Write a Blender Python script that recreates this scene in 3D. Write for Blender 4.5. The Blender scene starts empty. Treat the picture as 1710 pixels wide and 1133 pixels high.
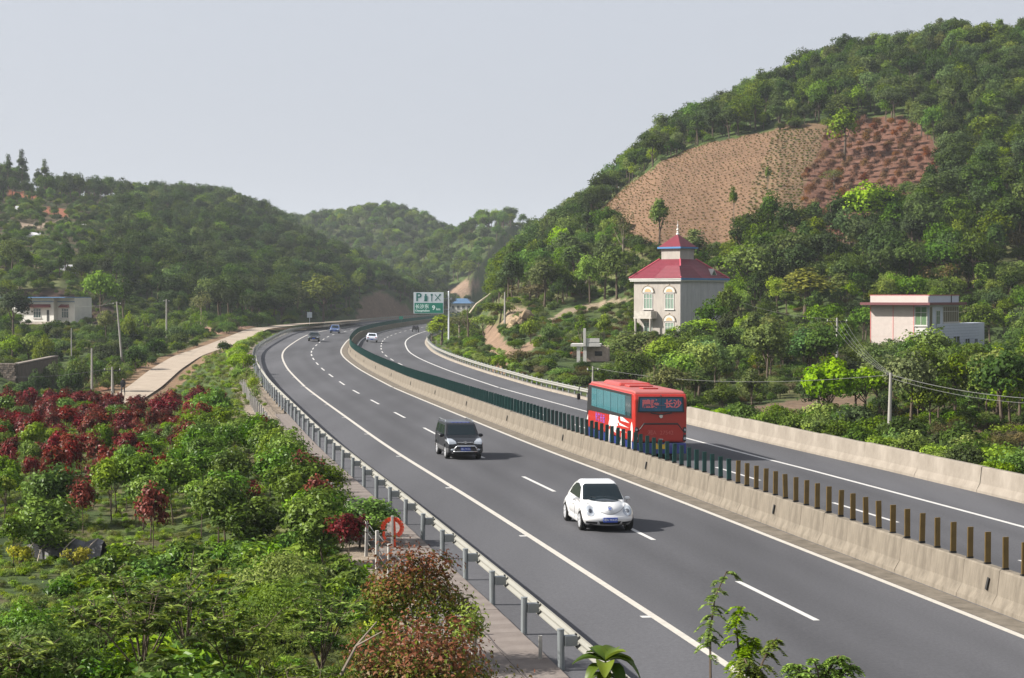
import bpy, bmesh, math, random
import numpy as np
from mathutils import Vector, Matrix
S = bpy.context.scene
COL = S.collection
R_ = math.radians
# ------------------------------------------------------------------ camera
EYE = 7.75
cam_d = bpy.data.cameras.new('camera'); cam = bpy.data.objects.new('camera', cam_d); COL.objects.link(cam)
cam.location = (0, 0, EYE)
PITCH = math.atan(74.5 / 3100)
cam.rotation_euler = (math.pi / 2 - PITCH, 0, 0)
cam_d.sensor_width = 36; cam_d.lens = 3100 / 1710 * 36
cam_d.clip_start = 0.5; cam_d.clip_end = 30000
S.camera = cam
# ------------------------------------------------------------------ sky and sun
SUN_EL, SUN_AZ = R_(36), R_(-97)          # azimuth from +Y (into the picture) towards +X; negative = left
w = bpy.data.worlds.new('World'); S.world = w; w.use_nodes = True
nt = w.node_tree; nt.nodes.clear()
sky = nt.nodes.new('ShaderNodeTexSky'); sky.sky_type = 'NISHITA'; sky.sun_disc = False
sky.sun_elevation = SUN_EL; sky.sun_rotation = SUN_AZ
sky.air_density = 1.0; sky.dust_density = 6.0; sky.ozone_density = 1.0
hs = nt.nodes.new('ShaderNodeHueSaturation'); hs.inputs['Saturation'].default_value = 0.55
mx = nt.nodes.new('ShaderNodeMix'); mx.data_type = 'RGBA'; mx.inputs[0].default_value = 0.60
mx.inputs[7].default_value = (7.4, 7.8, 8.8, 1)      # pale spring haze
bg = nt.nodes.new('ShaderNodeBackground'); bg.inputs['Strength'].default_value = 0.05
ow = nt.nodes.new('ShaderNodeOutputWorld')
nt.links.new(sky.outputs[0], hs.inputs['Color']); nt.links.new(hs.outputs[0], mx.inputs[6])
nt.links.new(mx.outputs[2], bg.inputs[0]); nt.links.new(bg.outputs[0], ow.inputs[0])
sl = bpy.data.lights.new('sun', 'SUN'); sl.energy = 5.0; sl.angle = R_(0.9); sl.color = (1.0, 0.95, 0.87)
so = bpy.data.objects.new('sun', sl); COL.objects.link(so)
_d = Vector((math.sin(SUN_AZ) * math.cos(SUN_EL), math.cos(SUN_AZ) * math.cos(SUN_EL), math.sin(SUN_EL)))
so.rotation_euler = _d.to_track_quat('Z', 'Y').to_euler(); so.location = (-40, 0, 60)
vs = S.view_settings; vs.view_transform = 'Standard'; vs.look = 'None'; vs.exposure = 1.1; vs.gamma = 1
vs.use_curve_mapping = False
S.cycles.max_bounces = 6; S.cycles.diffuse_bounces = 2; S.cycles.glossy_bounces = 2
S.cycles.transmission_bounces = 4; S.cycles.volume_bounces = 0; S.cycles.transparent_max_bounces = 8
S.cycles.use_denoising = True

# ------------------------------------------------------------------ helpers
def px(X, Y, Z):
    """where a point of the place falls in the 1710 x 1133 photograph"""
    cp, sp = math.cos(PITCH), math.sin(PITCH)
    Zr = np.asarray(Z) - EYE; Y = np.asarray(Y)
    dep = np.maximum(Y * cp - Zr * sp, .1); up = Y * sp + Zr * cp
    return 855 + 3100 * np.asarray(X) / dep, 566.5 - 3100 * up / dep

def mesh_np(name, verts, faces, mat=None, uvcol=None, smooth=False):
    """verts (n,3), faces (m,k) numpy"""
    me = bpy.data.meshes.new(name)
    verts = np.asarray(verts, np.float32); faces = np.asarray(faces, np.int32)
    me.vertices.add(len(verts)); me.vertices.foreach_set('co', verts.ravel())
    k = faces.shape[1]; m = len(faces)
    me.loops.add(m * k); me.loops.foreach_set('vertex_index', faces.ravel())
    me.polygons.add(m); me.polygons.foreach_set('loop_start', np.arange(0, m * k, k, dtype=np.int32))
    me.polygons.foreach_set('loop_total', np.full(m, k, np.int32))
    if smooth: me.polygons.foreach_set('use_smooth', np.ones(m, bool))
    if uvcol is not None:
        for nm, arr in uvcol.items():
            a = me.attributes.new(nm, 'FLOAT_COLOR', 'POINT')
            c = np.ones((len(verts), 4), np.float32); arr = np.asarray(arr, np.float32)
            c[:, :3] = arr if arr.ndim == 2 else arr[:, None]
            a.data.foreach_set('color', c.ravel())
    me.update(calc_edges=True)
    if mat: me.materials.append(mat)
    return me

def link(name, me, parent=None, loc=None, rotz=None, kind=None):
    o = bpy.data.objects.new(name, me); COL.objects.link(o)
    if parent is not None: o.parent = parent
    if loc is not None: o.location = loc
    if rotz is not None: o.rotation_euler = (0, 0, rotz)
    if kind: o['kind'] = kind
    return o

def tag(o, label=None, cat=None, group=None, kind=None):
    if label: o['label'] = label
    if cat: o['category'] = cat
    if group: o['group'] = group
    if kind: o['kind'] = kind
    return o

def thing(name, label, cat, loc=(0, 0, 0), rz=0, group=None):
    o = bpy.data.objects.new(name, None); COL.objects.link(o)
    o.empty_display_size = .2
    o.location = loc; o.rotation_euler = (0, 0, rz)
    return tag(o, label, cat, group)

def dup(o, parent=None):
    c = o.copy(); COL.objects.link(c)
    if parent is not None: c.parent = parent
    for ch in o.children: dup(ch, c)
    return c

class B:
    """collects boxes, prisms and tubes into one mesh"""
    def __init__(s): s.bm = bmesh.new()
    def box(s, c, d, rz=0, bev=0, rx=0, ry=0, taper=None):
        m = Matrix.Translation(c) @ Matrix.Rotation(rz, 4, 'Z') @ Matrix.Rotation(ry, 4, 'Y') @ Matrix.Rotation(rx, 4, 'X') @ Matrix.Diagonal((d[0], d[1], d[2], 1))
        r = bmesh.ops.create_cube(s.bm, size=1, matrix=Matrix())
        vs_ = r['verts']
        if taper:
            for v in vs_:
                if v.co.z > 0: v.co.x *= taper[0]; v.co.y *= taper[1]
        bmesh.ops.transform(s.bm, matrix=m, verts=vs_)
        if bev:
            es = list({e for v in vs_ for e in v.link_edges})
            bmesh.ops.bevel(s.bm, geom=es, offset=bev, segments=2, affect='EDGES', profile=.5)
        return s
    def tube(s, pts, r, seg=8, cap=True):
        pts = [Vector(p) for p in pts]
        rs = r if isinstance(r, (list, tuple)) else [r] * len(pts)
        rings = []
        for i, p in enumerate(pts):
            t = (pts[min(i + 1, len(pts) - 1)] - pts[max(i - 1, 0)]).normalized()
            a = t.orthogonal().normalized() if abs(t.z) < .99 else Vector((1, 0, 0))
            if i: 
                a = prev - t * prev.dot(t); a.normalize()
            prev = a; b = t.cross(a)
            rings.append([s.bm.verts.new(p + (a * math.cos(2 * math.pi * k / seg) + b * math.sin(2 * math.pi * k / seg)) * rs[i]) for k in range(seg)])
        for q0, q1 in zip(rings, rings[1:]):
            for k in range(seg):
                s.bm.faces.new((q0[k], q0[(k + 1) % seg], q1[(k + 1) % seg], q1[k]))
        if cap:
            s.bm.faces.new(rings[0][::-1]); s.bm.faces.new(rings[-1])
        return s
    def prism(s, prof, y0, y1, axis='y', bev=0):
        """prof: list of (a,b); extruded between y0 and y1 along axis"""
        def P(a, b, t):
            return (a, t, b) if axis == 'y' else (t, a, b) if axis == 'x' else (a, b, t)
        f = [s.bm.verts.new(P(a, b, y0)) for a, b in prof]
        g = [s.bm.verts.new(P(a, b, y1)) for a, b in prof]
        n = len(prof); fs = []
        fs.append(s.bm.faces.new(f)); fs.append(s.bm.faces.new(g[::-1]))
        for i in range(n):
            fs.append(s.bm.faces.new((f[i], g[i], g[(i + 1) % n], f[(i + 1) % n])))
        bmesh.ops.recalc_face_normals(s.bm, faces=fs)
        if bev:
            es = list({e for q in fs for e in q.edges})
            bmesh.ops.bevel(s.bm, geom=es, offset=bev, segments=2, affect='EDGES', profile=.5)
        return s
    def ball(s, c, r, sub=2, sc=(1, 1, 1)):
        m = Matrix.Translation(c) @ Matrix.Diagonal((*sc, 1))
        bmesh.ops.create_icosphere(s.bm, subdivisions=sub, radius=r, matrix=m); return s
    def cyl(s, c, r, h, axis='z', seg=20, r2=None, bev=0):
        rot = {'z': Matrix(), 'x': Matrix.Rotation(math.pi / 2, 4, 'Y'), 'y': Matrix.Rotation(-math.pi / 2, 4, 'X')}[axis]
        q = bmesh.ops.create_cone(s.bm, cap_ends=True, segments=seg, radius1=r, radius2=r if r2 is None else r2, depth=h, matrix=Matrix.Translation(c) @ rot)
        return s
    def quad(s, a, b, c, d):
        s.bm.faces.new([s.bm.verts.new(p) for p in (a, b, c, d)]); return s
    def mesh(s, name, mat, smooth=False):
        me = bpy.data.meshes.new(name)
        bmesh.ops.recalc_face_normals(s.bm, faces=s.bm.faces)
        s.bm.to_mesh(me); s.bm.free()
        if mat: me.materials.append(mat)
        if smooth: me.polygons.foreach_set('use_smooth', np.ones(len(me.polygons), bool))
        return me
    def obj(s, name, mat, parent=None, loc=None, rotz=None, smooth=False, kind=None):
        return link(name, s.mesh(name, mat, smooth), parent, loc, rotz, kind)

# ------------------------------------------------------------------ materials
def mat(name, col, rough=.7, metal=0, spec=.5, var=0, vscale=3, bump=0, bscale=40, col2=None, coat=0, stretch=None, dirt=0):
    m = bpy.data.materials.new(name); m.use_nodes = True; n = m.node_tree; nd = n.nodes
    p = nd['Principled BSDF']
    p.inputs['Base Color'].default_value = (*col, 1); p.inputs['Roughness'].default_value = rough
    p.inputs['Metallic'].default_value = metal; p.inputs['Specular IOR Level'].default_value = spec * (.25 if rough > .75 else 1)
    p.inputs['Coat Weight'].default_value = coat; p.inputs['Coat Roughness'].default_value = .06
    tc = nd.new('ShaderNodeTexCoord'); mp = nd.new('ShaderNodeMapping')
    n.links.new(tc.outputs['Object'], mp.inputs[0])
    if stretch: mp.inputs['Scale'].default_value = stretch
    if var or col2:
        t = nd.new('ShaderNodeTexNoise'); t.inputs['Scale'].default_value = vscale; t.inputs['Detail'].default_value = 6
        t.inputs['Roughness'].default_value = .65
        n.links.new(mp.outputs[0], t.inputs[0])
        r = nd.new('ShaderNodeMapRange'); r.inputs[1].default_value = .3; r.inputs[2].default_value = .7
        n.links.new(t.outputs[0], r.inputs[0])
        mixn = nd.new('ShaderNodeMix'); mixn.data_type = 'RGBA'
        c2 = col2 or tuple(c * (1 - var) for c in col)
        mixn.inputs[6].default_value = (*c2, 1); mixn.inputs[7].default_value = (*col, 1)
        n.links.new(r.outputs[0], mixn.inputs[0]); n.links.new(mixn.outputs[2], p.inputs['Base Color'])
    if bump:
        t2 = nd.new('ShaderNodeTexNoise'); t2.inputs['Scale'].default_value = bscale; t2.inputs['Detail'].default_value = 4
        n.links.new(mp.outputs[0], t2.inputs[0])
        b = nd.new('ShaderNodeBump'); b.inputs['Strength'].default_value = bump; b.inputs['Distance'].default_value = .02
        n.links.new(t2.outputs[0], b.inputs['Height']); n.links.new(b.outputs[0], p.inputs['Normal'])
    return m

def leafmat(name, a, b, rnd=(.05, .25, .35), trans=.35, rough=.65, spec=.14, third=None):
    """leaf colour: two greens mixed by the leaf's own tint, shifted a little from plant to plant"""
    m = bpy.data.materials.new(name); m.use_nodes = True; n = m.node_tree; nd = n.nodes
    a = (a[0] * 1.0, a[1] * .95, a[2] * .60); b = (b[0] * 1.70, b[1] * 1.45, b[2] * .62)
    p = nd['Principled BSDF']; out = nd['Material Output']
    at = nd.new('ShaderNodeAttribute'); at.attribute_name = 'tint'
    sp = nd.new('ShaderNodeSeparateColor'); n.links.new(at.outputs['Color'], sp.inputs[0])
    mi = nd.new('ShaderNodeMix'); mi.data_type = 'RGBA'
    mi.inputs[6].default_value = (*a, 1); mi.inputs[7].default_value = (*b, 1)
    n.links.new(sp.outputs[0], mi.inputs[0])
    last = mi.outputs[2]
    if third:
        m3 = nd.new('ShaderNodeMix'); m3.data_type = 'RGBA'; m3.inputs[7].default_value = (*third, 1)
        n.links.new(sp.outputs[1], m3.inputs[0]); n.links.new(last, m3.inputs[6]); last = m3.outputs[2]
    oi = nd.new('ShaderNodeObjectInfo'); h = nd.new('ShaderNodeHueSaturation')
    def rng(lo, hi, mul):
        q = nd.new('ShaderNodeMath'); q.operation = 'MULTIPLY'; q.inputs[1].default_value = mul
        n.links.new(oi.outputs['Random'], q.inputs[0])
        f = nd.new('ShaderNodeMath'); f.operation = 'FRACT'; n.links.new(q.outputs[0], f.inputs[0])
        r = nd.new('ShaderNodeMapRange'); r.inputs[3].default_value = lo; r.inputs[4].default_value = hi
        n.links.new(f.outputs[0], r.inputs[0]); return r.outputs[0]
    n.links.new(rng(.5 - rnd[0], .5 + rnd[0], 7.13), h.inputs['Hue'])
    n.links.new(rng(1 - rnd[1], 1 + rnd[1] * .5, 13.7), h.inputs['Saturation'])
    n.links.new(rng(1 - rnd[2], 1 + rnd[2] * 1.1, 1.0), h.inputs['Value'])
    n.links.new(last, h.inputs['Color'])
    n.links.new(h.outputs[0], p.inputs['Base Color'])
    p.inputs['Roughness'].default_value = rough; p.inputs['Specular IOR Level'].default_value = spec
    if trans:
        tr = nd.new('ShaderNodeBsdfTranslucent'); ms = nd.new('ShaderNodeMixShader'); ms.inputs[0].default_value = trans
        n.links.new(h.outputs[0], tr.inputs[0])
        n.links.new(p.outputs[0], ms.inputs[1]); n.links.new(tr.outputs[0], ms.inputs[2]); n.links.new(ms.outputs[0], out.inputs[0])
    return m

# ------------------------------------------------------------------ the highway's line
KN = np.array([-60, 0, 30, 60, 90, 120, 160, 200, 240, 280, 320, 370, 430, 500, 600, 720, 860.])
KX = np.array([26.5, 18.75, 14.22, 8.7, 2.9, -2.41, -9.3, -15.79, -21.03, -24.25, -26.47, -27.28, -25.9, -21.5, -7., 18., 60.])
EK = np.array([0, 80, 160, 240, 320, 450, 600.])
EE = np.array([.017, .010, .012, .022, .062, .062, .049]); EG = np.array([.21, .16, -.25, .10, .33, .29, .19])
_m = np.gradient(KX, KN)
def cx(y):
    y = np.asarray(y, float); i = np.clip(np.searchsorted(KN, y) - 1, 0, len(KN) - 2)
    h = KN[i + 1] - KN[i]; t = (y - KN[i]) / h
    return (2*t**3 - 3*t**2 + 1)*KX[i] + (t**3 - 2*t**2 + t)*h*_m[i] + (-2*t**3 + 3*t**2)*KX[i+1] + (t**3 - t**2)*h*_m[i+1]
TY = np.arange(-50, 850, .5); TX = cx(TY)
_dx = np.gradient(TX, TY); NX = 1 / np.sqrt(1 + _dx**2); NY = -_dx * NX
TA = np.concatenate([[0], np.cumsum(np.hypot(np.diff(TX), np.diff(TY)))])
A0 = float(np.interp(0, TY, TA)); TA -= A0            # arc length 0 beside the viewpoint
def at(a, s, dz=0.0):
    """point on the road surface: arc length a, offset s to the right of the median"""
    y = np.interp(a, TA, TY); x = np.interp(a, TA, TX); nx = np.interp(a, TA, NX); ny = np.interp(a, TA, NY)
    z = np.interp(y, EK, EG) - s * np.interp(y, EK, EE)
    return x + nx * s, y + ny * s, z + dz
def arc_of(Y): return float(np.interp(Y, TY, TA))
def heading(a):
    nx = np.interp(a, TA, NX); ny = np.interp(a, TA, NY)
    return math.atan2(nx, -ny) - math.pi / 2          # z-rotation that turns local +Y along the road
def road_s(X, Y):
    X = np.asarray(X, float); Y = np.asarray(Y, float)
    y0 = np.clip(Y, -48, 845)
    for _ in range(4):
        x0 = np.interp(y0, TY, TX); nx = np.interp(y0, TY, NX); ny = np.interp(y0, TY, NY)
        tx, ty = -ny, nx
        y0 = np.clip(y0 + ((X - x0) * tx + (Y - y0) * ty) * ty, -48, 845)
    x0 = np.interp(y0, TY, TX); nx = np.interp(y0, TY, NX); ny = np.interp(y0, TY, NY)
    s = (X - x0) * nx + (Y - y0) * ny
    return s, y0

# ------------------------------------------------------------------ the land
def zi(Y, yi): return EYE + Y * (492 - yi) / 3100
COLS = {  # picture column: (distance, height) pairs of bare ground along that line of sight
 -1200: [(60,-.6),(130,-1),(180,-2),(230,1.5),(300,4),(400,24),(500,40),(600,52),(800,40),(1300,60)],
 -500: [(60,-.6),(130,-1),(180,-2),(230,1),(300,3.5),(400,20),(500,36),(580,46),(750,36),(1300,55)],
 0:   [(60,-.5),(100,-.8),(132,-1.0),(150,-3),(175,-3.2),(195,.3),(215,.7),(260,1.5),(312,3.1),(320,9),(400,18),(480,30),(550,40),(600,42),(750,34),(1300,50)],
 100: [(60,-.5),(100,-.8),(132,-1.0),(150,-3.2),(190,-3.2),(225,-2),(260,.6),(312,3.1),(320,9),(400,17),(480,28),(550,37),(600,39),(750,34),(1300,50)],
 190: [(60,-.5),(100,-.9),(132,-1.3),(150,-3),(190,-2.4),(235,-1.4),(262,.8),(312,3.1),(335,7),(400,15),(480,25),(550,34),(620,40),(750,34),(1300,50)],
 300: [(60,-.5),(100,-.9),(135,-1.5),(180,-1.8),(235,-.3),(262,.8),(312,2.2),(350,6),(400,12),(480,21),(550,31),(640,40),(750,32),(1300,50)],
 380: [(60,-.4),(100,-.5),(150,-1),(200,-1),(240,0),(300,1.6),(350,4),(400,9),(480,18),(550,28),(640,38),(750,30),(1300,50)],
 450: [(60,-.3),(100,-.2),(200,0),(300,1.2),(360,2.0),(420,7),(480,13),(550,22),(640,33),(740,26),(900,38),(1300,40)],
 500: [(60,-.3),(200,0),(300,1),(380,1.8),(430,6),(480,11),(550,18),(620,25),(720,16),(900,41),(1000,38),(1300,30)],
 560: [(60,-.3),(200,0),(380,1),(430,1.8),(480,8),(540,15),(600,19),(700,10),(800,16),(900,45),(1000,40),(1300,30)],
 640: [(60,-.3),(200,0),(470,1),(500,5),(560,11),(600,11),(660,7),(760,12),(820,18),(900,50),(1000,44),(1300,30)],
 700: [(60,-.3),(200,0),(530,1.2),(560,5),(600,6),(650,5),(750,26),(820,12),(900,45),(1000,40),(1300,30)],
 745: [(60,-.3),(200,0),(560,1),(650,3),(700,18),(755,34),(820,14),(900,38),(1000,32),(1300,30)],
 800: [(60,-.3),(200,0),(300,.5),(400,3),(500,4),(600,4),(680,18),(755,41),(830,16),(900,30),(1300,30)],
 850: [(60,-.3),(150,-.2),(220,2),(250,4),(300,8.5),(400,12.5),(480,9),(600,8),(680,20),(755,41),(830,16),(900,26),(1300,30)],
 900: [(60,-.3),(145,-.4),(200,1.6),(250,4.4),(300,9),(350,13.5),(400,19),(450,17),(600,14),(755,38),(830,16),(900,22),(1300,30)],
 1000:[(60,-.3),(130,-.6),(160,-.8),(200,.8),(250,4.2),(280,10),(330,21),(400,27.5),(450,25),(600,18),(750,26),(1300,40)],
 1100:[(60,-.3),(118,-.6),(150,-.8),(200,1.6),(232,3),(260,10),(290,17.5),(345,32),(400,39),(450,37),(600,25),(1300,40)],
 1200:[(60,-.3),(110,-.8),(150,-.6),(200,2),(232,3.6),(260,10),(288,17.5),(345,36),(400,46),(450,45),(600,30),(1300,40)],
 1300:[(60,-.3),(105,-1),(140,-.5),(200,2.2),(235,6),(260,13),(282,20),(345,38),(400,52),(460,53),(600,35),(1300,40)],
 1400:[(60,-.3),(100,-1),(140,-.3),(190,1.2),(230,7),(260,13),(280,18),(345,38.5),(400,56.5),(460,58),(600,38),(1300,40)],
 1550:[(60,-.3),(92,-1),(130,-.2),(180,1.0),(212,2.0),(240,8),(280,20),(345,41),(400,60),(460,62),(600,42),(1300,40)],
 1706:[(60,-.3),(86,-1),(120,-.5),(170,1.0),(212,2.5),(240,9),(290,23),(350,43),(400,61),(460,64),(600,46),(1300,40)],
 2200:[(60,-.3),(80,-1),(120,-.5),(170,2),(212,5),(240,12),(290,27),(350,47),(400,62),(470,70),(600,50),(1300,40)],
 3400:[(60,-.3),(80,-1),(120,-.5),(170,4),(240,16),(350,50),(470,75),(600,60),(1300,40)],
}
_ck = sorted(COLS); _CY = np.concatenate([np.arange(0, 200, 4), np.arange(200, 720, 5), np.arange(720, 1340, 20)])
_CT = np.array([np.interp(_CY, [p[0] for p in COLS[k]], [p[1] for p in COLS[k]]) for k in _ck])
_ker = np.array([1, 2, 2, 1.]) / 6
for _i in range(len(_ck)):
    _p = np.pad(_CT[_i], 2, mode='edge'); _CT[_i] = np.convolve(_p, np.array([1, 2, 3, 2, 1.]) / 9, 'valid')
def _hash(i, j, k=0):
    h = np.sin(i * 127.1 + j * 311.7 + k * 74.7) * 43758.5453
    return h - np.floor(h)
def vnoise(x, y, k=0):
    i = np.floor(x); j = np.floor(y); fx = x - i; fy = y - j
    fx = fx*fx*(3-2*fx); fy = fy*fy*(3-2*fy)
    return (_hash(i,j,k)*(1-fx)+_hash(i+1,j,k)*fx)*(1-fy)+(_hash(i,j+1,k)*(1-fx)+_hash(i+1,j+1,k)*fx)*fy
def fbm(x, y, k=0, o=4):
    s = 0; a = .5
    for q in range(o): s = s + a * vnoise(x * 2**q, y * 2**q, k + q); a *= .5
    return s
PADS = []      # (x, y, radius, z) levelled ground
SIDE = np.array([(-35.5,150,-2.9),(-37.2,178,-2.35),(-38.6,195,-2.0),(-40.2,215,-1.0),(-41.3,236,-.1),(-40.6,258,.7),(-41.4,285,1.4),(-43.0,315,1.9),(-40,350,2.2),(-37.5,380,2.0),(-36.5,430,1.8)])
SIDE2 = np.array([(-44,314,2.0),(-52,306,2.3),(-62,301,2.6),(-72,299,2.9),(-84,299,3.0)])
_zc = {}
def poly_dist(X, Y, P):
    best = np.full(np.shape(X), 1e9); z = np.zeros(np.shape(X))
    for a, b in zip(P[:-1], P[1:]):
        v = b[:2] - a[:2]; t = np.clip(((X - a[0]) * v[0] + (Y - a[1]) * v[1]) / (v @ v), 0, 1)
        d = np.hypot(X - a[0] - t * v[0], Y - a[1] - t * v[1])
        z = np.where(d < best, a[2] + t * (b[2] - a[2]), z); best = np.minimum(best, d)
    return best, z
def sstep(a, b, x):
    t = np.clip((x - a) / (b - a), 0, 1); return t * t * (3 - 2 * t)
def ground(X, Y):
    X = np.asarray(X, float); Y = np.asarray(Y, float)
    c = 855 + 3100 * X / np.maximum(Y, 60)
    ci = np.clip(np.searchsorted(_ck, c) - 1, 0, len(_ck) - 2); ckk = np.array(_ck, float)
    t = np.clip((c - ckk[ci]) / (ckk[ci + 1] - ckk[ci]), 0, 1)
    yi = np.interp(Y, _CY, np.arange(len(_CY))); y0 = np.clip(yi.astype(int), 0, len(_CY) - 2); fy = yi - y0
    z0 = _CT[ci, y0] * (1 - fy) + _CT[ci, y0 + 1] * fy; z1 = _CT[ci + 1, y0] * (1 - fy) + _CT[ci + 1, y0 + 1] * fy
    z = z0 * (1 - t) + z1 * t
    # the bank the viewer stands on
    bank = np.interp(Y, [-30, 0, 6, 10, 15, 20, 25, 30, 36, 42, 50, 60], [6.2, 6.1, 5.9, 5.1, 3.9, 2.9, 2.05, 1.35, .65, .2, -.25, -.45])
    z = np.where(Y < 60, bank, z)
    amp = np.interp(Y, [0, 60, 200, 300, 500, 900], [.12, .3, .5, 2.0, 3.6, 4.2])
    z = z + (fbm(X / np.interp(Y, [0, 150, 400, 900], [3, 9, 26, 50]), Y / np.interp(Y, [0, 150, 400, 900], [3, 9, 26, 50]), 3) - .47) * amp
    d, zr = poly_dist(X, Y, SIDE); k = sstep(7, 2.6, d); z = z * (1 - k) + (zr - .12) * k
    d, zr = poly_dist(X, Y, SIDE2); k = sstep(6, 2.2, d); z = z * (1 - k) + (zr - .12) * k
    for (a, b, r, zz) in PADS:
        k = sstep(r * 1.35, r, np.hypot(X - a, Y - b)); z = z * (1 - k) + zz * k
    s, yy = road_s(X, Y)
    zr = np.interp(yy, EK, EG) - s * np.interp(yy, EK, EE)
    kl = np.where(s < 0, sstep(-20, -13.9, s), sstep(17, 13.2, s))
    z = z * (1 - kl) + (zr - .10 - .12 * (np.abs(s) < 12.5)) * kl
    return z
def g1(x, y): return float(ground(np.array([x]), np.array([y]))[0])
# ------------------------------------------------------------------ ground colours by zone
def inpoly(x, y, P):
    r = np.zeros(np.shape(x), bool); n = len(P)
    for i in range(n):
        x0, y0 = P[i]; x1, y1 = P[(i + 1) % n]
        if y0 == y1: continue
        c = ((y0 > y) != (y1 > y)) & (x < (x1 - x0) * (y - y0) / (y1 - y0) + x0); r ^= c
    return r
FIELD = [(990,372),(1010,345),(1045,312),(1085,285),(1120,262),(1180,240),(1245,226),(1310,218),(1400,214),(1480,205),(1520,208),(1545,240),(1590,292),(1520,328),(1470,365),(1425,400),(1385,395),(1300,400),(1180,420),(1100,425),(1010,400)]
F_MID = [(1303,205),(1392,205),(1345,300),(1335,420),(1225,420),(1262,300)]
F_RED = [(1392,200),(1490,195),(1530,200),(1600,292),(1520,330),(1470,370),(1420,420),(1335,420),(1345,300)]
ZONES = [  # polygon in the photograph, distance range, colour
 (FIELD, 250, 372, (.145,.088,.053)), (F_MID, 250, 372, (.145,.095,.055)), (F_RED, 250, 372, (.125,.062,.042)),
 ([(1415,378),(1480,350),(1540,325),(1545,335),(1500,360),(1440,395),(1405,405)], 240, 372, (.36,.25,.15)),
 ([(10,318),(60,320),(62,332),(14,330)], 380, 560, (.34,.12,.06)), ([(66,343),(118,350),(112,362),(70,360)], 330, 560, (.34,.13,.07)),
 ([(10,374),(95,370),(95,380),(12,382)], 330, 560, (.33,.25,.18)),
 ([(28,482),(128,484),(146,505),(200,512),(205,545),(28,545)], 303, 340, (.045,.028,.021)),
 ([(592,545),(602,500),(634,485),(662,500),(690,522),(700,545)], 430, 620, (.14,.095,.068)),
 ([(802,542),(828,542),(845,575),(870,590),(850,612),(838,640),(822,640),(822,600),(806,570)], 140, 300, (.18,.12,.08)),
 ([(868,580),(905,560),(910,566),(880,590),(850,602)], 140, 300, (.20,.135,.09)),
 ([(832,547),(850,512),(880,514),(868,532),(846,552)], 180, 330, (.22,.165,.11)),
 ([(905,538),(945,516),(1000,503),(1060,498),(1060,505),(1000,512),(950,526),(912,546)], 180, 330, (.21,.165,.115)),
 ([(1180,690),(1370,662),(1450,655),(1440,690),(1380,700),(1180,700)], 90, 200, (.13,.09,.06)),
 ([(1540,700),(1706,695),(1706,725),(1540,722)], 90, 180, (.10,.065,.042)),
 ([(135,640),(180,610),(225,592),(262,600),(180,662),(120,662)], 150, 260, (.17,.085,.05)),
 ([(430,546),(330,545),(330,556),(400,558)], 290, 420, (.30,.18,.12)),
 ([(770,470),(800,468),(830,478),(750,500),(740,490)], 560, 760, (.20,.14,.10)),
 ([(690,395),(740,372),(790,370),(770,388),(720,402),(690,410)], 690, 800, (.15,.085,.05)),
]
CLEAR = [  # no trees here (photograph outline of bare ground)
 FIELD, ZONES[3][0], ZONES[4][0], ZONES[5][0], ZONES[6][0],
 [(28,488),(130,488),(148,505),(205,512),(205,560),(28,560)], ZONES[8][0],
 [(795,535),(835,505),(880,505),(905,530),(960,505),(1062,490),(1062,515),(1070,560),(1000,610),(900,660),(800,660)],
 [(1180,660),(1450,640),(1460,700),(1180,720)], [(740,475),(800,470),(830,485),(800,505),(740,520)],
]
def zone_col(X, Y, Z):
    c = np.empty((len(X), 3)); n1 = fbm(X * .35, Y * .2, 11); n2 = fbm(X * .07, Y * .05, 17)
    g = np.array([.060, .085, .022]); g2 = np.array([.035, .055, .016]); dry = np.array([.125, .115, .05])
    k = sstep(.38, .62, n1)[:, None]; c[:] = g2 * (1 - k) + g * k
    k2 = (sstep(.45, .62, n2) * np.interp(Y, [0, 150, 260, 420], [.5, .6, .7, .25]))[:, None]; c = c * (1 - k2) + dry * k2
    # soil under the nursery
    m = (sstep(.52, .62, fbm(X * .6, Y * .45, 23)) * (Y < 145) * .55)[:, None]; c = c * (1 - m) + np.array([.12, .085, .05]) * m
    u, v = px(X, Y, Z)
    ju = (fbm(X * .5, Y * .3, 5) - .47) * 14; jv = (fbm(X * .5, Y * .3, 9) - .47) * 8
    for P, a, b, col in ZONES:
        q = inpoly(u + ju, v + jv, P) & (Y > a) & (Y < b)
        c[q] = np.array(col) * (0.8 + .4 * n1[q])[:, None]
    q = (u < 205) & (v > 296) & (v < 450) & (Y > 335) & (n1 > .40); c[q] = c[q] * .35 + np.array([.085, .052, .036]) * .65
    for P, a, b, col in ZONES[4:7]:
        q = inpoly(u + ju, v + jv, P) & (Y > a) & (Y < b); c[q] = np.array(col) * .7
    d, _ = poly_dist(X, Y, SIDE); q = (d < 3.6) & (d > 1.5); c[q] = (.17, .11, .065)
    s, _y = road_s(X, Y); q = (s > -14.6) & (s < 13.2); c[q] = (.22, .18, .14)
    return c

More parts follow.
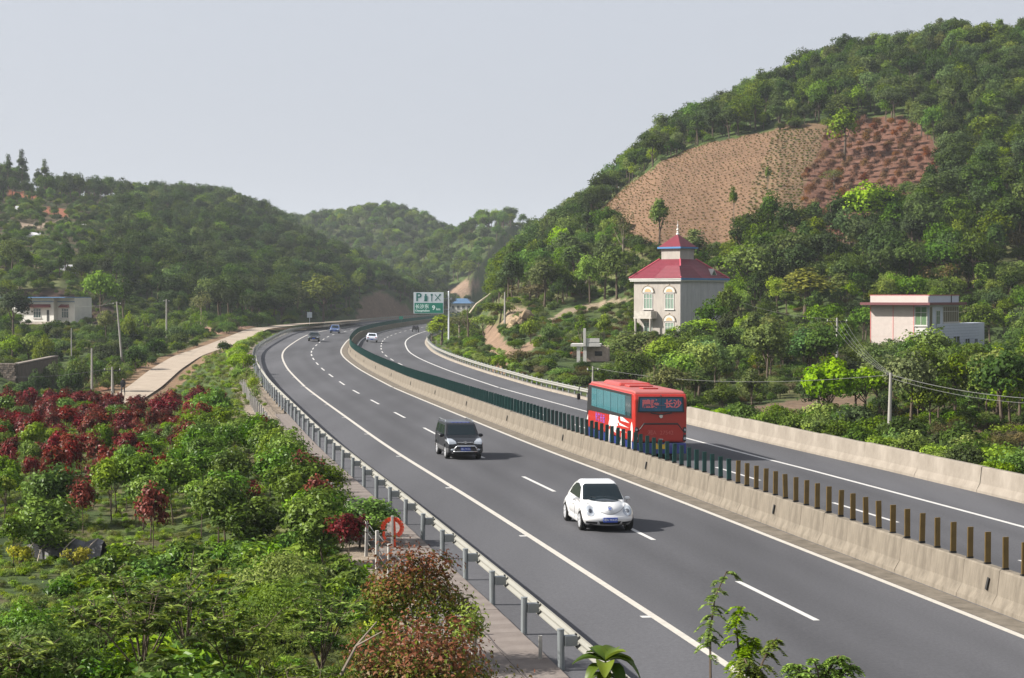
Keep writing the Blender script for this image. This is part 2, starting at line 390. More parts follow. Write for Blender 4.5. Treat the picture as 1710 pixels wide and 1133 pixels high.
uu = np.concatenate([np.linspace(-.95, -.31, 40, endpoint=False), np.linspace(-.31, .31, 500), np.linspace(.31, .95, 41)[1:]])
yy = np.concatenate([np.arange(-40, 28, 3.), np.arange(28, 60, 1.), np.arange(60, 200, 1.6), np.arange(200, 420, 1.9), np.arange(420, 700, 4), np.arange(700, 1301, 9)])
U, V = np.meshgrid(uu, yy); GX = (U * (V + 60)).ravel(); GY = V.ravel()
PADS += [(26.0, 214, 9, 2.9), (47, 204, 12, 1.6), (-81, 306, 11, 2.95), (7.5, 187, 3.0, .9), (-15.5, 640, 16, 1.5), (-138/1.0, 420, 5, 24.3)]
GZ = ground(GX, GY)
nx_, ny_ = len(uu), len(yy)
idx = np.arange(nx_ * ny_).reshape(ny_, nx_)
F = np.stack([idx[:-1, :-1], idx[:-1, 1:], idx[1:, 1:], idx[1:, :-1]], -1).reshape(-1, 4)
m_land = bpy.data.materials.new('land'); m_land.use_nodes = True
n = m_land.node_tree; nd = n.nodes; p = nd['Principled BSDF']; p.inputs['Roughness'].default_value = .95; p.inputs['Specular IOR Level'].default_value = .15
at_ = nd.new('ShaderNodeAttribute'); at_.attribute_name = 'tint'
tc = nd.new('ShaderNodeTexCoord')
tn = nd.new('ShaderNodeTexNoise'); tn.inputs['Scale'].default_value = 1.3; tn.inputs['Detail'].default_value = 8; tn.inputs['Roughness'].default_value = .7
n.links.new(tc.outputs['Object'], tn.inputs[0])
mr = nd.new('ShaderNodeMapRange'); mr.inputs[1].default_value = .3; mr.inputs[2].default_value = .7; mr.inputs[3].default_value = .55; mr.inputs[4].default_value = 1.35
n.links.new(tn.outputs[0], mr.inputs[0])
vm = nd.new('ShaderNodeVectorMath'); vm.operation = 'SCALE'; n.links.new(at_.outputs['Color'], vm.inputs[0]); n.links.new(mr.outputs[0], vm.inputs['Scale'])
n.links.new(vm.outputs[0], p.inputs['Base Color'])
bp_ = nd.new('ShaderNodeBump'); bp_.inputs['Strength'].default_value = .6; bp_.inputs['Distance'].default_value = .25
n.links.new(tn.outputs[0], bp_.inputs['Height']); n.links.new(bp_.outputs[0], p.inputs['Normal'])
link('ground', mesh_np('ground', np.stack([GX, GY, GZ], 1), F, m_land, {'tint': zone_col(GX, GY, GZ)}, smooth=True), kind='structure')
# the plain beyond the hills, out to the horizon
q = 14000.
link('plain', mesh_np('plain', [(-q, -q, -9), (q, -q, -9), (q, q, -9), (-q, q, -9)], [(0, 1, 2, 3)], mat('plain_grass', (.06, .08, .03), .95, var=.4, vscale=.01)), kind='structure')

# ------------------------------------------------------------------ the highway
def sweep(prof, a0, a1, step, closed=False, dz=0.0):
    """prof: [(s, z)] swept along the highway"""
    a = np.linspace(a0, a1, max(2, int(round((a1 - a0) / step)) + 1)); k = len(prof)
    V = np.stack([np.stack(at(a, s, z + dz), 1) for s, z in prof], 1).reshape(-1, 3)
    i = np.arange(len(a) * k).reshape(len(a), k)
    kk = k if closed else k - 1
    F = [np.stack([i[:-1, j], i[:-1, (j + 1) % k], i[1:, (j + 1) % k], i[1:, j]], 1) for j in range(kk)]
    return V, np.concatenate(F)
m_asph = bpy.data.materials.new('asphalt'); m_asph.use_nodes = True
n = m_asph.node_tree; nd = n.nodes; p = nd['Principled BSDF']; p.inputs['Roughness'].default_value = .9; p.inputs['Specular IOR Level'].default_value = .06
tc = nd.new('ShaderNodeTexCoord'); at_ = nd.new('ShaderNodeAttribute'); at_.attribute_name = 'tint'
ta = nd.new('ShaderNodeTexNoise'); ta.inputs['Scale'].default_value = 14; ta.inputs['Detail'].default_value = 8; ta.inputs['Roughness'].default_value = .8
tb = nd.new('ShaderNodeTexNoise'); tb.inputs['Scale'].default_value = .22; tb.inputs['Detail'].default_value = 5
mp = nd.new('ShaderNodeMapping'); mp.inputs['Rotation'].default_value = (0, 0, R_(11)); mp.inputs['Scale'].default_value = (1, .12, 1)
n.links.new(tc.outputs['Object'], ta.inputs[0]); n.links.new(tc.outputs['Object'], mp.inputs[0]); n.links.new(mp.outputs[0], tb.inputs[0])
r1 = nd.new('ShaderNodeMapRange'); r1.inputs[1].default_value = .3; r1.inputs[2].default_value = .7; r1.inputs[3].default_value = .76; r1.inputs[4].default_value = 1.24
r2 = nd.new('ShaderNodeMapRange'); r2.inputs[1].default_value = .35; r2.inputs[2].default_value = .65; r2.inputs[3].default_value = .82; r2.inputs[4].default_value = 1.12
n.links.new(ta.outputs[0], r1.inputs[0]); n.links.new(tb.outputs[0], r2.inputs[0])
mm = nd.new('ShaderNodeMath'); mm.operation = 'MULTIPLY'; n.links.new(r1.outputs[0], mm.inputs[0]); n.links.new(r2.outputs[0], mm.inputs[1])
vm = nd.new('ShaderNodeVectorMath'); vm.operation = 'SCALE'; n.links.new(at_.outputs['Color'], vm.inputs[0]); n.links.new(mm.outputs[0], vm.inputs['Scale'])
n.links.new(vm.outputs[0], p.inputs['Base Color'])
RB = -40.; RE = arc_of(800)
ss = np.array([-11.98,-10.6,-9.6,-8.75,-8.5,-7.6,-6.7,-5.8,-4.9,-4.0,-3.1,-2.2,-1.2,-.9,.0,.85,1.2,1.8,2.7,3.6,4.5,5.4,6.3,7.2,8.0,8.25,9.2,10.2,11.0,11.55])
V, F = sweep([(s, 0) for s in ss], RB, RE, 3.0)
wheel = np.exp(-((np.abs(ss)[:, None] - np.array([2.0, 3.7, 5.8, 7.4])) / .38) ** 2).sum(1)
lum = .081 - .0125 * wheel + np.where(np.abs(ss) > 8.6, .007, 0)          # darker wheel tracks, paler hard shoulder
lum = np.tile(lum, len(V) // len(ss))
link('road', mesh_np('road', V, F, m_asph, {'tint': np.stack([lum * .98, lum * .985, lum * 1.07], 1)}), kind='structure')
road = bpy.data.objects['road']
m_paint = mat('road_paint', (.50, .49, .47), .6, var=.22, vscale=5, bump=.1)
m_paintw = mat('road_paint_warm', (.46, .43, .38), .6, var=.25, vscale=5)
def line(name, s, wd, a0, a1, m, dz=.004, parent=None):
    V, F = sweep([(s - wd / 2, dz), (s + wd / 2, dz)], a0, a1, 2.0)
    o = link(name, mesh_np(name, V, F, m), kind='structure', parent=parent); return o
for s, m in ((-8.52, m_paintw), (-1.03, m_paintw), (1.0, m_paint), (8.25, m_paint)):
    line('edge_line', s, .2, RB, RE, m, parent=road)
# small drainage nicks of paint beside the edge lines
for a in np.arange(30, 200, 14.8):
    line('line_tab', -8.72, .22, a, a + .25, m_paint, .004, road)

DL = ([0, 2, 4, 5, 6, 7, 8, 9, 10, 11, 12, 13, 14, 15], [50, 78.8, 109.3, 124.8, 140.8, 156.6, 171.6, 186, 199.6, 213.2, 226.6, 239, 250.2, 262])
DR = ([0, 1, 2, 9, 10, 11, 12, 13, 14, 15, 16, 17, 18, 19, 20, 21], [53, 68, 82.3, 187.6, 201.5, 215, 228, 241, 255, 270, 284, 298, 312.3, 326.8, 341, 355.2])
for s_, (ks, av) in ((-4.9, DL), (4.5, DR)):
    for k in range(-2, 34):
        a1 = float(np.interp(k, ks, av)) if 0 <= k <= ks[-1] else (av[0] + 15 * k if k < 0 else av[-1] + 14.6 * (k - ks[-1]))
        line('lane_dash', s_, .16, a1 - 6, a1, m_paint, .004, road)
m_gut = bpy.data.materials.new('gutter'); m_gut = mat('gutter_stone', (.17, .148, .12), .95, col2=(.09, .078, .063), vscale=2.2, bump=.5, bscale=9)
line('gutter_strip', -.56, .70, RB, arc_of(560), m_gut, .006, road)
line('gutter_strip', .82, .22, RB, arc_of(560), m_gut, .006, road)
# a snaking tar repair in the inner lane near the viewer, right carriageway
tt = np.linspace(0, 1, 60); ta_ = 44 + 17 * tt; ts_ = 2.35 + .25 * np.sin(tt * 15) + .12 * np.sin(tt * 41)
Pm = []
for a_, s__ in zip(ta_, ts_):
    Pm.append(at(a_, s__ - .035, .006)); Pm.append(at(a_, s__ + .035, .006))
Fm = [(2 * i, 2 * i + 1, 2 * i + 3, 2 * i + 2) for i in range(59)]
link('tar_seam', mesh_np('tar_seam', np.array(Pm, float), Fm, mat('tar', (.02, .02, .022), .6)), road, kind='structure')

# ------------------------------------------------------------------ median barrier
m_conc = mat('barrier_concrete', (.19, .165, .132), .93, col2=(.105, .09, .072), vscale=2.2, bump=.35, bscale=12, stretch=(1.6, 1.6, .35))
m_conc2 = mat('side_concrete', (.25, .222, .188), .93, col2=(.165, .143, .118), vscale=1.4, bump=.3, bscale=10, stretch=(1, 1, .6))
SM = .20; H_B = .95
prof = [(-.36, -.05), (-.34, .10), (-.20, .34), (-.13, H_B - .03), (-.10, H_B), (.10, H_B), (.13, H_B - .03), (.20, .34), (.34, .10), (.36, -.05)]
barrier = thing('median_barrier', 'long pale concrete median barrier topped with a row of upright fins', 'barrier', tuple(float(v) for v in at(30, SM)))
def on(parent, o):            # parent without moving
    o.parent = parent; o.matrix_parent_inverse = Matrix.Translation(parent.location).inverted() if parent.rotation_euler.z == 0 else parent.matrix_basis.inverted(); return o
segs = []
for v in range(5):
    b = B(); rr = random.Random(v)
    b.prism([(x + rr.uniform(-.006, .006), z + (rr.uniform(-.012, .012) if z > .5 else 0)) for x, z in prof], -1.0, .988, 'y')
    segs.append(b.mesh('barrier_block', m_conc))
a_end = arc_of(575)
ks = list(np.arange(28, 28 + 2 * 130, 2.0))
rr = random.Random(5)
for k, a in enumerate(ks):
    o = bpy.data.objects.new('barrier_block', rr.choice(segs)); COL.objects.link(o)
    o.location = at(a, SM, rr.uniform(-.008, .008)); o.rotation_euler = (0, 0, heading(a) + rr.uniform(-.002, .002)); on(barrier, o)
V, F = sweep([(SM + x, z) for x, z in prof], ks[-1] + 1, a_end, 2.0)
o = link('far_barrier_blocks', mesh_np('far_barrier', V, F, m_conc), kind='stuff'); on(barrier, o)
# fins
m_fin_g = mat('fin_green', (.004, .060, .052), .42, var=.25, vscale=2); m_fin_b = mat('fin_brown', (.17, .105, .020), .5, var=.35, vscale=3)
m_dark = mat('dark_foot', (.012, .012, .012), .7)
def fin_mesh(m, h):
    b = B()
    p_ = [(-.09, -.012), (-.045, .012), (.045, .012), (.09, -.012), (.075, -.026), (-.075, -.026)]
    b.prism([(x, y) for x, y in p_], .05, h, 'z')
    me = b.mesh('anti_glare_fin', m); return me
def foot_mesh():
    b = B(); b.box((0, 0, .028), (.17, .07, .055)); return b.mesh('fin_foot', m_dark)
fg, fb, ft = fin_mesh(m_fin_g, .78), fin_mesh(m_fin_b, .80), foot_mesh()
nf = 0; a = 35.0; A_BR = 66.6; rest = []
while a < a_end - 2:
    x, y, z = at(a, SM, H_B)
    if nf < 300:
        o = bpy.data.objects.new('anti_glare_fin', fb if a < A_BR else fg); COL.objects.link(o)
        o.location = (x, y, z); o.rotation_euler = (rr.uniform(-.02, .02), rr.uniform(-.025, .025), heading(a) + R_(8) + rr.uniform(-.06, .06))
        on(barrier, o)
        if nf < 60:
            f_ = bpy.data.objects.new('fin_foot', ft); COL.objects.link(f_); f_.parent = o
    else: rest.append((x, y, z, heading(a) + R_(8)))
    nf += 1; a += 1.0 + rr.uniform(-.02, .02)
b = B()
for x, y, z, h in rest: b.box((x, y, z + .39), (.18, .03, .78), rz=h)
on(barrier, b.obj('far_fins', m_fin_g, kind='stuff'))
for a in np.arange(45.5, 260, 16.0):     # dark slots cast in the concrete
    b = B(); b.box((-.215, 0, .55), (.03, .09, .30), ry=R_(8), rx=R_(10)); o = b.obj('drain_slot', m_dark)
    o.location = at(a, SM); o.rotation_euler = (0, 0, heading(a)); on(barrier, o)

# ------------------------------------------------------------------ right edge: concrete parapet, then steel rail
A_SW = 114.
par = thing('roadside_parapet', 'low smooth concrete parapet along the far edge of the road on the right', 'barrier', tuple(float(v) for v in at(40, 11.8)))
prof2 = [(-.32, -.05), (-.31, .10), (-.16, .36), (-.10, .98), (-.07, 1.0), (.13, 1.0), (.15, .97), (.15, -.1)]
L_ = 6.0
sm = []
for v in range(3):
    b = B(); r0 = random.Random(40 + v)
    b.prism([(x + r0.uniform(-.01, .01), z) for x, z in prof2], -L_ / 2, L_ / 2 - .02, 'y'); sm.append(b.mesh('parapet_block', m_conc2))
a = 20.
while a < A_SW:
    o = bpy.data.objects.new('parapet_block', rr.choice(sm)); COL.objects.link(o)
    o.location = at(a, 11.85, rr.uniform(-.01, .01)); o.rotation_euler = (0, 0, heading(a)); on(par, o); a += L_
m_steel = mat('galvanised', (.50, .50, .47), .48, metal=.35, var=.18, vscale=1.2)
m_post = mat('galvanised_post', (.21, .23, .24), .5, metal=.35, var=.15, vscale=3)
m_beamw = mat('pale_beam', (.23, .225, .20), .6, metal=.1, var=.15, vscale=.8)
def wbeam(s, zc, side, a0, a1, step=2.0, t=.07):
    """double-wave rail, side = direction the waves bulge"""
    pts = []
    for k in range(13):
        z = zc - .155 + .31 * k / 12; pts.append((s + side * t * .5 * (1 - math.cos(4 * math.pi * k / 12)), z))
    back = [(x - side * .012, z) for x, z in pts[::-1]]
    return sweep(pts + back, a0, a1, step, closed=True)
def rail(name, label, s, side, a0, a1, steps, blk, mbeam, tiers=(.57,), ptop=.86, rpost=.07):
    """steps: list of (until arc, spacing)"""
    t = thing(name, label, 'guard rail', tuple(float(v) for v in at(a0, s)))
    for zc in tiers:
        V, F = wbeam(s + side * blk, zc, side, a0, a1); on(t, link('rail_beam', mesh_np('rail_beam', V, F, mbeam, smooth=False)))
    pb = B(); pb.cyl((0, 0, ptop / 2 - .1), rpost, ptop + .2, seg=12); pb.cyl((0, 0, ptop + .012), rpost + .006, .025, seg=12); pm = pb.mesh('rail_post', m_post)
    for p_ in pm.polygons: p_.use_smooth = False
    kb = B(); kb.box((side * (rpost + (blk - rpost) / 2), 0, tiers[0]), (blk - rpost, .19, .20)); km = kb.mesh('spacer_block', m_post)
    jb = B(); jb.box((side * (blk - .015), 0, tiers[0]), (.03, .10, .26)); jb.box((side * (blk - .02), .07, tiers[0] - .06), (.05, .05, .07)); jm = jb.mesh('bolt_plate', m_dark)
    a = a0 + .5; ci = 0; n_ = 0
    while a < a1 - .5:
        while ci < len(steps) - 1 and a > steps[ci][0]: ci += 1
        o = bpy.data.objects.new('rail_post', pm); COL.objects.link(o); o.location = at(a, s); o.rotation_euler = (rr.uniform(-.02, .02), rr.uniform(-.02, .02), heading(a)); on(t, o)
        if a < 130:
            q_ = bpy.data.objects.new('spacer_block', km); COL.objects.link(q_); q_.parent = o
            q_ = bpy.data.objects.new('bolt_plate', jm); COL.objects.link(q_); q_.parent = o
        a += steps[ci][1]
    return t
rail('guard_rail', 'grey steel guard rail with round posts along the outer edge beside the nursery', -11.95, 1, 30.5, arc_of(575), [(230, 4.0), (999, 3.0)], .32, m_beamw, tiers=(.58,), ptop=.79)
rail('guard_rail', 'pale steel guard rail on the far edge running from the coach to the big sign', 12.0, -1, A_SW + 2, arc_of(560), [(999, 2.4)], .24, m_beamw, tiers=(.66,), ptop=.84)
V, F = sweep([(11.45, -.05), (11.47, .13), (12.3, .13), (12.32, -.1)], A_SW + 2, arc_of(560), 2.0)
on(par, link('kerb_stone', mesh_np('kerb', V, F, m_conc2)))

# ------------------------------------------------------------------ paved strip behind the left rail
m_slab = mat('paving', (.19, .165, .15), .92, col2=(.13, .11, .10), vscale=1.1, bump=.3, bscale=14)
walk = thing('ditch_cover', 'strip of pinkish paving slabs behind the guard rail', 'paving', tuple(float(v) for v in at(36, -12.6)))
del walk['category']; walk['kind'] = 'structure'; del walk['label']
sl_ = []
for v in range(4):
    r0 = random.Random(v + 9); b = B(); b.box((0, 0, -.03), (.84, .985, .12), bev=.008, rx=r0.uniform(-.006, .006), ry=r0.uniform(-.006, .006)); sl_.append(b.mesh('paving_slab', m_slab))
for a in np.arange(30.5, 122, 1.0):
    for s_ in (-12.42, -13.28):
        if a > 116 and s_ < -13: continue
        o = bpy.data.objects.new('paving_slab', rr.choice(sl_)); COL.objects.link(o)
        o.location = at(a, s_, .02 + rr.uniform(-.006, .006)); o.rotation_euler = (0, 0, heading(a)); on(walk, o)
# wire fence on short concrete posts
m_cpost = mat('post_concrete', (.40, .385, .36), .85, var=.3, vscale=4)
m_wire = mat('wire', (.22, .21, .20), .6, metal=.5)
fence = thing('wire_fence', 'low wire fence on short white concrete posts between nursery and paving', 'fence', tuple(float(v) for v in at(36, -13.95)))
fp = B(); fp.box((0, 0, .44), (.09, .09, 1.1), bev=.012); fpm = fp.mesh('fence_post', m_cpost)
fa = list(np.arange(37.5, 165, 2.7))
for a in fa:
    o = bpy.data.objects.new('fence_post', fpm); COL.objects.link(o); o.location = at(a, -13.95, rr.uniform(-.08, .0)); o.rotation_euler = (rr.uniform(-.04, .04), rr.uniform(-.04, .04), heading(a) + rr.uniform(-.2, .2)); on(fence, o)
for zz in (.28, .56, .84):
    b = B(); b.tube([at(a + d_, -13.9, zz + (-.03 if d_ else .02) + rr.uniform(-.02, .02)) for a in fa for d_ in (0, 1.2)], .009, 4); on(fence, b.obj('fence_wire', m_wire))

# ------------------------------------------------------------------ side road
m_croad = mat('concrete_road', (.33, .275, .22), .92, col2=(.26, .215, .17), vscale=.6, bump=.2, bscale=12)
def ribbon(P, wd, dz=.0, t0=0, t1=1):
    P = np.asarray(P); L = np.concatenate([[0], np.cumsum(np.hypot(*np.diff(P[:, :2], axis=0).T))])
    t = np.linspace(t0 * L[-1], t1 * L[-1], 160); q = np.stack([np.interp(t, L, P[:, i]) for i in range(3)], 1)
    for _ in range(6): q[1:-1] = (q[:-2] + q[1:-1] * 2 + q[2:]) / 4
    d = np.gradient(q[:, :2], axis=0); d /= np.linalg.norm(d, axis=1)[:, None]; nrm = np.stack([d[:, 1], -d[:, 0]], 1)
    out = []
    for k in (-1, 1): out.append(np.concatenate([q[:, :2] + nrm * k * wd / 2, q[:, 2:] + dz], 1))
    return out, q, nrm, t
(l_, r_), q_, nrm_, t_ = ribbon(SIDE, 3.5, .05)
V = np.stack([l_, r_], 1).reshape(-1, 3); i_ = np.arange(len(V)).reshape(-1, 2)
F = np.stack([i_[:-1, 0], i_[:-1, 1], i_[1:, 1], i_[1:, 0]], 1)
sr = link('side_road', mesh_np('side_road', V, F, m_croad), kind='structure')
b = B()
for k in range(3, 75):
    a_, c_ = l_[k], r_[k]; d_ = (l_[k + 1] - l_[k]) * .02; 
    if k % 2: continue
    b.quad(a_ + (0, 0, .006), c_ + (0, 0, .006), c_ + d_ + (0, 0, .006), a_ + d_ + (0, 0, .006))
_j = b.obj('slab_joint', mat('joint', (.20, .16, .13), .9), sr, kind='structure')
(l_, r_), *_r = ribbon(SIDE2, 3.0, .05)
V = np.stack([l_, r_], 1).reshape(-1, 3)
link('side_road', mesh_np('side_road', V, F, mat('dirt_road', (.33, .27, .21), .95, var=.3, vscale=.8)), kind='structure')
# ------------------------------------------------------------------ foliage
def leaves_arr(P, N, T, l, wd, fold=.25):
    """rhombic leaves: centres P, normals N, long axes T"""
    N = N / np.maximum(np.linalg.norm(N, axis=1), 1e-6)[:, None]
    T = T - N * (T * N).sum(1)[:, None]; T /= np.maximum(np.linalg.norm(T, axis=1), 1e-6)[:, None]
    Bn = np.cross(N, T); l = l[:, None]; wd = wd[:, None]
    a = P - T * l / 2; c = P + T * l / 2 - N * l * .12; m = P - T * l * .08
    b = m + Bn * wd / 2 + N * wd * fold; d = m - Bn * wd / 2 + N * wd * fold
    V = np.stack([a, b, c, d], 1).reshape(-1, 3)
    return V
def crown_np(seed, R, zc, ncl, nl, leaf, clump, flat=.0, bottom=-.35, hang=0.0, tipz=None, shape='round', loose=.25):
    r = np.random.default_rng(seed); R = np.array(R, float)
    d = r.normal(size=(ncl, 3)); d /= np.linalg.norm(d, axis=1)[:, None]
    d[:, 2] = np.where(d[:, 2] < bottom, -d[:, 2] * .6, d[:, 2])
    rad = r.uniform(.30, 1, ncl) ** .6
    C = d * rad[:, None]
    if shape == 'cone': k = np.clip(1 - (C[:, 2] + 1) / 2, .08, 1); C[:, :2] *= (k * 1.25)[:, None]
    if shape == 'flame': k = np.clip(1.15 - np.abs(C[:, 2] + .25) ** 1.6, .25, 1); C[:, :2] *= k[:, None]
    C *= R * (1 - clump * .55)
    ci = r.integers(0, ncl, nl); cr = clump * R.mean() * r.uniform(.65, 1.25, ncl)
    e = r.normal(size=(nl, 3)); e[:, 2] = e[:, 2] * (1 - flat) + .25; e /= np.linalg.norm(e, axis=1)[:, None]
    rr_ = r.uniform(.55, 1.0 + loose, nl)
    P = C[ci] + e * (cr[ci] * rr_)[:, None] * np.array([1, 1, .8]); P[:, 2] += zc
    o = C[ci] / np.maximum(np.linalg.norm(C[ci], axis=1), .1)[:, None]
    N = e * .8 + o * .35 + r.normal(size=(nl, 3)) * .42 + np.array([0, 0, .25])
    T = r.normal(size=(nl, 3)) + e * .5; T[:, 2] -= hang
    s = r.uniform(.7, 1.3, nl)
    V = leaves_arr(P, N, T, leaf[0] * s, leaf[1] * s)
    ct = r.uniform(0, 1, ncl); t = np.clip(.6 * ct[ci] + .4 * r.uniform(0, 1, nl), 0, 1)
    g = np.zeros(nl)
    if tipz is not None:
        k = (P[:, 2] - zc) / R[2]; g = np.clip((k - tipz) * 1.6 + r.normal(size=nl) * .35, 0, 1) * (r.uniform(size=nl) < .85)
    tint = np.repeat(np.stack([t, g, t], 1), 4, axis=0)
    return V, tint, C + np.array([0, 0, zc])
def foliage_mesh(name, m, *a, **k):
    V, t, C = crown_np(*a, **k)
    return mesh_np(name, V, np.arange(len(V)).reshape(-1, 4), m, {'tint': t}), C
def trunk_mesh(seed, h, r0, tips, m, name='trunk', ntip=6, base=-.3, fork=.45, lean=.06):
    rr = random.Random(seed); b = B()
    top = Vector((rr.uniform(-lean, lean) * h, rr.uniform(-lean, lean) * h, h))
    mid = Vector((top.x * .4 + rr.uniform(-.03, .03) * h, top.y * .4, h * .5))
    path = [Vector((0, 0, base)), Vector((0, 0, h * .12)), mid, top]
    b.tube(path, [r0 * 1.25, r0, r0 * .72, r0 * .3], 7)
    tips = list(tips); rr.shuffle(tips)
    for c in tips[:ntip]:
        f = rr.uniform(fork, .9); s = path[1].lerp(mid, min(1, f * 2)) if f < .5 else mid.lerp(top, (f - .5) * 2)
        c = Vector(c) * 1.0; m_ = s.lerp(c, .5) + Vector((0, 0, -.05 * h))
        if (c - s).length > .1: b.tube([s, m_, c], [r0 * .42, r0 * .28, r0 * .10], 5)
    me = b.mesh(name, m); me.polygons.foreach_set('use_smooth', np.ones(len(me.polygons), bool)); return me
m_bark = mat('bark', (.13, .10, .075), .95, var=.5, vscale=9, stretch=(1, 1, .25)); m_barkp = mat('pale_bark', (.24, .20, .16), .95, var=.4, vscale=9, stretch=(1, 1, .25))
MT = {
 'dark':   leafmat('leaf_dark', (.014, .034, .009), (.040, .078, .016), rnd=(.02, .25, .35)),
 'mid':    leafmat('leaf_mid', (.036, .080, .015), (.092, .160, .026), rnd=(.025, .25, .30)),
 'fresh':  leafmat('leaf_fresh', (.070, .140, .018), (.150, .245, .034), rnd=(.02, .2, .25)),
 'olive':  leafmat('leaf_olive', (.050, .075, .022), (.095, .125, .038), rnd=(.03, .3, .3)),
 'teal':   leafmat('leaf_teal', (.030, .085, .032), (.065, .150, .050), rnd=(.02, .2, .2)),
 'rust':   leafmat('leaf_rust', (.060, .055, .030), (.090, .078, .045), rnd=(.03, .3, .3)),
 'red':    leafmat('leaf_red', (.045, .006, .008), (.125, .011, .016), rnd=(.015, .15, .3), rough=.42, trans=.25, third=(.055, .075, .020)),
 'glossy': leafmat('leaf_glossy', (.022, .070, .010), (.090, .172, .016), rnd=(.02, .15, .25), rough=.42, trans=.25),
 'photinia': leafmat('leaf_photinia', (.030, .060, .012), (.085, .125, .025), rnd=(.01, .1, .1), rough=.48, trans=.25, third=(.17, .060, .030)),
 'yellow': leafmat('leaf_yellow', (.12, .16, .02), (.24, .25, .03), rnd=(.01, .1, .1)),
 'dry':    leafmat('leaf_dry', (.055, .026, .019), (.125, .060, .040), rnd=(.02, .3, .3), trans=.1, rough=.8),
}
# tree kinds for mid and far distance: unit height 1 (crown + trunk), scaled when placed
KIND = {}
def make_kind(key, m, n, R, zc, ncl, nl, leaf, clump, th=.62, r0=.022, bark=None, **k):
    L = []
    for v in range(n):
        sd = sum(map(ord, key)) * 7 + v; g = np.random.default_rng(sd)
        Rv = np.array(R) * g.uniform(.85, 1.15, 3)
        cm, C = foliage_mesh('crown', MT[m], sd, Rv, zc, ncl, nl, leaf, clump, **k)
        tm = trunk_mesh(sd, th, r0, C, bark or m_bark, base=-.12)
        L.append((cm, tm))
    KIND[key] = L
for m in ('dark', 'mid', 'fresh', 'olive', 'teal', 'rust'):
    make_kind('round_' + m, m, 3, (.36, .36, .36), .62, 30, 1500, (.050, .034), .34)
    make_kind('tall_' + m, m, 2, (.25, .25, .42), .57, 26, 1400, (.045, .030), .34, shape='flame')
make_kind('pine_dark', 'dark', 3, (.26, .26, .44), .56, 34, 1300, (.055, .018), .26, shape='cone', flat=.6, th=.95, r0=.016)
make_kind('airy_olive', 'olive', 2, (.30, .30, .36), .64, 22, 700, (.040, .024), .30, loose=.6, bark=m_barkp, th=.8)
make_kind('airy_fresh', 'fresh', 2, (.28, .28, .38), .62, 22, 800, (.040, .024), .30, loose=.6, bark=m_barkp, th=.8)
make_kind('shrub_mid', 'mid', 3, (.52, .52, .46), .46, 26, 1300, (.075, .050), .36, bottom=-.2, th=.4, r0=.03)
make_kind('shrub_dark', 'dark', 2, (.52, .52, .46), .46, 26, 1300, (.075, .050), .36, bottom=-.2, th=.4, r0=.03)
make_kind('shrub_fresh', 'fresh', 3, (.52, .52, .46), .46, 26, 1200, (.075, .050), .36, bottom=-.2, th=.4, r0=.03)
make_kind('shrub_rust', 'rust', 2, (.52, .52, .46), .46, 22, 900, (.07, .040), .36, bottom=-.2, th=.4, r0=.03)
make_kind('lollipop', 'mid', 2, (.27, .27, .26), .72, 22, 1200, (.045, .030), .32, th=.6, r0=.018, bark=m_barkp)
make_kind('whip', 'fresh', 3, (.20, .20, .42), .58, 14, 260, (.050, .030), .30, loose=.9, th=.92, r0=.012)

ntree = [0]
def tree(key, x, y, h, wfac=1.0, label=None, cat='tree', group=None, v=None, rz=None, name=None, z=None, rr=random):
    cm, tm = KIND[key][(rr.randrange(len(KIND[key])) if v is None else v) % len(KIND[key])]
    nm = name or ('pine_tree' if key.startswith('pine') else 'shrub' if key.startswith('shrub') else 'tree')
    t = thing(nm, label, cat, (x, y, (g1(x, y) if z is None else z) - .05), rr.uniform(0, 6.28) if rz is None else rz, group)
    t.scale = (h * wfac, h * wfac, h)
    for nm2, me in (('crown', cm), ('trunk' if not key.startswith('shrub') else 'stem', tm)):
        o = bpy.data.objects.new(nm2, me); COL.objects.link(o); o.parent = t
    return t

# instanced masses -------------------------------------------------
def joined(key):
    out = []
    for cm, tm in KIND[key]:
        bm = bmesh.new(); bm.from_mesh(tm); me = bpy.data.meshes.new('mass_tree'); 
        for f in bm.faces: f.material_index = 1
        nv = len(bm.verts)
        tmp = bpy.data.meshes.new('t'); bm.to_mesh(tmp); bm.free()
        # join by arrays
        def arr(m):
            v = np.empty(len(m.vertices) * 3, np.float32); m.vertices.foreach_get('co', v); v = v.reshape(-1, 3)
            fs = [list(p.vertices) for p in m.polygons]; return v, fs
        v1, f1 = arr(cm); v2, f2 = arr(tmp)
        me.from_pydata(np.concatenate([v1, v2]).tolist(), [], f1 + [[i + len(v1) for i in f] for f in f2])
        me.materials.append(cm.materials[0]); me.materials.append(tm.materials[0])
        mi = np.zeros(len(me.polygons), np.int32); mi[len(f1):] = 1; me.polygons.foreach_set('material_index', mi)
        a = me.attributes.new('tint', 'FLOAT_COLOR', 'POINT'); c = np.ones((len(me.vertices), 4), np.float32) * .5
        t_ = np.empty(len(cm.vertices) * 4, np.float32); cm.attributes['tint'].data.foreach_get('color', t_); c[:len(cm.vertices)] = t_.reshape(-1, 4); c[:, 3] = 1
        a.data.foreach_set('color', c.ravel()); me.update()
        out.append(me); bpy.data.meshes.remove(tmp)
    return out
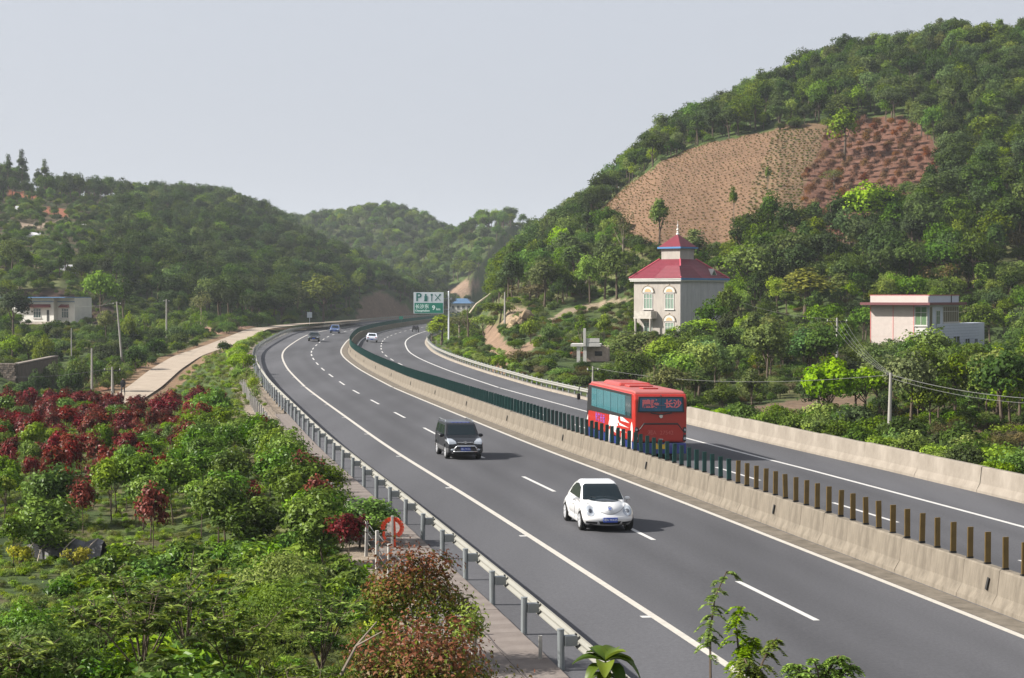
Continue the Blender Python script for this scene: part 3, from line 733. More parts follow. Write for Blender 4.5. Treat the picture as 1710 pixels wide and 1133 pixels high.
def mass(name, label, srcs, pts, rot, sc, idx, tilt=None):
    """one object of many plants: points carry variant, turn and size"""
    c = bpy.data.collections.new(name + '_kinds')          # kept out of the scene; only the instances show
    for i, me in enumerate(srcs):
        o = bpy.data.objects.new('%s_kind_%03d' % (name, i), me); c.objects.link(o)
    me = bpy.data.meshes.new(name); me.vertices.add(len(pts)); me.vertices.foreach_set('co', np.asarray(pts, np.float32).ravel())
    for nm, arr, ty in (('sc', sc, 'FLOAT_VECTOR'), ('rt', rot, 'FLOAT_VECTOR'), ('vi', idx, 'INT')):
        a = me.attributes.new(nm, ty, 'POINT')
        if ty == 'INT': a.data.foreach_set('value', np.asarray(arr, np.int32))
        else: a.data.foreach_set('vector', np.asarray(arr, np.float32).ravel())
    o = link(name, me, kind='stuff'); o['label'] = label
    g = bpy.data.node_groups.new(name, 'GeometryNodeTree')
    g.interface.new_socket('Geometry', in_out='INPUT', socket_type='NodeSocketGeometry'); g.interface.new_socket('Geometry', in_out='OUTPUT', socket_type='NodeSocketGeometry')
    N = g.nodes; gi = N.new('NodeGroupInput'); go = N.new('NodeGroupOutput')
    ci = N.new('GeometryNodeCollectionInfo'); ci.inputs['Collection'].default_value = c; ci.inputs['Separate Children'].default_value = True; ci.inputs['Reset Children'].default_value = True
    ip = N.new('GeometryNodeInstanceOnPoints'); ip.inputs['Pick Instance'].default_value = True
    def na(nm, ty):
        q = N.new('GeometryNodeInputNamedAttribute'); q.data_type = ty; q.inputs['Name'].default_value = nm; return q.outputs['Attribute']
    L = g.links; L.new(gi.outputs[0], ip.inputs['Points']); L.new(ci.outputs[0], ip.inputs['Instance'])
    L.new(na('vi', 'INT'), ip.inputs['Instance Index']); L.new(na('rt', 'FLOAT_VECTOR'), ip.inputs['Rotation']); L.new(na('sc', 'FLOAT_VECTOR'), ip.inputs['Scale'])
    L.new(ip.outputs[0], go.inputs[0])
    md = o.modifiers.new('scatter', 'NODES'); md.node_group = g
    return o

# ------------------------------------------------------------------ hand-placed trees (photo column, top row, crown width, distance)
def crown_tree(key, u, vtop, wpx, Y, label, group=None, cat='tree', name=None, sink=0):
    while name is None and road_s(np.array([(u - 855) * Y / 3100]), np.array([Y]))[0][0] < 15 and Y < 400 and u > 855: Y += 3
    X = (u - 855) * Y / 3100; z = g1(X, Y); h = max(zi(Y, vtop) - z, .6); wid = wpx * Y / 3100
    R0 = {'round': .76, 'tall': .50, 'pine_': .50, 'airy_': .66, 'shrub': 1.1, 'lolli': .58, 'whip': .42}[key[:5] if key[:5] in ('round', 'pine_', 'airy_', 'shrub', 'lolli') else key[:4]]
    return tree(key, X, Y, h, wid / (R0 * h), label, cat, group, rr=RT, name=name, z=z - sink)
RT = random.Random(77)
HAND = [
 ('tall_mid', 1101, 320, 44, 277, 'dark green tree with a bare trunk, alone at the low edge of the field'),
 ('airy_olive', 1040, 350, 46, 276, 'thin olive tree at the left foot of the tan field'),
 ('lollipop', 1281, 279, 15, 300, 'small round-headed tree on a thin stem halfway up the terraced field'),
 ('lollipop', 1224, 312, 18, 287, 'small round-headed tree on a thin stem low in the tan field'),
 ('tall_mid', 1278, 320, 16, 284, 'narrow dark bush tree at the low edge of the terraced field'),
 ('tall_fresh', 1409, 176, 60, 318, 'tall pale yellow-green tree with a bare trunk at the top of the field'),
 ('round_fresh', 1446, 300, 100, 266, 'bright green round tree at the foot of the red shrub plot'),
 ('airy_olive', 1392, 282, 50, 300, 'faint grey-olive tree among the red shrubs'),
 ('round_mid', 1555, 300, 88, 280, 'broad mid-green tree right of the red shrub plot'),
 ('round_fresh', 1640, 250, 60, 300, 'fresh green tree in the wood right of the field'),
 ('airy_olive', 1340, 350, 70, 262, 'feathery olive tree below the terraced field'),
 ('tall_olive', 1160, 372, 60, 258, 'olive tree just behind the little roof tower'),
 ('tall_dark', 1010, 385, 50, 262, 'dark tree under the left corner of the tan field'),
 ('lollipop', 1010, 524, 33, 199, 'round-clipped tree left of the red-roofed house, nearer to it'),
 ('lollipop', 971, 525, 27, 199, 'round-clipped tree left of the red-roofed house, farther from it'),
 ('shrub_mid', 886, 525, 40, 212, 'round green bush on the slope above the dirt track'),
 ('shrub_mid', 918, 536, 42, 206, 'round green bush beside the dirt track, right one of two'),
 ('round_olive', 1064, 545, 112, 176, 'broad yellow-green tree below the red-roofed house'),
 ('round_mid', 1000, 612, 40, 158, 'green tree in front of the small white building'),
 ('round_olive', 1120, 602, 84, 127, 'yellowish round tree behind the coach roof'),
 ('round_dark', 1048, 600, 70, 140, 'dark tree between the coach and the yellow-green tree'),
 ('shrub_mid', 940, 612, 64, 140, 'green bush behind the far rail left of the coach'),
 ('shrub_dark', 975, 622, 50, 136, 'dark bush behind the far rail touching the coach'),
 ('shrub_rust', 868, 578, 60, 170, 'brownish green bush below the dirt track'),
 ('shrub_mid', 900, 596, 60, 158, 'green bush on the bank above the far rail'),
 ('round_dark', 1152, 540, 80, 190, 'dark spreading tree at the front corner of the red-roofed house'),
 ('round_fresh', 1170, 524, 90, 196, 'fresh green tree against the grey side wall of the red-roofed house'),
 ('round_teal', 1192, 560, 110, 174, 'bluish green tree in the village grove'),
 ('round_mid', 1235, 538, 80, 180, 'mid-green tree right of the bluish one'),
 ('round_mid', 1290, 548, 90, 172, 'full green tree in the middle of the village grove'),
 ('round_dark', 1160, 612, 76, 136, 'dark tree behind the rear end of the coach'),
 ('tall_olive', 1345, 440, 96, 222, 'tall olive tree between the two houses'),
 ('tall_fresh', 1404, 452, 54, 224, 'tall fresh green tree right of the tall olive tree'),
 ('round_mid', 1250, 402, 100, 238, 'large rounded tree behind the red-roofed house'),
 ('round_olive', 1217, 468, 52, 210, 'tree hiding the right corner of the red-roofed house'),
 ('round_teal', 1350, 548, 96, 160, 'light bluish green tree beside the middle pole'),
 ('tall_olive', 1257, 604, 46, 128, 'slender yellowish tree with a visible trunk behind the parapet'),
 ('round_dark', 1205, 636, 64, 122, 'low dark tree above the concrete parapet'),
 ('round_dark', 1400, 590, 90, 150, 'dark tree left of the near pole'),
 ('round_fresh', 1552, 540, 104, 148, 'big bright round tree in front of the pale flat-roofed house'),
 ('round_mid', 1440, 566, 62, 174, 'low round tree at the left corner of the pale flat-roofed house'),
 ('round_mid', 1492, 564, 62, 172, 'low round tree under the pale wall of the flat-roofed house'),
 ('round_mid', 1430, 628, 86, 128, 'wide green tree just left of the near pole'),
 ('round_fresh', 1668, 570, 62, 168, 'fresh green tree right of the grey annex'),
 ('round_dark', 1622, 590, 60, 158, 'dark bush in front of the grey annex'),
 ('round_mid', 1637, 645, 66, 122, 'round-crowned tree with a clear trunk near the right edge'),
 ('round_dark', 1535, 636, 96, 124, 'dark tree right of the near pole'),
 ('round_dark', 1600, 640, 70, 130, 'dark tree behind the round-crowned one'),
 ('tall_fresh', 1520, 355, 50, 262, 'pale green tree on the slope under the soil strip'),
 ('round_mid', 1590, 470, 70, 240, 'green tree behind the flat-roofed house'),
 ('round_fresh', 1655, 460, 70, 236, 'light green tree on the terraces right of the flat-roofed house'),
 ('round_mid', 1690, 500, 60, 225, 'green terrace tree at the right edge'),
 ('round_mid', 1700, 615, 50, 135, 'green tree at the far right under the wires'),
 ('tall_fresh', 738, 522, 60, 300, 'bright feathery thicket behind the sign pole'),
 ('airy_olive', 768, 520, 66, 292, 'thin olive thicket right of the sign pole'),
 ('tall_fresh', 722, 536, 30, 312, 'bright narrow thicket left of the sign pole'),
 ('round_mid', 835, 500, 60, 262, 'green tree above the sandstone outcrop'),
 ('shrub_rust', 885, 462, 80, 270, 'brownish tree over the outcrop'),
 ('round_fresh', 808, 520, 50, 275, 'light green bush left of the outcrop'),
 ('round_fresh', 985, 420, 60, 262, 'fresh green tree in the wood left of the red-roofed house'),
 ('round_mid', 1030, 410, 76, 258, 'large round green tree close left of the red roof'),
 ('round_fresh', 170, 438, 66, 292, 'tall bright green tree right of the bungalow'),
 ('tall_dark', 207, 458, 42, 300, 'darker tree touching the tall bright one'),
 ('round_olive', 176, 513, 38, 262, 'round clipped tree by the leaning pole'),
 ('round_dark', 22, 478, 70, 268, 'dark round tree hiding the left end of the bungalow'),
 ('round_mid', 60, 425, 50, 345, 'green tree on the red bank behind the bungalow'),
 ('round_mid', 85, 430, 60, 345, 'green tree above the bungalow roof'),
 ('airy_olive', 336, 482, 44, 305, 'feathery pale tree by the side road'),
 ('round_olive', 540, 452, 84, 405, 'large light tree at the foot of the left wooded hill'),
 ('tall_fresh', 440, 452, 40, 425, 'light green tree in the left wood'),
 ('tall_fresh', 470, 456, 34, 425, 'slim light green tree in the left wood'),
 ('shrub_fresh', 20, 552, 60, 215, 'bright hedge bush above the stone wall, left one'),
 ('shrub_fresh', 48, 550, 52, 216, 'bright hedge bush above the stone wall, middle one'),
 ('shrub_mid', 74, 556, 40, 214, 'bright hedge bush above the stone wall, right one'),
 ('shrub_mid', 130, 588, 50, 192, 'dark green bush in the hollow below the stone wall'),
 ('shrub_mid', 160, 592, 44, 200, 'green bush behind the two valley poles'),
 ('shrub_dark', 118, 604, 56, 182, 'low dark bush at the end of the stone wall'),
 ('shrub_dark', 226, 572, 50, 215, 'dark bush beside the bend of the side road'),
 ('shrub_mid', 190, 600, 44, 188, 'bush beside the short valley pole'),
 ('shrub_mid', 215, 520, 34, 258, 'small dark tree right of the clipped one'),
 ('shrub_dark', 62, 612, 40, 186, 'dark bush against the shaded side of the stone wall, nearer one'),
 ('shrub_mid', 88, 600, 40, 200, 'green bush against the shaded side of the stone wall, farther one'),
 ('shrub_dark', 40, 632, 40, 182, 'low dark bush in front of the stone wall corner'),
 ('pine_dark', 15, 258, 26, 545, 'pine at the left end of the skyline'),
 ('pine_dark', 38, 250, 28, 545, 'tallest pine on the left skyline'),
 ('pine_dark', 76, 266, 24, 545, 'lone pointed pine on the left skyline'),
 ('pine_dark', 110, 282, 20, 550, 'small pine lowest on the left skyline'),
]
def ordn(i):
    A = ['first', 'second', 'third', 'fourth', 'fifth', 'sixth', 'seventh', 'eighth', 'ninth', 'tenth', 'eleventh', 'twelfth', 'thirteenth', 'fourteenth', 'fifteenth', 'sixteenth', 'seventeenth', 'eighteenth', 'nineteenth']
    if i < 19: return A[i]
    T_ = ['twent', 'thirt', 'fort', 'fift'][(i + 1) // 10 - 2]
    return T_ + 'ieth' if (i + 1) % 10 == 0 else T_ + 'y-' + A[(i + 1) % 10 - 1]
for k_, u_, v_, w_, Y_, lab_ in HAND:
    cat_ = 'shrub' if k_.startswith('shrub') else 'tree'
    crown_tree(k_, u_, v_, w_, Y_, lab_, cat=cat_)
# ------------------------------------------------------------------ woods
G = np.random.default_rng(12)
def jitter_grid(x0, x1, y0, y1, d):
    X, Y = np.meshgrid(np.arange(x0, x1, d), np.arange(y0, y1, d)); X = X.ravel(); Y = Y.ravel()
    return X + G.uniform(-.45, .45, len(X)) * d, Y + G.uniform(-.45, .45, len(Y)) * d
pts = []
for (x0, x1, y0, y1, d, hmin, hmax, tag_) in (
    (-2, 150, 236, 455, 3.5, 4.2, 7.5, 'R'), (-230, -14, 325, 680, 4.2, 4.6, 8.0, 'L'), (-190, 60, 660, 1000, 5.0, 5, 8, 'F'),
    (8, 80, 106, 240, 3.6, 3.0, 5.2, 'V'), (-4, 20, 215, 240, 3.0, 2.0, 4.0, 'V')):
    X, Y = jitter_grid(x0, x1, y0, y1, d); Z = ground(X, Y); u, v = px(X, Y, Z)
    ok = (u > -120) & (u < 1830)
    s, _ = road_s(X, Y); ok &= (np.abs(s) > 17)
    for P in CLEAR: ok &= ~inpoly(u, v, P)
    if tag_ == 'V': ok &= (s > 17.5) & ~((np.abs(X - 8) < 6) & (Y > 165) & (Y < 192)) & ~((v > 655) & (v < 700) & (u > 1370) & (u < 1460)) & (Y > 112 + (X - 8) * -.25)
    ok &= poly_dist(X, Y, SIDE)[0] > 7; ok &= poly_dist(X, Y, SIDE2)[0] > 6
    for (a, b_, r, z) in PADS: ok &= np.hypot(X - a, Y - b_) > min(r + 1.5, 9.5 if r > 9.5 else r + 1.5)
    if tag_ == 'L': ok &= (Y > 335) | (u > 250)
    if tag_ == 'L': ok &= ~((u < 200) & (G.uniform(size=len(X)) < .25))
    if tag_ == 'R': ok &= (Y < 440)
    X, Y, Z, u, v = X[ok], Y[ok], Z[ok], u[ok], v[ok]
    n_ = fbm(X * .045, Y * .03, 31) + G.normal(size=len(X)) * .07
    h = (hmin + (hmax - hmin) * G.uniform(-.15, 1.25, len(X)) ** 1.0) * np.where(n_ > .55, .9, 1); h = np.where((u > 960) & (u < 1240) & (Y > 240) & (Y < 292), np.minimum(h, 2.6), h)
    if tag_ == 'L': h = np.where((u < 200) & (v > 338) & (v < 455), h * .42, h)
    for (ua, ub, ym, vm) in ((1410, 1690, 194, 566), (1020, 1150, 212, 556), (925, 1035, 186, 606)):
        h = np.where((u > ua) & (u < ub) & (Y < ym), np.clip(EYE + Y * (492 - vm) / 3100 - Z, 1.2, h), h)
    for i in range(len(X)): pts.append((X[i], Y[i], Z[i], h[i], n_[i], u[i], v[i], tag_))
# what the viewer can see of them: drop trees hidden behind the crest
keep = []
for p_ in pts:
    X, Y, Z, h = p_[:4]; t = np.linspace(.55, .97, 22); zz = EYE + (Z + h * .9 - EYE) * t
    if np.all(ground(X * t, Y * t) < zz + .5): keep.append(p_)
pts = keep
def pick(n_, tag_, r, u, v):
    if tag_ == 'L':
        if n_ < .54: return r.choices(['round_dark', 'tall_dark', 'round_mid', 'pine_dark', 'tall_mid'], [6, 4, .8, 2.5, .6])[0]
        return r.choices(['round_mid', 'tall_mid', 'round_dark', 'tall_dark', 'round_fresh'], [3, 2, 4, 2, .3])[0]
    if tag_ == 'F':
        if n_ < .42: return r.choices(['round_dark', 'round_mid', 'tall_mid'], [3, 4, 1])[0]
        return r.choices(['round_mid', 'round_dark', 'round_fresh', 'tall_mid'], [4, 3, 1, 2])[0]
    if tag_ == 'V': return r.choices(['round_mid', 'round_dark', 'round_fresh', 'round_olive', 'tall_mid'], [5, 2.6, 2.6, .8, 1])[0]
    if u > 1440 and 330 < v < 520: return r.choices(['round_dark', 'tall_dark', 'round_mid', 'shrub_rust'], [5, 3, 1.2, .4])[0]
    if n_ < .47: return r.choices(['round_dark', 'tall_dark', 'round_mid', 'pine_dark', 'airy_olive'], [5, 4, 2, 1.2, .3])[0]
    if n_ < .60: return r.choices(['round_mid', 'tall_mid', 'round_dark', 'tall_dark', 'round_fresh', 'tall_olive'], [4, 3, 4, 2, .7, .5])[0]
    return r.choices(['round_fresh', 'round_mid', 'tall_fresh', 'round_dark', 'airy_fresh', 'tall_teal'], [1.6, 4, 1.0, 2, .8, .4])[0]
rw = random.Random(3)
pts = [(*p_, pick(p_[4], p_[7], rw, p_[5], p_[6])) for p_ in pts]
pts.sort(key=lambda p_: -p_[3] / p_[1])
NIND = 200
DESC = {'dark': 'dark green', 'mid': 'mid-green', 'fresh': 'light green', 'olive': 'olive green', 'teal': 'bluish green', 'rust': 'brownish'}
SHAPE = {'round': 'round-crowned', 'tall': 'narrow-crowned', 'pine': 'pointed', 'airy': 'thin-leaved', 'shrub': 'low bushy'}
def where_(p_):
    u, v = p_[5], p_[6]
    if p_[7] == 'L': return 'on the left wooded hill'
    if p_[7] == 'V': return 'between the village houses' if u < 1440 else 'beside the flat-roofed house'
    if u < 1000: return 'on the spur left of the field'
    if v < 330: return 'on the hilltop above the brown field'
    if u < 1225: return 'in the wood behind the red-roofed house'
    if u < 1440: return 'in the wood below the terraced field'
    return 'right of the red shrub plot'
IND = {}
for p_ in pts[:NIND]:
    sh, cl = p_[8].split('_'); w_ = where_(p_)
    t_ = tree(p_[8], p_[0], p_[1], p_[3], RT.uniform(.9, 1.15), '%s %s tree %s' % (SHAPE[sh], DESC[cl], w_), 'tree',
         '%s %s trees %s' % (SHAPE[sh], DESC[cl], w_), rr=RT, z=p_[2])
    IND.setdefault(t_['group'], []).append((p_[5], t_))
for L_ in IND.values():
    L_.sort(key=lambda q: q[0])
    if len(L_) > 1:
        for i_, (_u, t_) in enumerate(L_): t_['label'] = t_['label'] + ', ' + ordn(i_) + ' from the left'
rest = pts[NIND:]
kinds_used = sorted({p_[8] for p_ in rest}); srcs = []; off = {}
for k in kinds_used:
    off[k] = (len(srcs), len(KIND[k])); srcs += joined(k)
for nm_, tg_, lab_ in (('hillside_wood', 'RV', 'dense spring wood covering the right hill around the brown field'), ('left_hill_wood', 'L', 'dark mixed wood covering the left hills'), ('distant_wood', 'F', 'hazy green wood on the far hills')):
    q = [p_ for p_ in rest if p_[7] in tg_]
    mass(nm_, lab_, srcs, [(p_[0], p_[1], p_[2] - .3) for p_ in q],
         [(rw.uniform(-.06, .06), rw.uniform(-.06, .06), rw.uniform(0, 6.28)) for p_ in q],
         [(p_[3] * s_, p_[3] * s_, p_[3]) for p_ in q for s_ in (rw.uniform(.85, 1.2),)],
         [off[p_[8]][0] + rw.randrange(off[p_[8]][1]) for p_ in q])
print('woods', len(pts), [sum(1 for p_ in pts if p_[7] == c) for c in 'RLFV'])
# understorey: low bushes over slopes
def under(name, label, n, box, keys, hr, cond):
    X = G.uniform(box[0], box[1], n); Y = G.uniform(box[2], box[3], n); Z = ground(X, Y); u, v = px(X, Y, Z); s, _ = road_s(X, Y)
    ok = (u > -60) & (u < 1780) & cond(X, Y, Z, u, v, s) & (poly_dist(X, Y, SIDE)[0] > 2.8) & (poly_dist(X, Y, SIDE2)[0] > 2.6)
    X, Y, Z = X[ok], Y[ok], Z[ok]; m = len(X)
    sr_ = []; of = []
    for k in keys: a = len(sr_); sr_ += joined(k); of.append((a, len(KIND[k])))
    kk = G.integers(0, len(keys), m); idx = [of[i][0] + int(G.integers(0, of[i][1])) for i in kk]
    h = G.uniform(*hr, m)
    return mass(name, label, sr_, np.stack([X, Y, Z - h * .12], 1), np.stack([G.uniform(-.1, .1, m), G.uniform(-.1, .1, m), G.uniform(0, 6.28, m)], 1),
                np.stack([h * G.uniform(.9, 1.5, m), h * G.uniform(.9, 1.5, m), h], 1), idx)
def npin(u, v, polys):
    r = np.zeros(len(u), bool)
    for P in polys: r |= inpoly(u, v, P)
    return r
make_kind('tuft', 'olive', 3, (.55, .55, .42), .36, 14, 170, (.34, .035), .5, hang=-1.2, loose=.5, th=.1, r0=.01)
make_kind('tuft2', 'fresh', 3, (.55, .55, .42), .36, 14, 200, (.30, .05), .5, hang=-1.0, loose=.5, th=.1, r0=.01)
make_kind('weed', 'fresh', 3, (.5, .5, .42), .38, 14, 260, (.16, .09), .45, loose=.5, th=.3, r0=.012)
make_kind('weedd', 'mid', 3, (.5, .5, .42), .38, 14, 260, (.16, .09), .45, loose=.5, th=.3, r0=.012)
bare = [ZONES[i][0] for i in (3, 4, 5, 6, 8, 9, 10, 11, 12, 15)]
under('slope_scrub', 'low scrub and brush covering the open slopes on the right', 5200, (-20, 60, 85, 290), ['shrub_mid', 'shrub_dark', 'shrub_rust', 'shrub_mid', 'weedd'], (.5, 1.5),
      lambda X, Y, Z, u, v, s: (s > 14.2) & ~npin(u, v, bare + [ZONES[13][0]]) & ~inpoly(u, v, FIELD) & (np.hypot(X - 26, Y - 214) > 6) & (np.hypot(X - 46, Y - 204) > 8) & ~((np.abs(X - 8) < 3.4) & (Y > 183) & (Y < 191)))
under('valley_scrub', 'dark scrub filling the hollow left of the side road', 5200, (-100, -24, 136, 340), ['shrub_mid', 'shrub_dark', 'shrub_mid', 'weedd', 'shrub_dark', 'tuft'], (.5, 1.5),
      lambda X, Y, Z, u, v, s: (s < -21) & (X < np.interp(Y, SIDE[:, 1], SIDE[:, 0]) - 2.5) & (np.hypot(X + 81, Y - 306) > 12))
under('verge_grass', 'rough grass on the bank between side road and highway', 9000, (-60, -10, 128, 400), ['tuft', 'tuft2', 'tuft', 'weed'], (.25, .7),
      lambda X, Y, Z, u, v, s: (s < -12.9) & (X > np.interp(Y, SIDE[:, 1], SIDE[:, 0]) + 2.2))
under('hill_undergrowth', 'undergrowth between the trees of the hills', 7000, (-230, 150, 235, 560), ['shrub_mid', 'shrub_dark', 'shrub_mid'], (1.5, 3.2),
      lambda X, Y, Z, u, v, s: (np.abs(s) > 16) & ~npin(u, v, CLEAR))
under('verge_grass', 'tufts of green grass along the far rail', 2500, (-30, 20, 110, 430), ['weed', 'tuft2', 'shrub_fresh'], (.4, 1.0),
      lambda X, Y, Z, u, v, s: (s > 12.7) & (s < 16.5))
# ------------------------------------------------------------------ crops on the field
rc = np.random.default_rng(8)
_y = np.arange(255, 366, 1.9); X, Y = np.meshgrid(np.arange(-5, 90, .62), _y); X = X.ravel() + rc.uniform(-.3, .3, X.size); Y = Y.ravel() + rc.uniform(-.09, .09, Y.size) + .8 * np.sin(X * .06)
Z = ground(X, Y); u, v = px(X, Y, Z); ok = inpoly(u, v, FIELD) & ~inpoly(u, v, F_RED); X, Y, Z, u, v = X[ok], Y[ok], Z[ok], u[ok], v[ok]
midf = inpoly(u, v, F_MID)
make_kind('tuftb', 'olive', 3, (.5, .5, .45), .4, 8, 60, (.34, .12), .5, th=.2, r0=.02)
MT['straw'] = leafmat('leaf_straw', (.085, .062, .036), (.15, .115, .07), rnd=(.02, .2, .2), trans=.1, rough=.8)
make_kind('tuftt', 'straw', 3, (.5, .5, .45), .4, 8, 60, (.34, .12), .5, th=.2, r0=.02)
sr_ = joined('tuftt') + joined('tuftb'); h = np.where(midf, rc.uniform(.42, .62, len(X)), rc.uniform(.22, .40, len(X)))
mass('crop_rows', 'rows of small crop plants on the tan and terraced parts of the field', sr_, np.stack([X, Y, Z], 1), np.stack([X*0, X*0, rc.uniform(0, 6, len(X))], 1), np.stack([h*1.1, h*1.1, h], 1),
     np.where(midf, rc.integers(2, 6, len(X)), rc.integers(0, 5, len(X))))
make_kind('dryshrub', 'dry', 5, (.5, .5, .44), .46, 26, 900, (.11, .035), .42, loose=.35, th=.4, r0=.02, hang=-.8)
cand = []
for i, yy_ in enumerate(np.arange(262, 368, 3.5)):
    for j, xx_ in enumerate(np.arange(30, 92, 2.6)):
        x_ = xx_ + (i % 2) * 1.1 + rc.uniform(-.35, .35); y_ = yy_ + rc.uniform(-.5, .5); z_ = g1(x_, y_); u_, v_ = px(x_, y_, z_)
        if inpoly(np.array([u_]), np.array([v_]), F_RED)[0] and inpoly(np.array([u_]), np.array([v_]), FIELD)[0] and not inpoly(np.array([u_]), np.array([v_]), ZONES[3][0])[0]: cand.append((x_, y_, z_, i))
print('dry shrubs', len(cand))
rows_ = {}
for c_ in cand[:300]: rows_.setdefault(c_[3], []).append(c_)
for ri_, rk in enumerate(sorted(rows_)):
    for ci_, (x_, y_, z_, _i) in enumerate(sorted(rows_[rk])):
        tree('dryshrub', x_, y_, rc.uniform(1.5, 2.4), rc.uniform(.7, 1.0), 'reddish dry shrub, %s from left in the %s row up of the hillside plot' % (ordn(ci_), ordn(ri_)), 'shrub', 'reddish shrubs planted on the hillside plot', rr=RT, name='shrub', z=z_)
# ------------------------------------------------------------------ the nursery
def sap_meshes(m, n, R, zc, ncl, nl, leaf, clump, h, seed, **k):
    L = []
    for v in range(n):
        g = np.random.default_rng(seed + v)
        cm, C = foliage_mesh('crown', MT[m], seed + v, np.array(R) * g.uniform(.85, 1.15, 3), zc, ncl, nl, leaf, clump, **k)
        L.append((cm, trunk_mesh(seed + v, zc, .022, C, m_bark, name='stem', base=-.2)))
    return L
SAPG = sap_meshes('glossy', 6, (.72, .72, .68), 1.40, 32, 1700, (.125, .060), .34, 2.1, 500, bottom=-.6)
SAPD = sap_meshes('mid', 3, (.62, .62, .50), 1.45, 24, 1100, (.13, .060), .36, 2.0, 540, bottom=-.3)
SAPR = sap_meshes('red', 7, (.58, .58, .66), 1.30, 22, 900, (.15, .066), .34, 2.0, 560, bottom=-.5, loose=.45, tipz=None, hang=-.8)
for cm, _t in SAPR:      # some leaves of the red ones stay green, low in the crown
    n_ = len(cm.vertices); t_ = np.empty(n_ * 4, np.float32); cm.attributes['tint'].data.foreach_get('color', t_); t_ = t_.reshape(-1, 4)
    co = np.empty(n_ * 3, np.float32); cm.vertices.foreach_get('co', co); z = co.reshape(-1, 4, 3)[:, :, 2].mean(1)
    g_ = (np.random.default_rng(1).uniform(size=len(z)) < np.clip((1.15 - z) * 1.1, .05, .8)).astype(float); t_[:, 1] = np.repeat(g_, 4); cm.attributes['tint'].data.foreach_set('color', t_.ravel())
SAPB = sap_meshes('glossy', 5, (.90, .90, .80), 1.0, 40, 2600, (.125, .060), .32, 1.9, 520, bottom=-.9)
rn = random.Random(21); SAP = []
def put_sap(kind, x, y, h, w=1.0, tilt=None):
    L, base, nm = {'green': (SAPG, 2.1, 'glossy green'), 'dull': (SAPD, 1.95, 'dull green'), 'bush': (SAPB, 1.9, 'round dense green'), 'red': (SAPR, 1.95, 'red-leaved')}[kind]
    cm, tm = rn.choice(L); k = h / base
    t = thing('sapling', None, 'sapling', (x, y, g1(x, y)), rn.uniform(0, 6.28)); t.scale = (k * w, k * w, k)
    for nm2, me in (('crown', cm), ('stem', tm)):
        o = bpy.data.objects.new(nm2, me); COL.objects.link(o); o.parent = t
    SAP.append((kind, nm, x, y, t))
def sx(y): return float(cx(y))
rows = list(np.arange(56, 137, 2.75))
for ri, y in enumerate(rows):
    xl = -.292 * y - .5; xr = sx(y) - 16.6
    x = xl + rn.uniform(0, 1)
    while x < xr:
        u_, v_ = 855 + 3100 * x / y, 492 + 3100 * 8.2 / y
        edge = (xr - x) < 3.0
        if y > 84: kind = 'green' if edge and rn.random() < .3 else 'red' if rn.random() < (.90 if y > 100 else .74) else rn.choice(['green', 'dull'])
        elif y > 68: kind = 'green' if edge else rn.choices(['red', 'green', 'dull'], [.72, .4, .05])[0]
        else: kind = rn.choices(['red', 'green', 'dull'], [.32, .5, .08])[0]
        skip = .10 if y > 90 else .06 if y > 68 else .14
        if rn.random() > skip and not (y < 62 and x < -11) :
            put_sap(kind, x + rn.uniform(-.3, .3), y + rn.uniform(-.55, .55), {'red': rn.uniform(1.6, 2.5), 'green': rn.uniform(1.8, 2.6), 'dull': rn.uniform(1.6, 2.2)}[kind], rn.uniform(.72, 1.05) if kind == 'red' else rn.uniform(.85, 1.2))
        x += rn.uniform(1.35, 1.9) if y > 84 else rn.uniform(1.6, 2.3)
# bushes close to the fence and a few picked out in the photograph (column, row of top, crown width, distance)
for k_, u_, vt_, w_, Y_ in (('green', 600, 822, 120, 55), ('green', 520, 812, 90, 57), ('green', 535, 765, 80, 66), ('green', 470, 725, 80, 76), ('green', 415, 690, 70, 88),
                            ('green', 350, 640, 62, 108), ('red', 450, 760, 60, 70), ('green', 355, 720, 70, 76), ('green', 225, 745, 90, 68), ('green', 250, 790, 90, 62),
                            ('green', 345, 690, 60, 90), ('green', 90, 765, 100, 66), ('green', 415, 818, 110, 56), ('green', 80, 820, 110, 57), ('green', 20, 860, 60, 55), ('green', 210, 735, 60, 72)):
    k_ = 'bush' if k_ == 'green' and (u_ > 340 or w_ > 95) else k_; X_ = (u_ - 855) * Y_ / 3100; h_ = zi(Y_, vt_) - g1(X_, Y_); put_sap(k_, X_, Y_, h_, min(1.6, 1.3 * (w_ * Y_ / 3100) / 1.85 / (h_ / 1.9)))
for a_ in np.arange(53, 96, 2.5):
    x_, y_, z_ = at(a_ + rn.uniform(-.8, .8), -14.9 + rn.uniform(-.5, .25)); put_sap(rn.choices(['bush', 'red'], [.88, .12])[0], float(x_), float(y_), rn.uniform(1.7, 2.4), rn.uniform(.9, 1.15))
# names by row, counted from the fence-side back
ORD = ['first', 'second', 'third', 'fourth', 'fifth', 'sixth', 'seventh', 'eighth', 'ninth', 'tenth', 'eleventh', 'twelfth', 'thirteenth', 'fourteenth', 'fifteenth', 'sixteenth', 'seventeenth', 'eighteenth', 'nineteenth', 'twentieth', 'twenty-first', 'twenty-second', 'twenty-third', 'twenty-fourth', 'twenty-fifth', 'twenty-sixth', 'twenty-seventh', 'twenty-eighth', 'twenty-ninth', 'thirtieth', 'thirty-first', 'thirty-second', 'thirty-third']
byrow = {}
for s_ in SAP: byrow.setdefault((int((137 - s_[3]) // 2.75), s_[1]), []).append(s_)
for (r_, nm), L in byrow.items():
    L.sort(key=lambda q: q[2])
    for i, q in enumerate(L):
        q[4]['label'] = '%s sapling, %s from left in the %s nursery row from the side road' % (nm, ORD[i], ORD[min(max(r_, 0), 32)])
        q[4]['group'] = '%s saplings in the roadside nursery' % nm
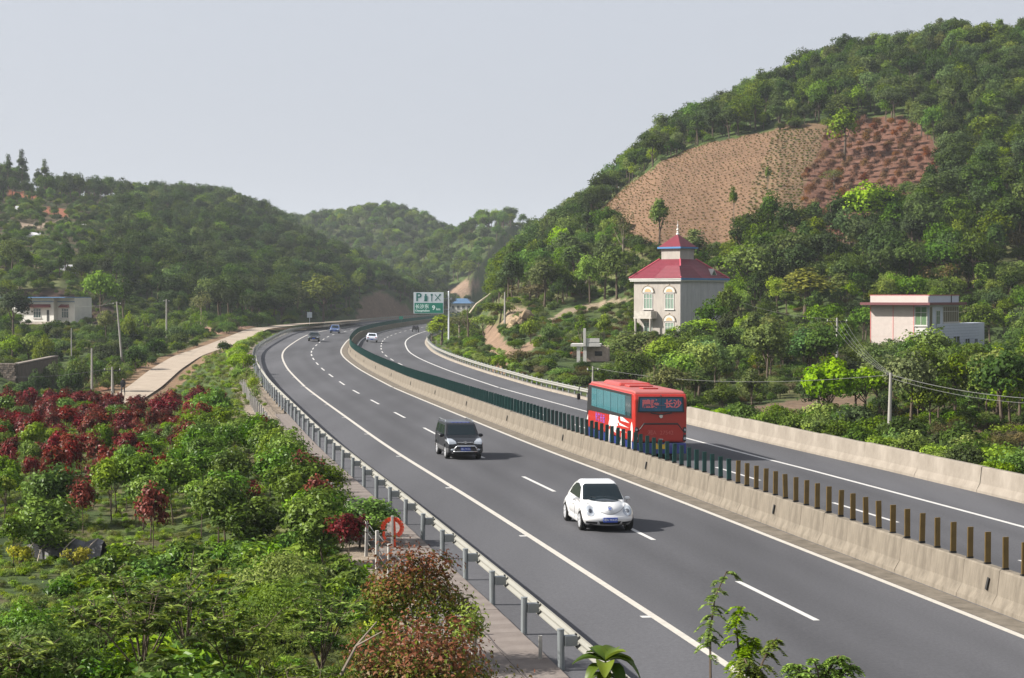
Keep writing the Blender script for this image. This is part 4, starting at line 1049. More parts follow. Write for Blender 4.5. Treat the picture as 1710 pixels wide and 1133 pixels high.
print('saplings', len(SAP), sum(1 for q in SAP if q[0] == 'red'))
# ------------------------------------------------------------------ grass and weeds of the nursery floor and the near bank
gcond = lambda X, Y, Z, u, v, s: (s < -14.6) & (u > -80) & (u < 1000) & (X > -.32 * Y - 1)
make_kind('gtuft', 'olive', 3, (.55, .55, .45), .36, 10, 130, (.50, .035), .5, hang=-1.6, loose=.6, th=.1, r0=.01)
make_kind('gtuft2', 'fresh', 4, (.55, .55, .45), .36, 10, 150, (.45, .045), .5, hang=-1.4, loose=.6, th=.1, r0=.01)
make_kind('gweed', 'fresh', 4, (.5, .5, .42), .38, 12, 200, (.20, .11), .45, loose=.6, th=.3, r0=.012)
make_kind('gweedd', 'glossy', 4, (.5, .5, .42), .38, 12, 200, (.20, .11), .45, loose=.6, th=.3, r0=.012)
make_kind('gweedk', 'mid', 4, (.5, .5, .42), .38, 12, 220, (.17, .09), .45, loose=.6, th=.3, r0=.012)
under('nursery_grass', 'rough grass and weeds between the nursery saplings', 15000, (-45, 2, 45, 138), ['gtuft', 'gtuft2', 'gtuft2', 'gweed', 'gtuft'], (.14, .34), gcond)
under('bank_grass', 'green weeds and grass on the near bank', 4200, (-12, 4, 26, 52), ['gtuft2', 'gweedd', 'gweedd', 'gtuft', 'gtuft'], (.12, .34), gcond)
under('bank_weeds', 'taller leafy weeds on the near bank', 1000, (-12, 3, 26, 56), ['gweed', 'gweedd', 'gweedd', 'gweedd', 'gweedk'], (.45, .95), lambda X, Y, Z, u, v, s: gcond(X, Y, Z, u, v, s) & (fbm(X * .25, Y * .18, 51) > .44))
# ------------------------------------------------------------------ near shrubs
def bush_obj(name, label, cat, x, y, m, seed, R, zc, ncl, nl, leaf, clump, group=None, stems=6, **k):
    t = thing(name, label, cat, (x, y, g1(x, y)), 0, group)
    me, C = foliage_mesh('crown', MT[m], seed, np.array(R) * 1.18, zc, ncl, nl, leaf, clump, **k)
    link('crown', me, t); b = B(); rr = random.Random(seed)
    for c in list(C)[:stems]:
        c = Vector(c); b.tube([(rr.uniform(-.1, .1), rr.uniform(-.1, .1), -.2), c * .45 + Vector((0, 0, .1)), c], [.022, .016, .006], 5)
    b.obj('stem', m_bark, t); return t
bush_obj('photinia_bush', 'red-tipped bush beside the paving, nearer and lower of the two', 'bush', -1.35, 29.2, 'photinia', 3, (1.34, 1.1, 1.05), 1.0, 46, 7000, (.085, .040), .34, tipz=-.05, bottom=-.25, group='red-tipped bushes by the paving')
bush_obj('photinia_bush', 'red-tipped bush under the guard rail posts, farther of the two', 'bush', -1.95, 36.5, 'photinia', 4, (1.12, 1.0, 1.20), 1.22, 42, 6500, (.090, .044), .34, tipz=.05, bottom=-.35, group='red-tipped bushes by the paving')
bush_obj('photinia_bush', 'half-hidden red-tipped bush at the bottom edge below the nearer one', 'bush', -1.7, 26.0, 'photinia', 5, (.9, .8, .62), .50, 30, 2600, (.085, .036), .34, tipz=.1, bottom=-.25, group='red-tipped bushes by the paving')
bush_obj('leafy_shrub', 'loose light green shrub poking up beside the farther red-tipped bush', 'shrub', -.75, 34.5, 'fresh', 6, (.35, .35, .65), 1.05, 14, 420, (.12, .045), .34, loose=.6)
bush_obj('leafy_shrub', 'dense feathery bright green shrub left of the red-tipped bushes', 'shrub', -4.3, 31.5, 'fresh', 7, (.85, .8, .75), .75, 30, 3600, (.060, .026), .32, group='near green shrubs')
bush_obj('leafy_shrub', 'feathery green shrub in the lower middle behind the weeping saplings', 'shrub', -4.6, 38.0, 'mid', 8, (1.0, .9, .8), .75, 30, 3000, (.075, .032), .34, group='near green shrubs')
bush_obj('leafy_shrub', 'low green shrub filling the bottom left corner', 'shrub', -7.4, 29.5, 'mid', 9, (1.1, .9, .55), .45, 30, 3000, (.085, .04), .34, group='near green shrubs')
bush_obj('leafy_shrub', 'green shrub at the left edge above the corner shrub', 'shrub', -9.4, 36.0, 'glossy', 10, (1.0, .9, .6), .5, 26, 2200, (.10, .045), .34, group='near green shrubs')
bush_obj('leafy_shrub', 'low dark shrub at the bottom under the weeping saplings', 'shrub', -3.1, 27.2, 'mid', 11, (1.0, .8, .5), .42, 26, 2400, (.085, .04), .34, group='near green shrubs')
bush_obj('leafy_shrub', 'bright green shrub between the weeping saplings and the round nursery trees', 'shrub', -5.9, 46.0, 'fresh', 12, (1.1, .9, .6), .5, 26, 2200, (.10, .045), .34, group='near green shrubs')
bush_obj('yellow_bush', 'small yellow-flowered bush at the left edge by the black sheeting, left one', 'bush', -14.6, 55.0, 'yellow', 13, (.45, .4, .22), .35, 16, 700, (.09, .05), .36)
bush_obj('yellow_bush', 'small yellow-flowered bush by the black sheeting, right one', 'bush', -12.8, 54.6, 'yellow', 14, (.45, .4, .28), .32, 14, 500, (.09, .05), .36)
# saplings whose long leaves hang in tassels
def weeper(label, x, y, seed, h, spread, nst=7, leaf=(.20, .046), per=18):
    r = np.random.default_rng(seed); rr = random.Random(seed)
    t = thing('weeping_sapling', label, 'sapling', (x, y, g1(x, y)), 0, 'long-leaved saplings with drooping tassels')
    b = B(); P = []; N = []; T = []
    b.tube([(0, 0, -.2), (0, 0, h * .25)], [.03, .024], 6)
    for i in range(nst):
        az = 6.283 * i / nst + rr.uniform(-.4, .4); sp_ = spread * rr.uniform(.25, 1); top = Vector((math.cos(az) * sp_, math.sin(az) * sp_, h * rr.uniform(.62, 1)))
        p0 = Vector((0, 0, h * rr.uniform(.1, .25))); mid = p0.lerp(top, .5) + Vector((0, 0, .08 * h)); b.tube([p0, mid, top], [.016, .011, .004], 5)
        for j in range(6):            # side twigs, each ending in a tassel
            f = rr.uniform(.45, 1); c = mid.lerp(top, (f - .45) / .55) if f > .5 else p0.lerp(mid, f * 2)
            a2 = rr.uniform(0, 6.283); ln = rr.uniform(.15, .42); e = c + Vector((math.cos(a2) * ln, math.sin(a2) * ln, rr.uniform(-.02, .14))); b.tube([c, e], [.006, .003], 4)
            for q in range(per):
                tt = .75 + .25 * rr.random(); pos = c.lerp(e, tt); a3 = rr.uniform(0, 6.283); droop = rr.uniform(.3, 2.6)
                d = Vector((math.cos(a3), math.sin(a3), -droop)).normalized(); L = leaf[0] * .5
                P.append(pos + d * L); T.append(d); N.append(Vector((-d.x * .3 + rr.uniform(-.5, .5), -d.y * .3 + rr.uniform(-.5, .5), 1)))
    P = np.array(P); n = len(P); s = r.uniform(.7, 1.25, n)
    V = leaves_arr(P, np.array(N), np.array(T), leaf[0] * s, leaf[1] * s); tt = r.uniform(0, 1, n)
    me = mesh_np('leaves', V, np.arange(len(V)).reshape(-1, 4), MT['weep'], {'tint': np.repeat(np.stack([tt, tt * 0, tt], 1), 4, axis=0)})
    link('leaves', me, t); b.obj('stem', m_bark, t)
MT['weep'] = leafmat('leaf_weep', (.030, .080, .016), (.15, .23, .075), rnd=(.01, .1, .15), rough=.42, trans=.25, spec=.5)
for lb, x, y, h, sp_, ns, sd in (
    ('drooping long-leaved sapling at the lower left, its stems forking from the bottom edge', -5.6, 28.0, 2.0, 1.15, 12, 1),
    ('drooping long-leaved sapling in front of the green nursery trees, farther back', -5.9, 33.5, 2.15, 1.1, 11, 2),
    ('drooping long-leaved sapling left of the forked one', -7.1, 32.0, 1.5, .9, 9, 3),
    ('drooping long-leaved sapling right of the forked one', -4.3, 28.6, 1.6, .9, 9, 4),
    ('drooping long-leaved sapling touching the farther red-tipped bush', -3.4, 33.0, 1.9, .9, 9, 5),
    ('small drooping sapling at the bottom left corner', -7.3, 27.0, 1.15, .8, 8, 6),
    ('small drooping sapling at the bottom between weeping and red-tipped shrubs', -3.0, 26.2, 1.1, .8, 8, 7)):
    weeper(lb, x, y, sd, h, sp_, ns)
# feathery saplings in front of the road
def feather(label, stems, seed, y, leaf=(.032, .012)):
    """stems: list of photo polylines [(u, v), ...] bottom to top, with a plume length"""
    rr = random.Random(seed); r = np.random.default_rng(seed); x0 = (stems[0][0][0] - 855) * y / 3100
    z0 = g1(x0, y); t = thing('feathery_sapling', label, 'sapling', (x0, y, z0), 0, 'feathery young saplings in front of the road')
    b = B(); P = []; N = []; T = []
    for st in stems:
        q = [Vector(((u - 855) * y / 3100 - x0, rr.uniform(-.06, .06), zi(y, v) - z0)) for u, v in st]
        if st is stems[0]: q = [Vector((q[0].x * .5, 0, -.1))] + q
        b.tube(q, [.014 - .010 * i / (len(q) - 1) for i in range(len(q))], 5)
        ln = [(q[i + 1] - q[i]).length for i in range(len(q) - 1)]; tot = sum(ln)
        for k in range(30):
            f = 1 - (rr.random() ** 1.3) * min(.85, .75 / tot); d = f * tot; i = 0
            while i < len(ln) - 1 and d > ln[i]: d -= ln[i]; i += 1
            c = q[i].lerp(q[i + 1], min(1, d / ln[i])); az = rr.uniform(0, 6.283); L = rr.uniform(.09, .21) * (1.15 - .5 * f)
            up = rr.uniform(.0, .5); prev = c
            for seg in range(9):
                s_ = (seg + 1) / 9; pt = c + Vector((math.cos(az) * L * s_, math.sin(az) * L * s_ * .8, L * (up * s_ - .75 * s_ * s_)))
                if seg % 3 == 2: b.tube([prev, pt], .0022, 3, cap=False); prev = pt
                sd = Vector((-math.sin(az), math.cos(az), 0))
                for sg in (-1, 1):
                    dd = (sd * sg + Vector((math.cos(az) * .5, math.sin(az) * .5, -.45))).normalized(); l2 = leaf[0] * (1.2 - .5 * s_)
                    P.append(pt + dd * l2 * .6); T.append(dd); N.append(Vector((rr.uniform(-.4, .4), rr.uniform(-.4, .4), 1)))
    P = np.array(P); n = len(P); s = r.uniform(.8, 1.5, n)
    V = leaves_arr(P, np.array(N), np.array(T), leaf[0] * 1.3 * s, leaf[1] * 1.5 * s); tt = r.uniform(0, 1, n)
    link('leaves', mesh_np('leaves', V, np.arange(len(V)).reshape(-1, 4), MT['fresh'], {'tint': np.repeat(np.stack([tt, tt * 0, tt], 1), 4, axis=0)}), t)
    b.obj('stem', m_bark, t)
feather('tall thin feathery sapling against the road, tallest of the row', [[(1187, 1140), (1188, 1060), (1196, 1000), (1214, 955)]], 1, 15.0)
feather('feathery sapling just right of the tallest one', [[(1240, 1140), (1236, 1090), (1229, 1040), (1240, 1012)], [(1238, 1110), (1255, 1080), (1262, 1068)]], 2, 14.6)
feather('feathery sapling arching right in the bottom right foreground', [[(1262, 1140), (1275, 1110), (1288, 1080), (1300, 1068)], [(1262, 1140), (1250, 1115), (1246, 1104)]], 3, 14.3)
feather('lowest feathery sapling with a broad flat plume at the bottom edge', [[(1370, 1150), (1366, 1120), (1358, 1100)], [(1372, 1150), (1392, 1115), (1404, 1096)], [(1368, 1150), (1340, 1125), (1325, 1112)], [(1372, 1150), (1410, 1130), (1424, 1112)]], 4, 14.0)
# broad-leaved plant at the bottom edge
def curved_leaf(b, base, az, L, W, droop, lift):
    rows_ = 7; d = Vector((math.cos(az), math.sin(az), 0)); sd = Vector((-math.sin(az), math.cos(az), 0)); prev = None
    for i in range(rows_):
        t = i / (rows_ - 1); w = W * math.sin(math.pi * min(1, t * .93 + .05)) ** .6 * (1 - .25 * t) * 1.35
        c = base + d * (L * t * (1 - .25 * t * droop)) + Vector((0, 0, L * (lift * t - droop * t * t)))
        ring = [b.bm.verts.new(c + sd * w * k + Vector((0, 0, .22 * w * abs(k) * 2))) for k in (-.5, -.25, 0, .25, .5)]
        if prev:
            for j in range(4): b.bm.faces.new((prev[j], prev[j + 1], ring[j + 1], ring[j]))
        prev = ring
m_bleaf = leafmat('broad_leaf', (.035, .075, .016), (.085, .13, .032), rnd=(0, 0, 0), rough=.38, trans=.35)
yb = 9.6; xb = (1012 - 855) * yb / 3100; zb = g1(xb, yb)
t = thing('broadleaf_plant', 'plant with large drooping leaves cut by the bottom edge', 'plant', (xb, yb, zb), 0)
zt = zi(yb, 1108) - zb; b = B(); b.tube([(0, 0, -.1), (.01, 0, zt * .5), (0, 0, zt)], [.012, .010, .006], 6); b.obj('stem', mat('green_stem', (.07, .11, .03), .7), t)
rl = random.Random(4)
for i, (az, L, W, dr, li, dz) in enumerate(((-8, .25, .10, .95, .50, 0), (174, .20, .09, .50, .40, .0), (65, .17, .09, .45, .65, .01), (125, .15, .09, .4, .75, .0), (-50, .20, .085, 1.1, .45, -.03), (215, .17, .08, .9, .4, -.03), (-95, .16, .09, .8, .5, -.01), (25, .21, .09, .7, .5, .0), (-20, .12, .07, .4, .8, .01), (150, .13, .07, .5, .7, .01), (-100, .16, .07, 1.2, .3, -.06), (190, .22, .08, 1.2, .2, -.07), (0, .22, .08, 1.3, .2, -.08))):
    b = B(); curved_leaf(b, Vector((0, 0, zt + dz)), R_(az), L, W * .9, dr, li)
    me = b.mesh('leaf', m_bleaf, smooth=True); a_ = me.attributes.new('tint', 'FLOAT_COLOR', 'POINT'); k_ = rl.random()
    a_.data.foreach_set('color', np.tile([k_, 0, k_, 1], len(me.vertices)).astype(np.float32)); link('leaf', me, t)
# black sheeting on hoops and odds and ends
m_sheet = mat('black_sheet', (.09, .09, .095), .6, var=.5, vscale=5); m_canes = mat('cane', (.42, .35, .28), .8)
t = thing('sheeted_frame', 'black plastic sheeting on bent canes at the left of the nursery', 'frame', (-13.6, 57.2, g1(-13.6, 57.2)))
b = B()
for i in range(12):
    for j in range(5):
        def P_(i, j): return (-1.3 + 2.3 * i / 12, (j - 2) * .28, .55 - .13 * (j - 2) ** 2 * .9 + .06 * math.sin(i * 1.7 + j))
        b.quad(P_(i, j), P_(i + 1, j), P_(i + 1, j + 1), P_(i, j + 1))
b.obj('sheet', m_sheet, t, smooth=True)
for x_ in (-1.3, -.9, -.2, .5):
    b = B(); b.tube([(x_, -.75, -.1), (x_ + .10, -.64, .35), (x_ + .22, -.42, .50), (x_ + .30, 0, .60)], .018, 5); b.obj('hoop', m_canes, t)
b = B(); b.box((0, 0, .06), (1.3, .35, .10), rz=R_(18), bev=.03); tag(b.obj('plastic_roll', m_sheet, loc=(-10.6, 50.8, g1(-10.6, 50.8))), 'crumpled black plastic strip lying in the weeds', 'plastic')
b = B(); b.tube([(0, 0, 0), (.5, .2, .5), (.9, .3, 1.25), (1.2, .35, 1.6)], [.035, .03, .02, .01], 6); b.tube([(.9, .3, 1.25), (1.3, .1, 1.5)], [.018, .008], 5)
tag(b.obj('dead_branch', m_barkp, loc=(-3.2, 27.0, g1(-3.2, 27.0))), 'bare pale forked branch leaning up from the weeds at the bottom', 'branch')
# orange sheet hung on a fence post
m_or = mat('orange_cloth', (.80, .075, .02), .6, var=.25, vscale=6)
ap = arc_of(54.3); xo, yo, zo = at(ap, -13.95)
xo = (655 - 855) * 54.0 / 3100; yo = 54.0; zo = g1(xo, yo)
t = thing('orange_banner', 'torn orange plastic banner looped over a white fence post', 'banner', (xo, yo, zo))
def strip(b, pts, w, off=.0):
    for (x0, z0), (x1, z1) in zip(pts, pts[1:]):
        d = Vector((x1 - x0, z1 - z0)); nrm = Vector((-d.y, d.x)).normalized() * w / 2
        b.quad((x0 - nrm.x, off, z0 - nrm.y), (x1 - nrm.x, off + .03, z1 - nrm.y), (x1 + nrm.x, off + .07, z1 + nrm.y), (x0 + nrm.x, off + .05, z0 + nrm.y))
arc_ = [(.28 * math.cos(R_(a)), .72 + .26 * math.sin(R_(a))) for a in range(-60, 205, 18)]
b = B(); strip(b, arc_, .13, -.1); b.obj('loop', m_or, t)
b = B(); strip(b, [(.04, .92), (.06, .6), (.05, .3), (.08, .12)], .085, -.12); b.obj('tail', m_or, t)
b = B(); strip(b, [(-.24, .62), (-.26, .48), (-.20, .38)], .07, -.1); b.obj('scrap', m_or, t)
b = B(); b.box((0, 0, .5), (.075, .075, 1.15), bev=.01); tag(b.obj('marker_post', m_cpost, loc=(xo, yo - .1, zo)), 'white post carrying the orange banner', 'post')
xp, yp = (905 - 855) * 38.6 / 3100, 38.6
b = B(); b.box((0, 0, .3), (.075, .075, .9), bev=.01); tag(b.obj('marker_post', m_cpost, loc=(xp - .05, yp - 1.3, g1(xp, yp))), 'white fence post standing alone near the bottom edge', 'post')
# bright shrubs in a row outside the left rail on the bend
rs = random.Random(31)
for i, a in enumerate(np.arange(128, 300, 5.6)):
    x, y, z = at(a + rs.uniform(-1, 1), -13.6 + rs.uniform(-.4, .3)); h = rs.uniform(1.3, 2.1) if a > 185 else rs.uniform(1.6, 2.9)
    k_ = 'shrub_fresh' if a > 185 else rs.choice(['whip', 'airy_fresh', 'shrub_fresh', 'whip'])
    tree(k_, float(x), float(y), h, 1.15 if k_.startswith('shrub') else .95, 'yellow-green bush, %s in the row outside the left rail, counting from the nursery' % ORD[i], 'bush', 'bushes in a row outside the left rail', rr=rs, name='verge_bush', z=float(z) - .15)
# bushes massed behind the parapet and rail on the right
i = 0
for a in np.arange(52, 112, 2.7):
    for row_, (s0, h0) in enumerate(((13.9, 1.5), (16.2, 1.9), (19.0, 2.2))):
        x, y, z = at(a + rs.uniform(-.8, .8), s0 + rs.uniform(-.4, .4)); z = g1(float(x), float(y)); h = h0 * rs.uniform(.8, 1.25) 
        k_ = rs.choice(['shrub_mid', 'shrub_fresh', 'shrub_mid', 'shrub_dark'])
        tree(k_, float(x), float(y), h, 1.1, '%s bush, %s along the %s line behind the concrete parapet, counting from the right' % ({'mid': 'green', 'fresh': 'bright green', 'dark': 'dark'}[k_[6:]], ORD[i // 2 if False else int((a - 52) / 2.7 + .01)], ('front', 'second', 'third')[row_]), 'bush', 'bushes massed behind the concrete parapet', rr=rs, name='hedge_bush')
        i += 1
for j, (u_, Y_) in enumerate(((1325, 98), (1365, 96.5), (1410, 95), (1452, 93.5), (1490, 93), (1245, 104), (1280, 101))):
    X_ = (u_ - 855) * Y_ / 3100; z = g1(X_, Y_)
    tree('shrub_mid', X_, Y_, 2.0 + .1 * (j % 3), .85, 'round clipped bush, %s of a row on the soil behind the parapet' % ORD[[2, 3, 4, 5, 6, 0, 1][j]], 'bush', 'round clipped bushes in a row', rr=rs, name='round_bush')
for i, a in enumerate(np.arange(118, 245, 4.2)):
    x, y, z = at(a + rs.uniform(-1, 1), 13.8 + rs.uniform(-.3, .8)); h = rs.uniform(.7, 1.3) + (.5 if a > 190 else 0)
    k_ = 'shrub_fresh' if a > 185 else rs.choice(['shrub_mid', 'shrub_rust', 'shrub_mid'])
    tree(k_, float(x), float(y), h, 1.2, '%s bush, %s along the outside of the far rail, counting from the coach' % ('bright green' if a > 185 else 'green', ORD[i]), 'bush', 'low bushes along the far rail', rr=rs, name='rail_bush')
# thin young trees in the valley on the left
for i in range(26):
    u_ = 205 + i * 8.6 + rs.uniform(-3, 3); Y_ = rs.uniform(268, 292); X_ = (u_ - 855) * Y_ / 3100
    if abs(poly_dist(np.array([X_]), np.array([Y_]), SIDE)[0][0]) < 3.4: continue
    tree('whip', X_, Y_, rs.uniform(2.6, 4.4), .8, 'thin young tree, %s from the left of the row in the valley' % ORD[i], 'tree', 'thin young trees in the left valley', rr=rs, name='young_tree')
# ------------------------------------------------------------------ lettering
def lettering(txt, size, m, parent, loc, rot, name='lettering', ext=.004, align='CENTER', bold=0.0):
    c = bpy.data.curves.new('lettering', 'FONT'); c.body = txt; c.size = size; c.extrude = ext; c.align_x = align; c.align_y = 'CENTER'; c.offset = bold
    c.resolution_u = 3
    o = bpy.data.objects.new('tmp', c); COL.objects.link(o); dg = bpy.context.evaluated_depsgraph_get()
    me = bpy.data.meshes.new_from_object(o.evaluated_get(dg)); bpy.data.objects.remove(o); me.materials.clear(); me.materials.append(m)
    q = link(name, me, parent); q.location = loc; q.rotation_euler = rot; return q
# ------------------------------------------------------------------ houses
m_glass = mat('window_glass', (.03, .05, .05), .08, spec=.8); m_curt = mat('curtain', (.20, .27, .22), .8, var=.35, vscale=5, stretch=(6, 6, .4))
m_white = mat('white_render', (.48, .465, .44), .85, var=.15, vscale=1.5); m_blue = mat('blue_trim', (.04, .14, .30), .6)
def window(t, face, u0, u1, z0, z1, mf, mg, arch=False, bars=(1, 1), depth=.06, curtain=True):
    """face: function (u, d, z) -> local point; u along the wall, d outwards"""
    def bx(b, ua, ub, d0, d1, za, zb):
        P = [face(ua, d0, za), face(ub, d1, zb)]; lo = [min(a, b_) for a, b_ in zip(*P)]; hi = [max(a, b_) for a, b_ in zip(*P)]
        b.box([(a + c) / 2 for a, c in zip(lo, hi)], [max(c - a, .002) for a, c in zip(lo, hi)])
    b = B(); f = .07
    bx(b, u0, u0 + f, -.02, depth, z0, z1); bx(b, u1 - f, u1, -.02, depth, z0, z1); bx(b, u0 + f, u1 - f, -.02, depth, z0, z0 + f); bx(b, u0 + f, u1 - f, -.02, depth, z1 - f, z1)
    for i in range(bars[0]): u = u0 + (u1 - u0) * (i + 1) / (bars[0] + 1); bx(b, u - .025, u + .025, 0, depth - .01, z0 + f, z1 - f)
    for i in range(bars[1]): z = z0 + (z1 - z0) * (.68 if bars[1] == 1 else (i + 1) / (bars[1] + 1)); bx(b, u0 + f, u1 - f, 0, depth - .015, z - .025, z + .025)
    w_ = b.obj('window', mf, t)
    b = B(); bx(b, u0 + f, u1 - f, .003, .015, z0 + f, z1 - f); b.obj('pane', mg, w_)
    b = B(); bx(b, u0 - .08, u1 + .08, 0, .14, z0 - .09, z0 - .003); b.obj('sill', mf, w_)
    return w_
# -- red-roofed house
al = R_(42); X0, Y0 = 19.2, 212.0; zb_ = 2.3; W1, W2, HE = 6.7, 8.6, 6.95
t = thing('village_house', 'two-storey pale house with crimson hipped roof and a small square roof tower', 'house', (X0, Y0, zb_), math.pi / 2 - al)
m_wall = mat('tile_wall', (.34, .31, .275), .8, col2=(.26, .235, .215), vscale=1.2, stretch=(2, 2, .5)); m_ribs = mat('grey_render', (.46, .45, .45), .8, col2=(.33, .33, .34), vscale=1.5, stretch=(3, 3, .3))
m_roof = bpy.data.materials.new('roof_tiles'); m_roof = mat('roof_tiles', (.15, .012, .026), .5, var=.25, vscale=3, spec=.4)
b = B(); b.box((W2 / 2, W1 / 2, HE / 2 - .4), (W2, W1, HE + .8)); b.obj('wall', m_wall, t)
b = B()
for i in range(34): b.box((.14 + i * (W2 - .28) / 33, -.03, HE / 2), (.12, .06, HE - .02))
b.obj('ribbed_cladding', m_ribs, t, kind='stuff')
b = B(); b.box((W2 / 2, -.012, HE / 2), (W2 - .01, .02, HE - .03)); b.obj('side_wall', m_ribs, t)
b = B(); b.box((W2 / 2, W1 / 2, HE + .10), (W2 + .7, W1 + .7, .2)); b.box((W2 / 2, W1 / 2, HE + .27), (W2 + .85, W1 + .85, .14)); b.obj('eaves', m_white, t)
b = B(); b.box((W2 / 2, -.45, HE + .27), (W2 + .86, .05, .22)); b.obj('blue_fascia', m_blue, t)
zt_ = HE + .35; cxx, cyy = W2 / 2 - .2, W1 / 2 + .1
def hip(b, x0, x1, y0, y1, z0, xa, xb, ya, yb, z1, nrow=0):
    lo = [(x0, y0, z0), (x1, y0, z0), (x1, y1, z0), (x0, y1, z0)]; hi = [(xa, ya, z1), (xb, ya, z1), (xb, yb, z1), (xa, yb, z1)]
    for i in range(4):
        j = (i + 1) % 4; N_ = max(nrow, 1)
        for k in range(N_):
            f0, f1 = k / N_, (k + 1) / N_; L = lambda p, q, f: Vector(p).lerp(Vector(q), f)
            a, c = L(lo[i], hi[i], f0), L(lo[j], hi[j], f0); d, e = L(lo[j], hi[j], f1), L(lo[i], hi[i], f1)
            up = Vector((0, 0, .035)); b.quad(a + up, c + up, d, e); 
            if k or True: b.quad(a - up * .4, c - up * .4, c + up, a + up)
    b.quad(*hi)
b = B(); hip(b, -.42, W2 + .42, -.42, W1 + .42, zt_, cxx - 1.5, cxx + 1.5, cyy - 1.5, cyy + 1.5, zt_ + 2.25, 14); rf = b.obj('roof', m_roof, t)
b = B()
for sx_, sy_, hx, hy in ((-.42, -.42, cxx - 1.5, cyy - 1.5), (W2 + .42, -.42, cxx + 1.5, cyy - 1.5), (-.42, W1 + .42, cxx - 1.5, cyy + 1.5)):
    b.tube([(sx_, sy_, zt_ + .05), (hx, hy, zt_ + 2.3)], .09, 6)
b.obj('ridge_tile', mat('ridge', (.42, .06, .09), .6), rf)
# front step of the roof: a lower hipped wing over the corner
b = B(); hip(b, -.46, 3.6, -.46, 3.4, zt_ + .02, .5, 2.6, .5, 2.4, zt_ + 1.45, 9); b.obj('lower_roof', m_roof, t)
b = B(); b.prism([(5.9, zt_ + .35), (7.1, zt_ + .35), (6.5, zt_ + 1.15)], -.05, 1.6, 'y'); dm = b.obj('dormer', m_white, t)
b = B(); b.prism([(6.1, zt_ + .42), (6.9, zt_ + .42), (6.5, zt_ + .98)], -.09, -.06, 'y'); b.obj('pane', m_glass, dm)
b = B(); b.box((cxx, cyy, zt_ + 2.75), (2.7, 2.7, 1.5)); tw = b.obj('roof_tower', m_wall, t)
b = B(); b.box((cxx, cyy, zt_ + 3.58), (3.4, 3.4, .20)); b.obj('tower_eaves', m_blue, tw)
b = B(); hip(b, cxx - 1.58, cxx + 1.58, cyy - 1.58, cyy + 1.58, zt_ + 3.70, cxx - .08, cxx + .08, cyy - .08, cyy + .08, zt_ + 5.15, 10); b.obj('tower_roof', m_roof, tw)
b = B(); zf = zt_ + 5.1
for dz, r_ in ((.1, .20), (.38, .12), (.62, .16), (.9, .09), (1.1, .11)): b.ball((cxx, cyy, zf + dz), r_)
b.tube([(cxx, cyy, zf), (cxx, cyy, zf + 1.7)], [.05, .015], 6); b.obj('finial', mat('finial', (.6, .58, .55), .4, metal=.4), tw)
FL = lambda u, d, z: (-d, u, z)          # lit wall: u from the corner leftwards
FR = lambda u, d, z: (u, -.06 - d, z)
m_ochre = mat('ochre', (.40, .26, .12), .7)
for (ua, ub) in ((.85, 2.15), (3.95, 5.25)):
    for (za, zz) in ((3.75, 5.55), (.55, 2.25)):
        w_ = window(t, FL, ua, ub, za, zz, m_white, m_curt, bars=(2, 1))
        um = (ua + ub) / 2; b = B(); pr = [(um + .78 * math.cos(R_(a)), zz + .1 + .72 * math.sin(R_(a))) for a in range(0, 181, 15)]
        b.prism([(y_, z_) for y_, z_ in pr], -.02, -.10, 'x'); b.obj('arch', m_white, w_)
        b = B(); pr = [(um + .46 * math.cos(R_(a)), zz + .2 + .36 * math.sin(R_(a))) for a in range(0, 181, 20)]
        b.prism(pr, -.10, -.125, 'x'); b.obj('arch_panel', m_ochre, w_)
        b = B(); pts_ = [(-.11, um + .86 * math.cos(R_(a)), zz + .12 + .80 * math.sin(R_(a))) for a in range(0, 181, 15)]; b.tube(pts_, .06, 5); b.ball((-.11, um, zz + 1.0), .09); b.obj('arch_moulding', mat('moulding', (.30, .25, .20), .8), w_)
b = B(); b.box((-.55, 4.6, 2.72), (1.1, 2.6, .16)); b.box((-1.03, 4.6, 3.15), (.10, 2.5, .75)); b.box((-.55, 3.38, 3.15), (.95, .10, .75)); b.box((-.55, 5.82, 3.15), (.95, .10, .75)); b.obj('balcony', mat('balcony_stone', (.42, .39, .35), .85, var=.3), t)
for y_ in (3.55, 5.7): b = B(); b.cyl((-.95, y_, 1.3), .14, 2.7, seg=12); b.obj('column', m_wall, t)
window(t, FR, 6.9, 8.2, 3.6, 5.5, m_white, m_glass, bars=(1, 0)); window(t, FR, 4.7, 5.05, 3.7, 4.7, m_white, m_glass, bars=(0, 0)); window(t, FR, 6.9, 8.2, .3, 2.0, m_white, m_glass, bars=(1, 0))
b = B(); b.tube([(-.6, 7.3, HE + .9), (-.6, 7.3, HE + 2.0)], .03, 5); b.tube([(-1.1, 7.3, HE + 1.9), (.4, 7.3, HE + 2.05)], .03, 5); b.tube([(-1.0, 7.0, HE + 1.9), (-1.0, 7.6, HE + 1.95)], .02, 5); b.tube([(-.2, 7.0, HE + 1.98), (-.2, 7.6, HE + 1.98)], .02, 5)
b.obj('aerial', m_dark, t)
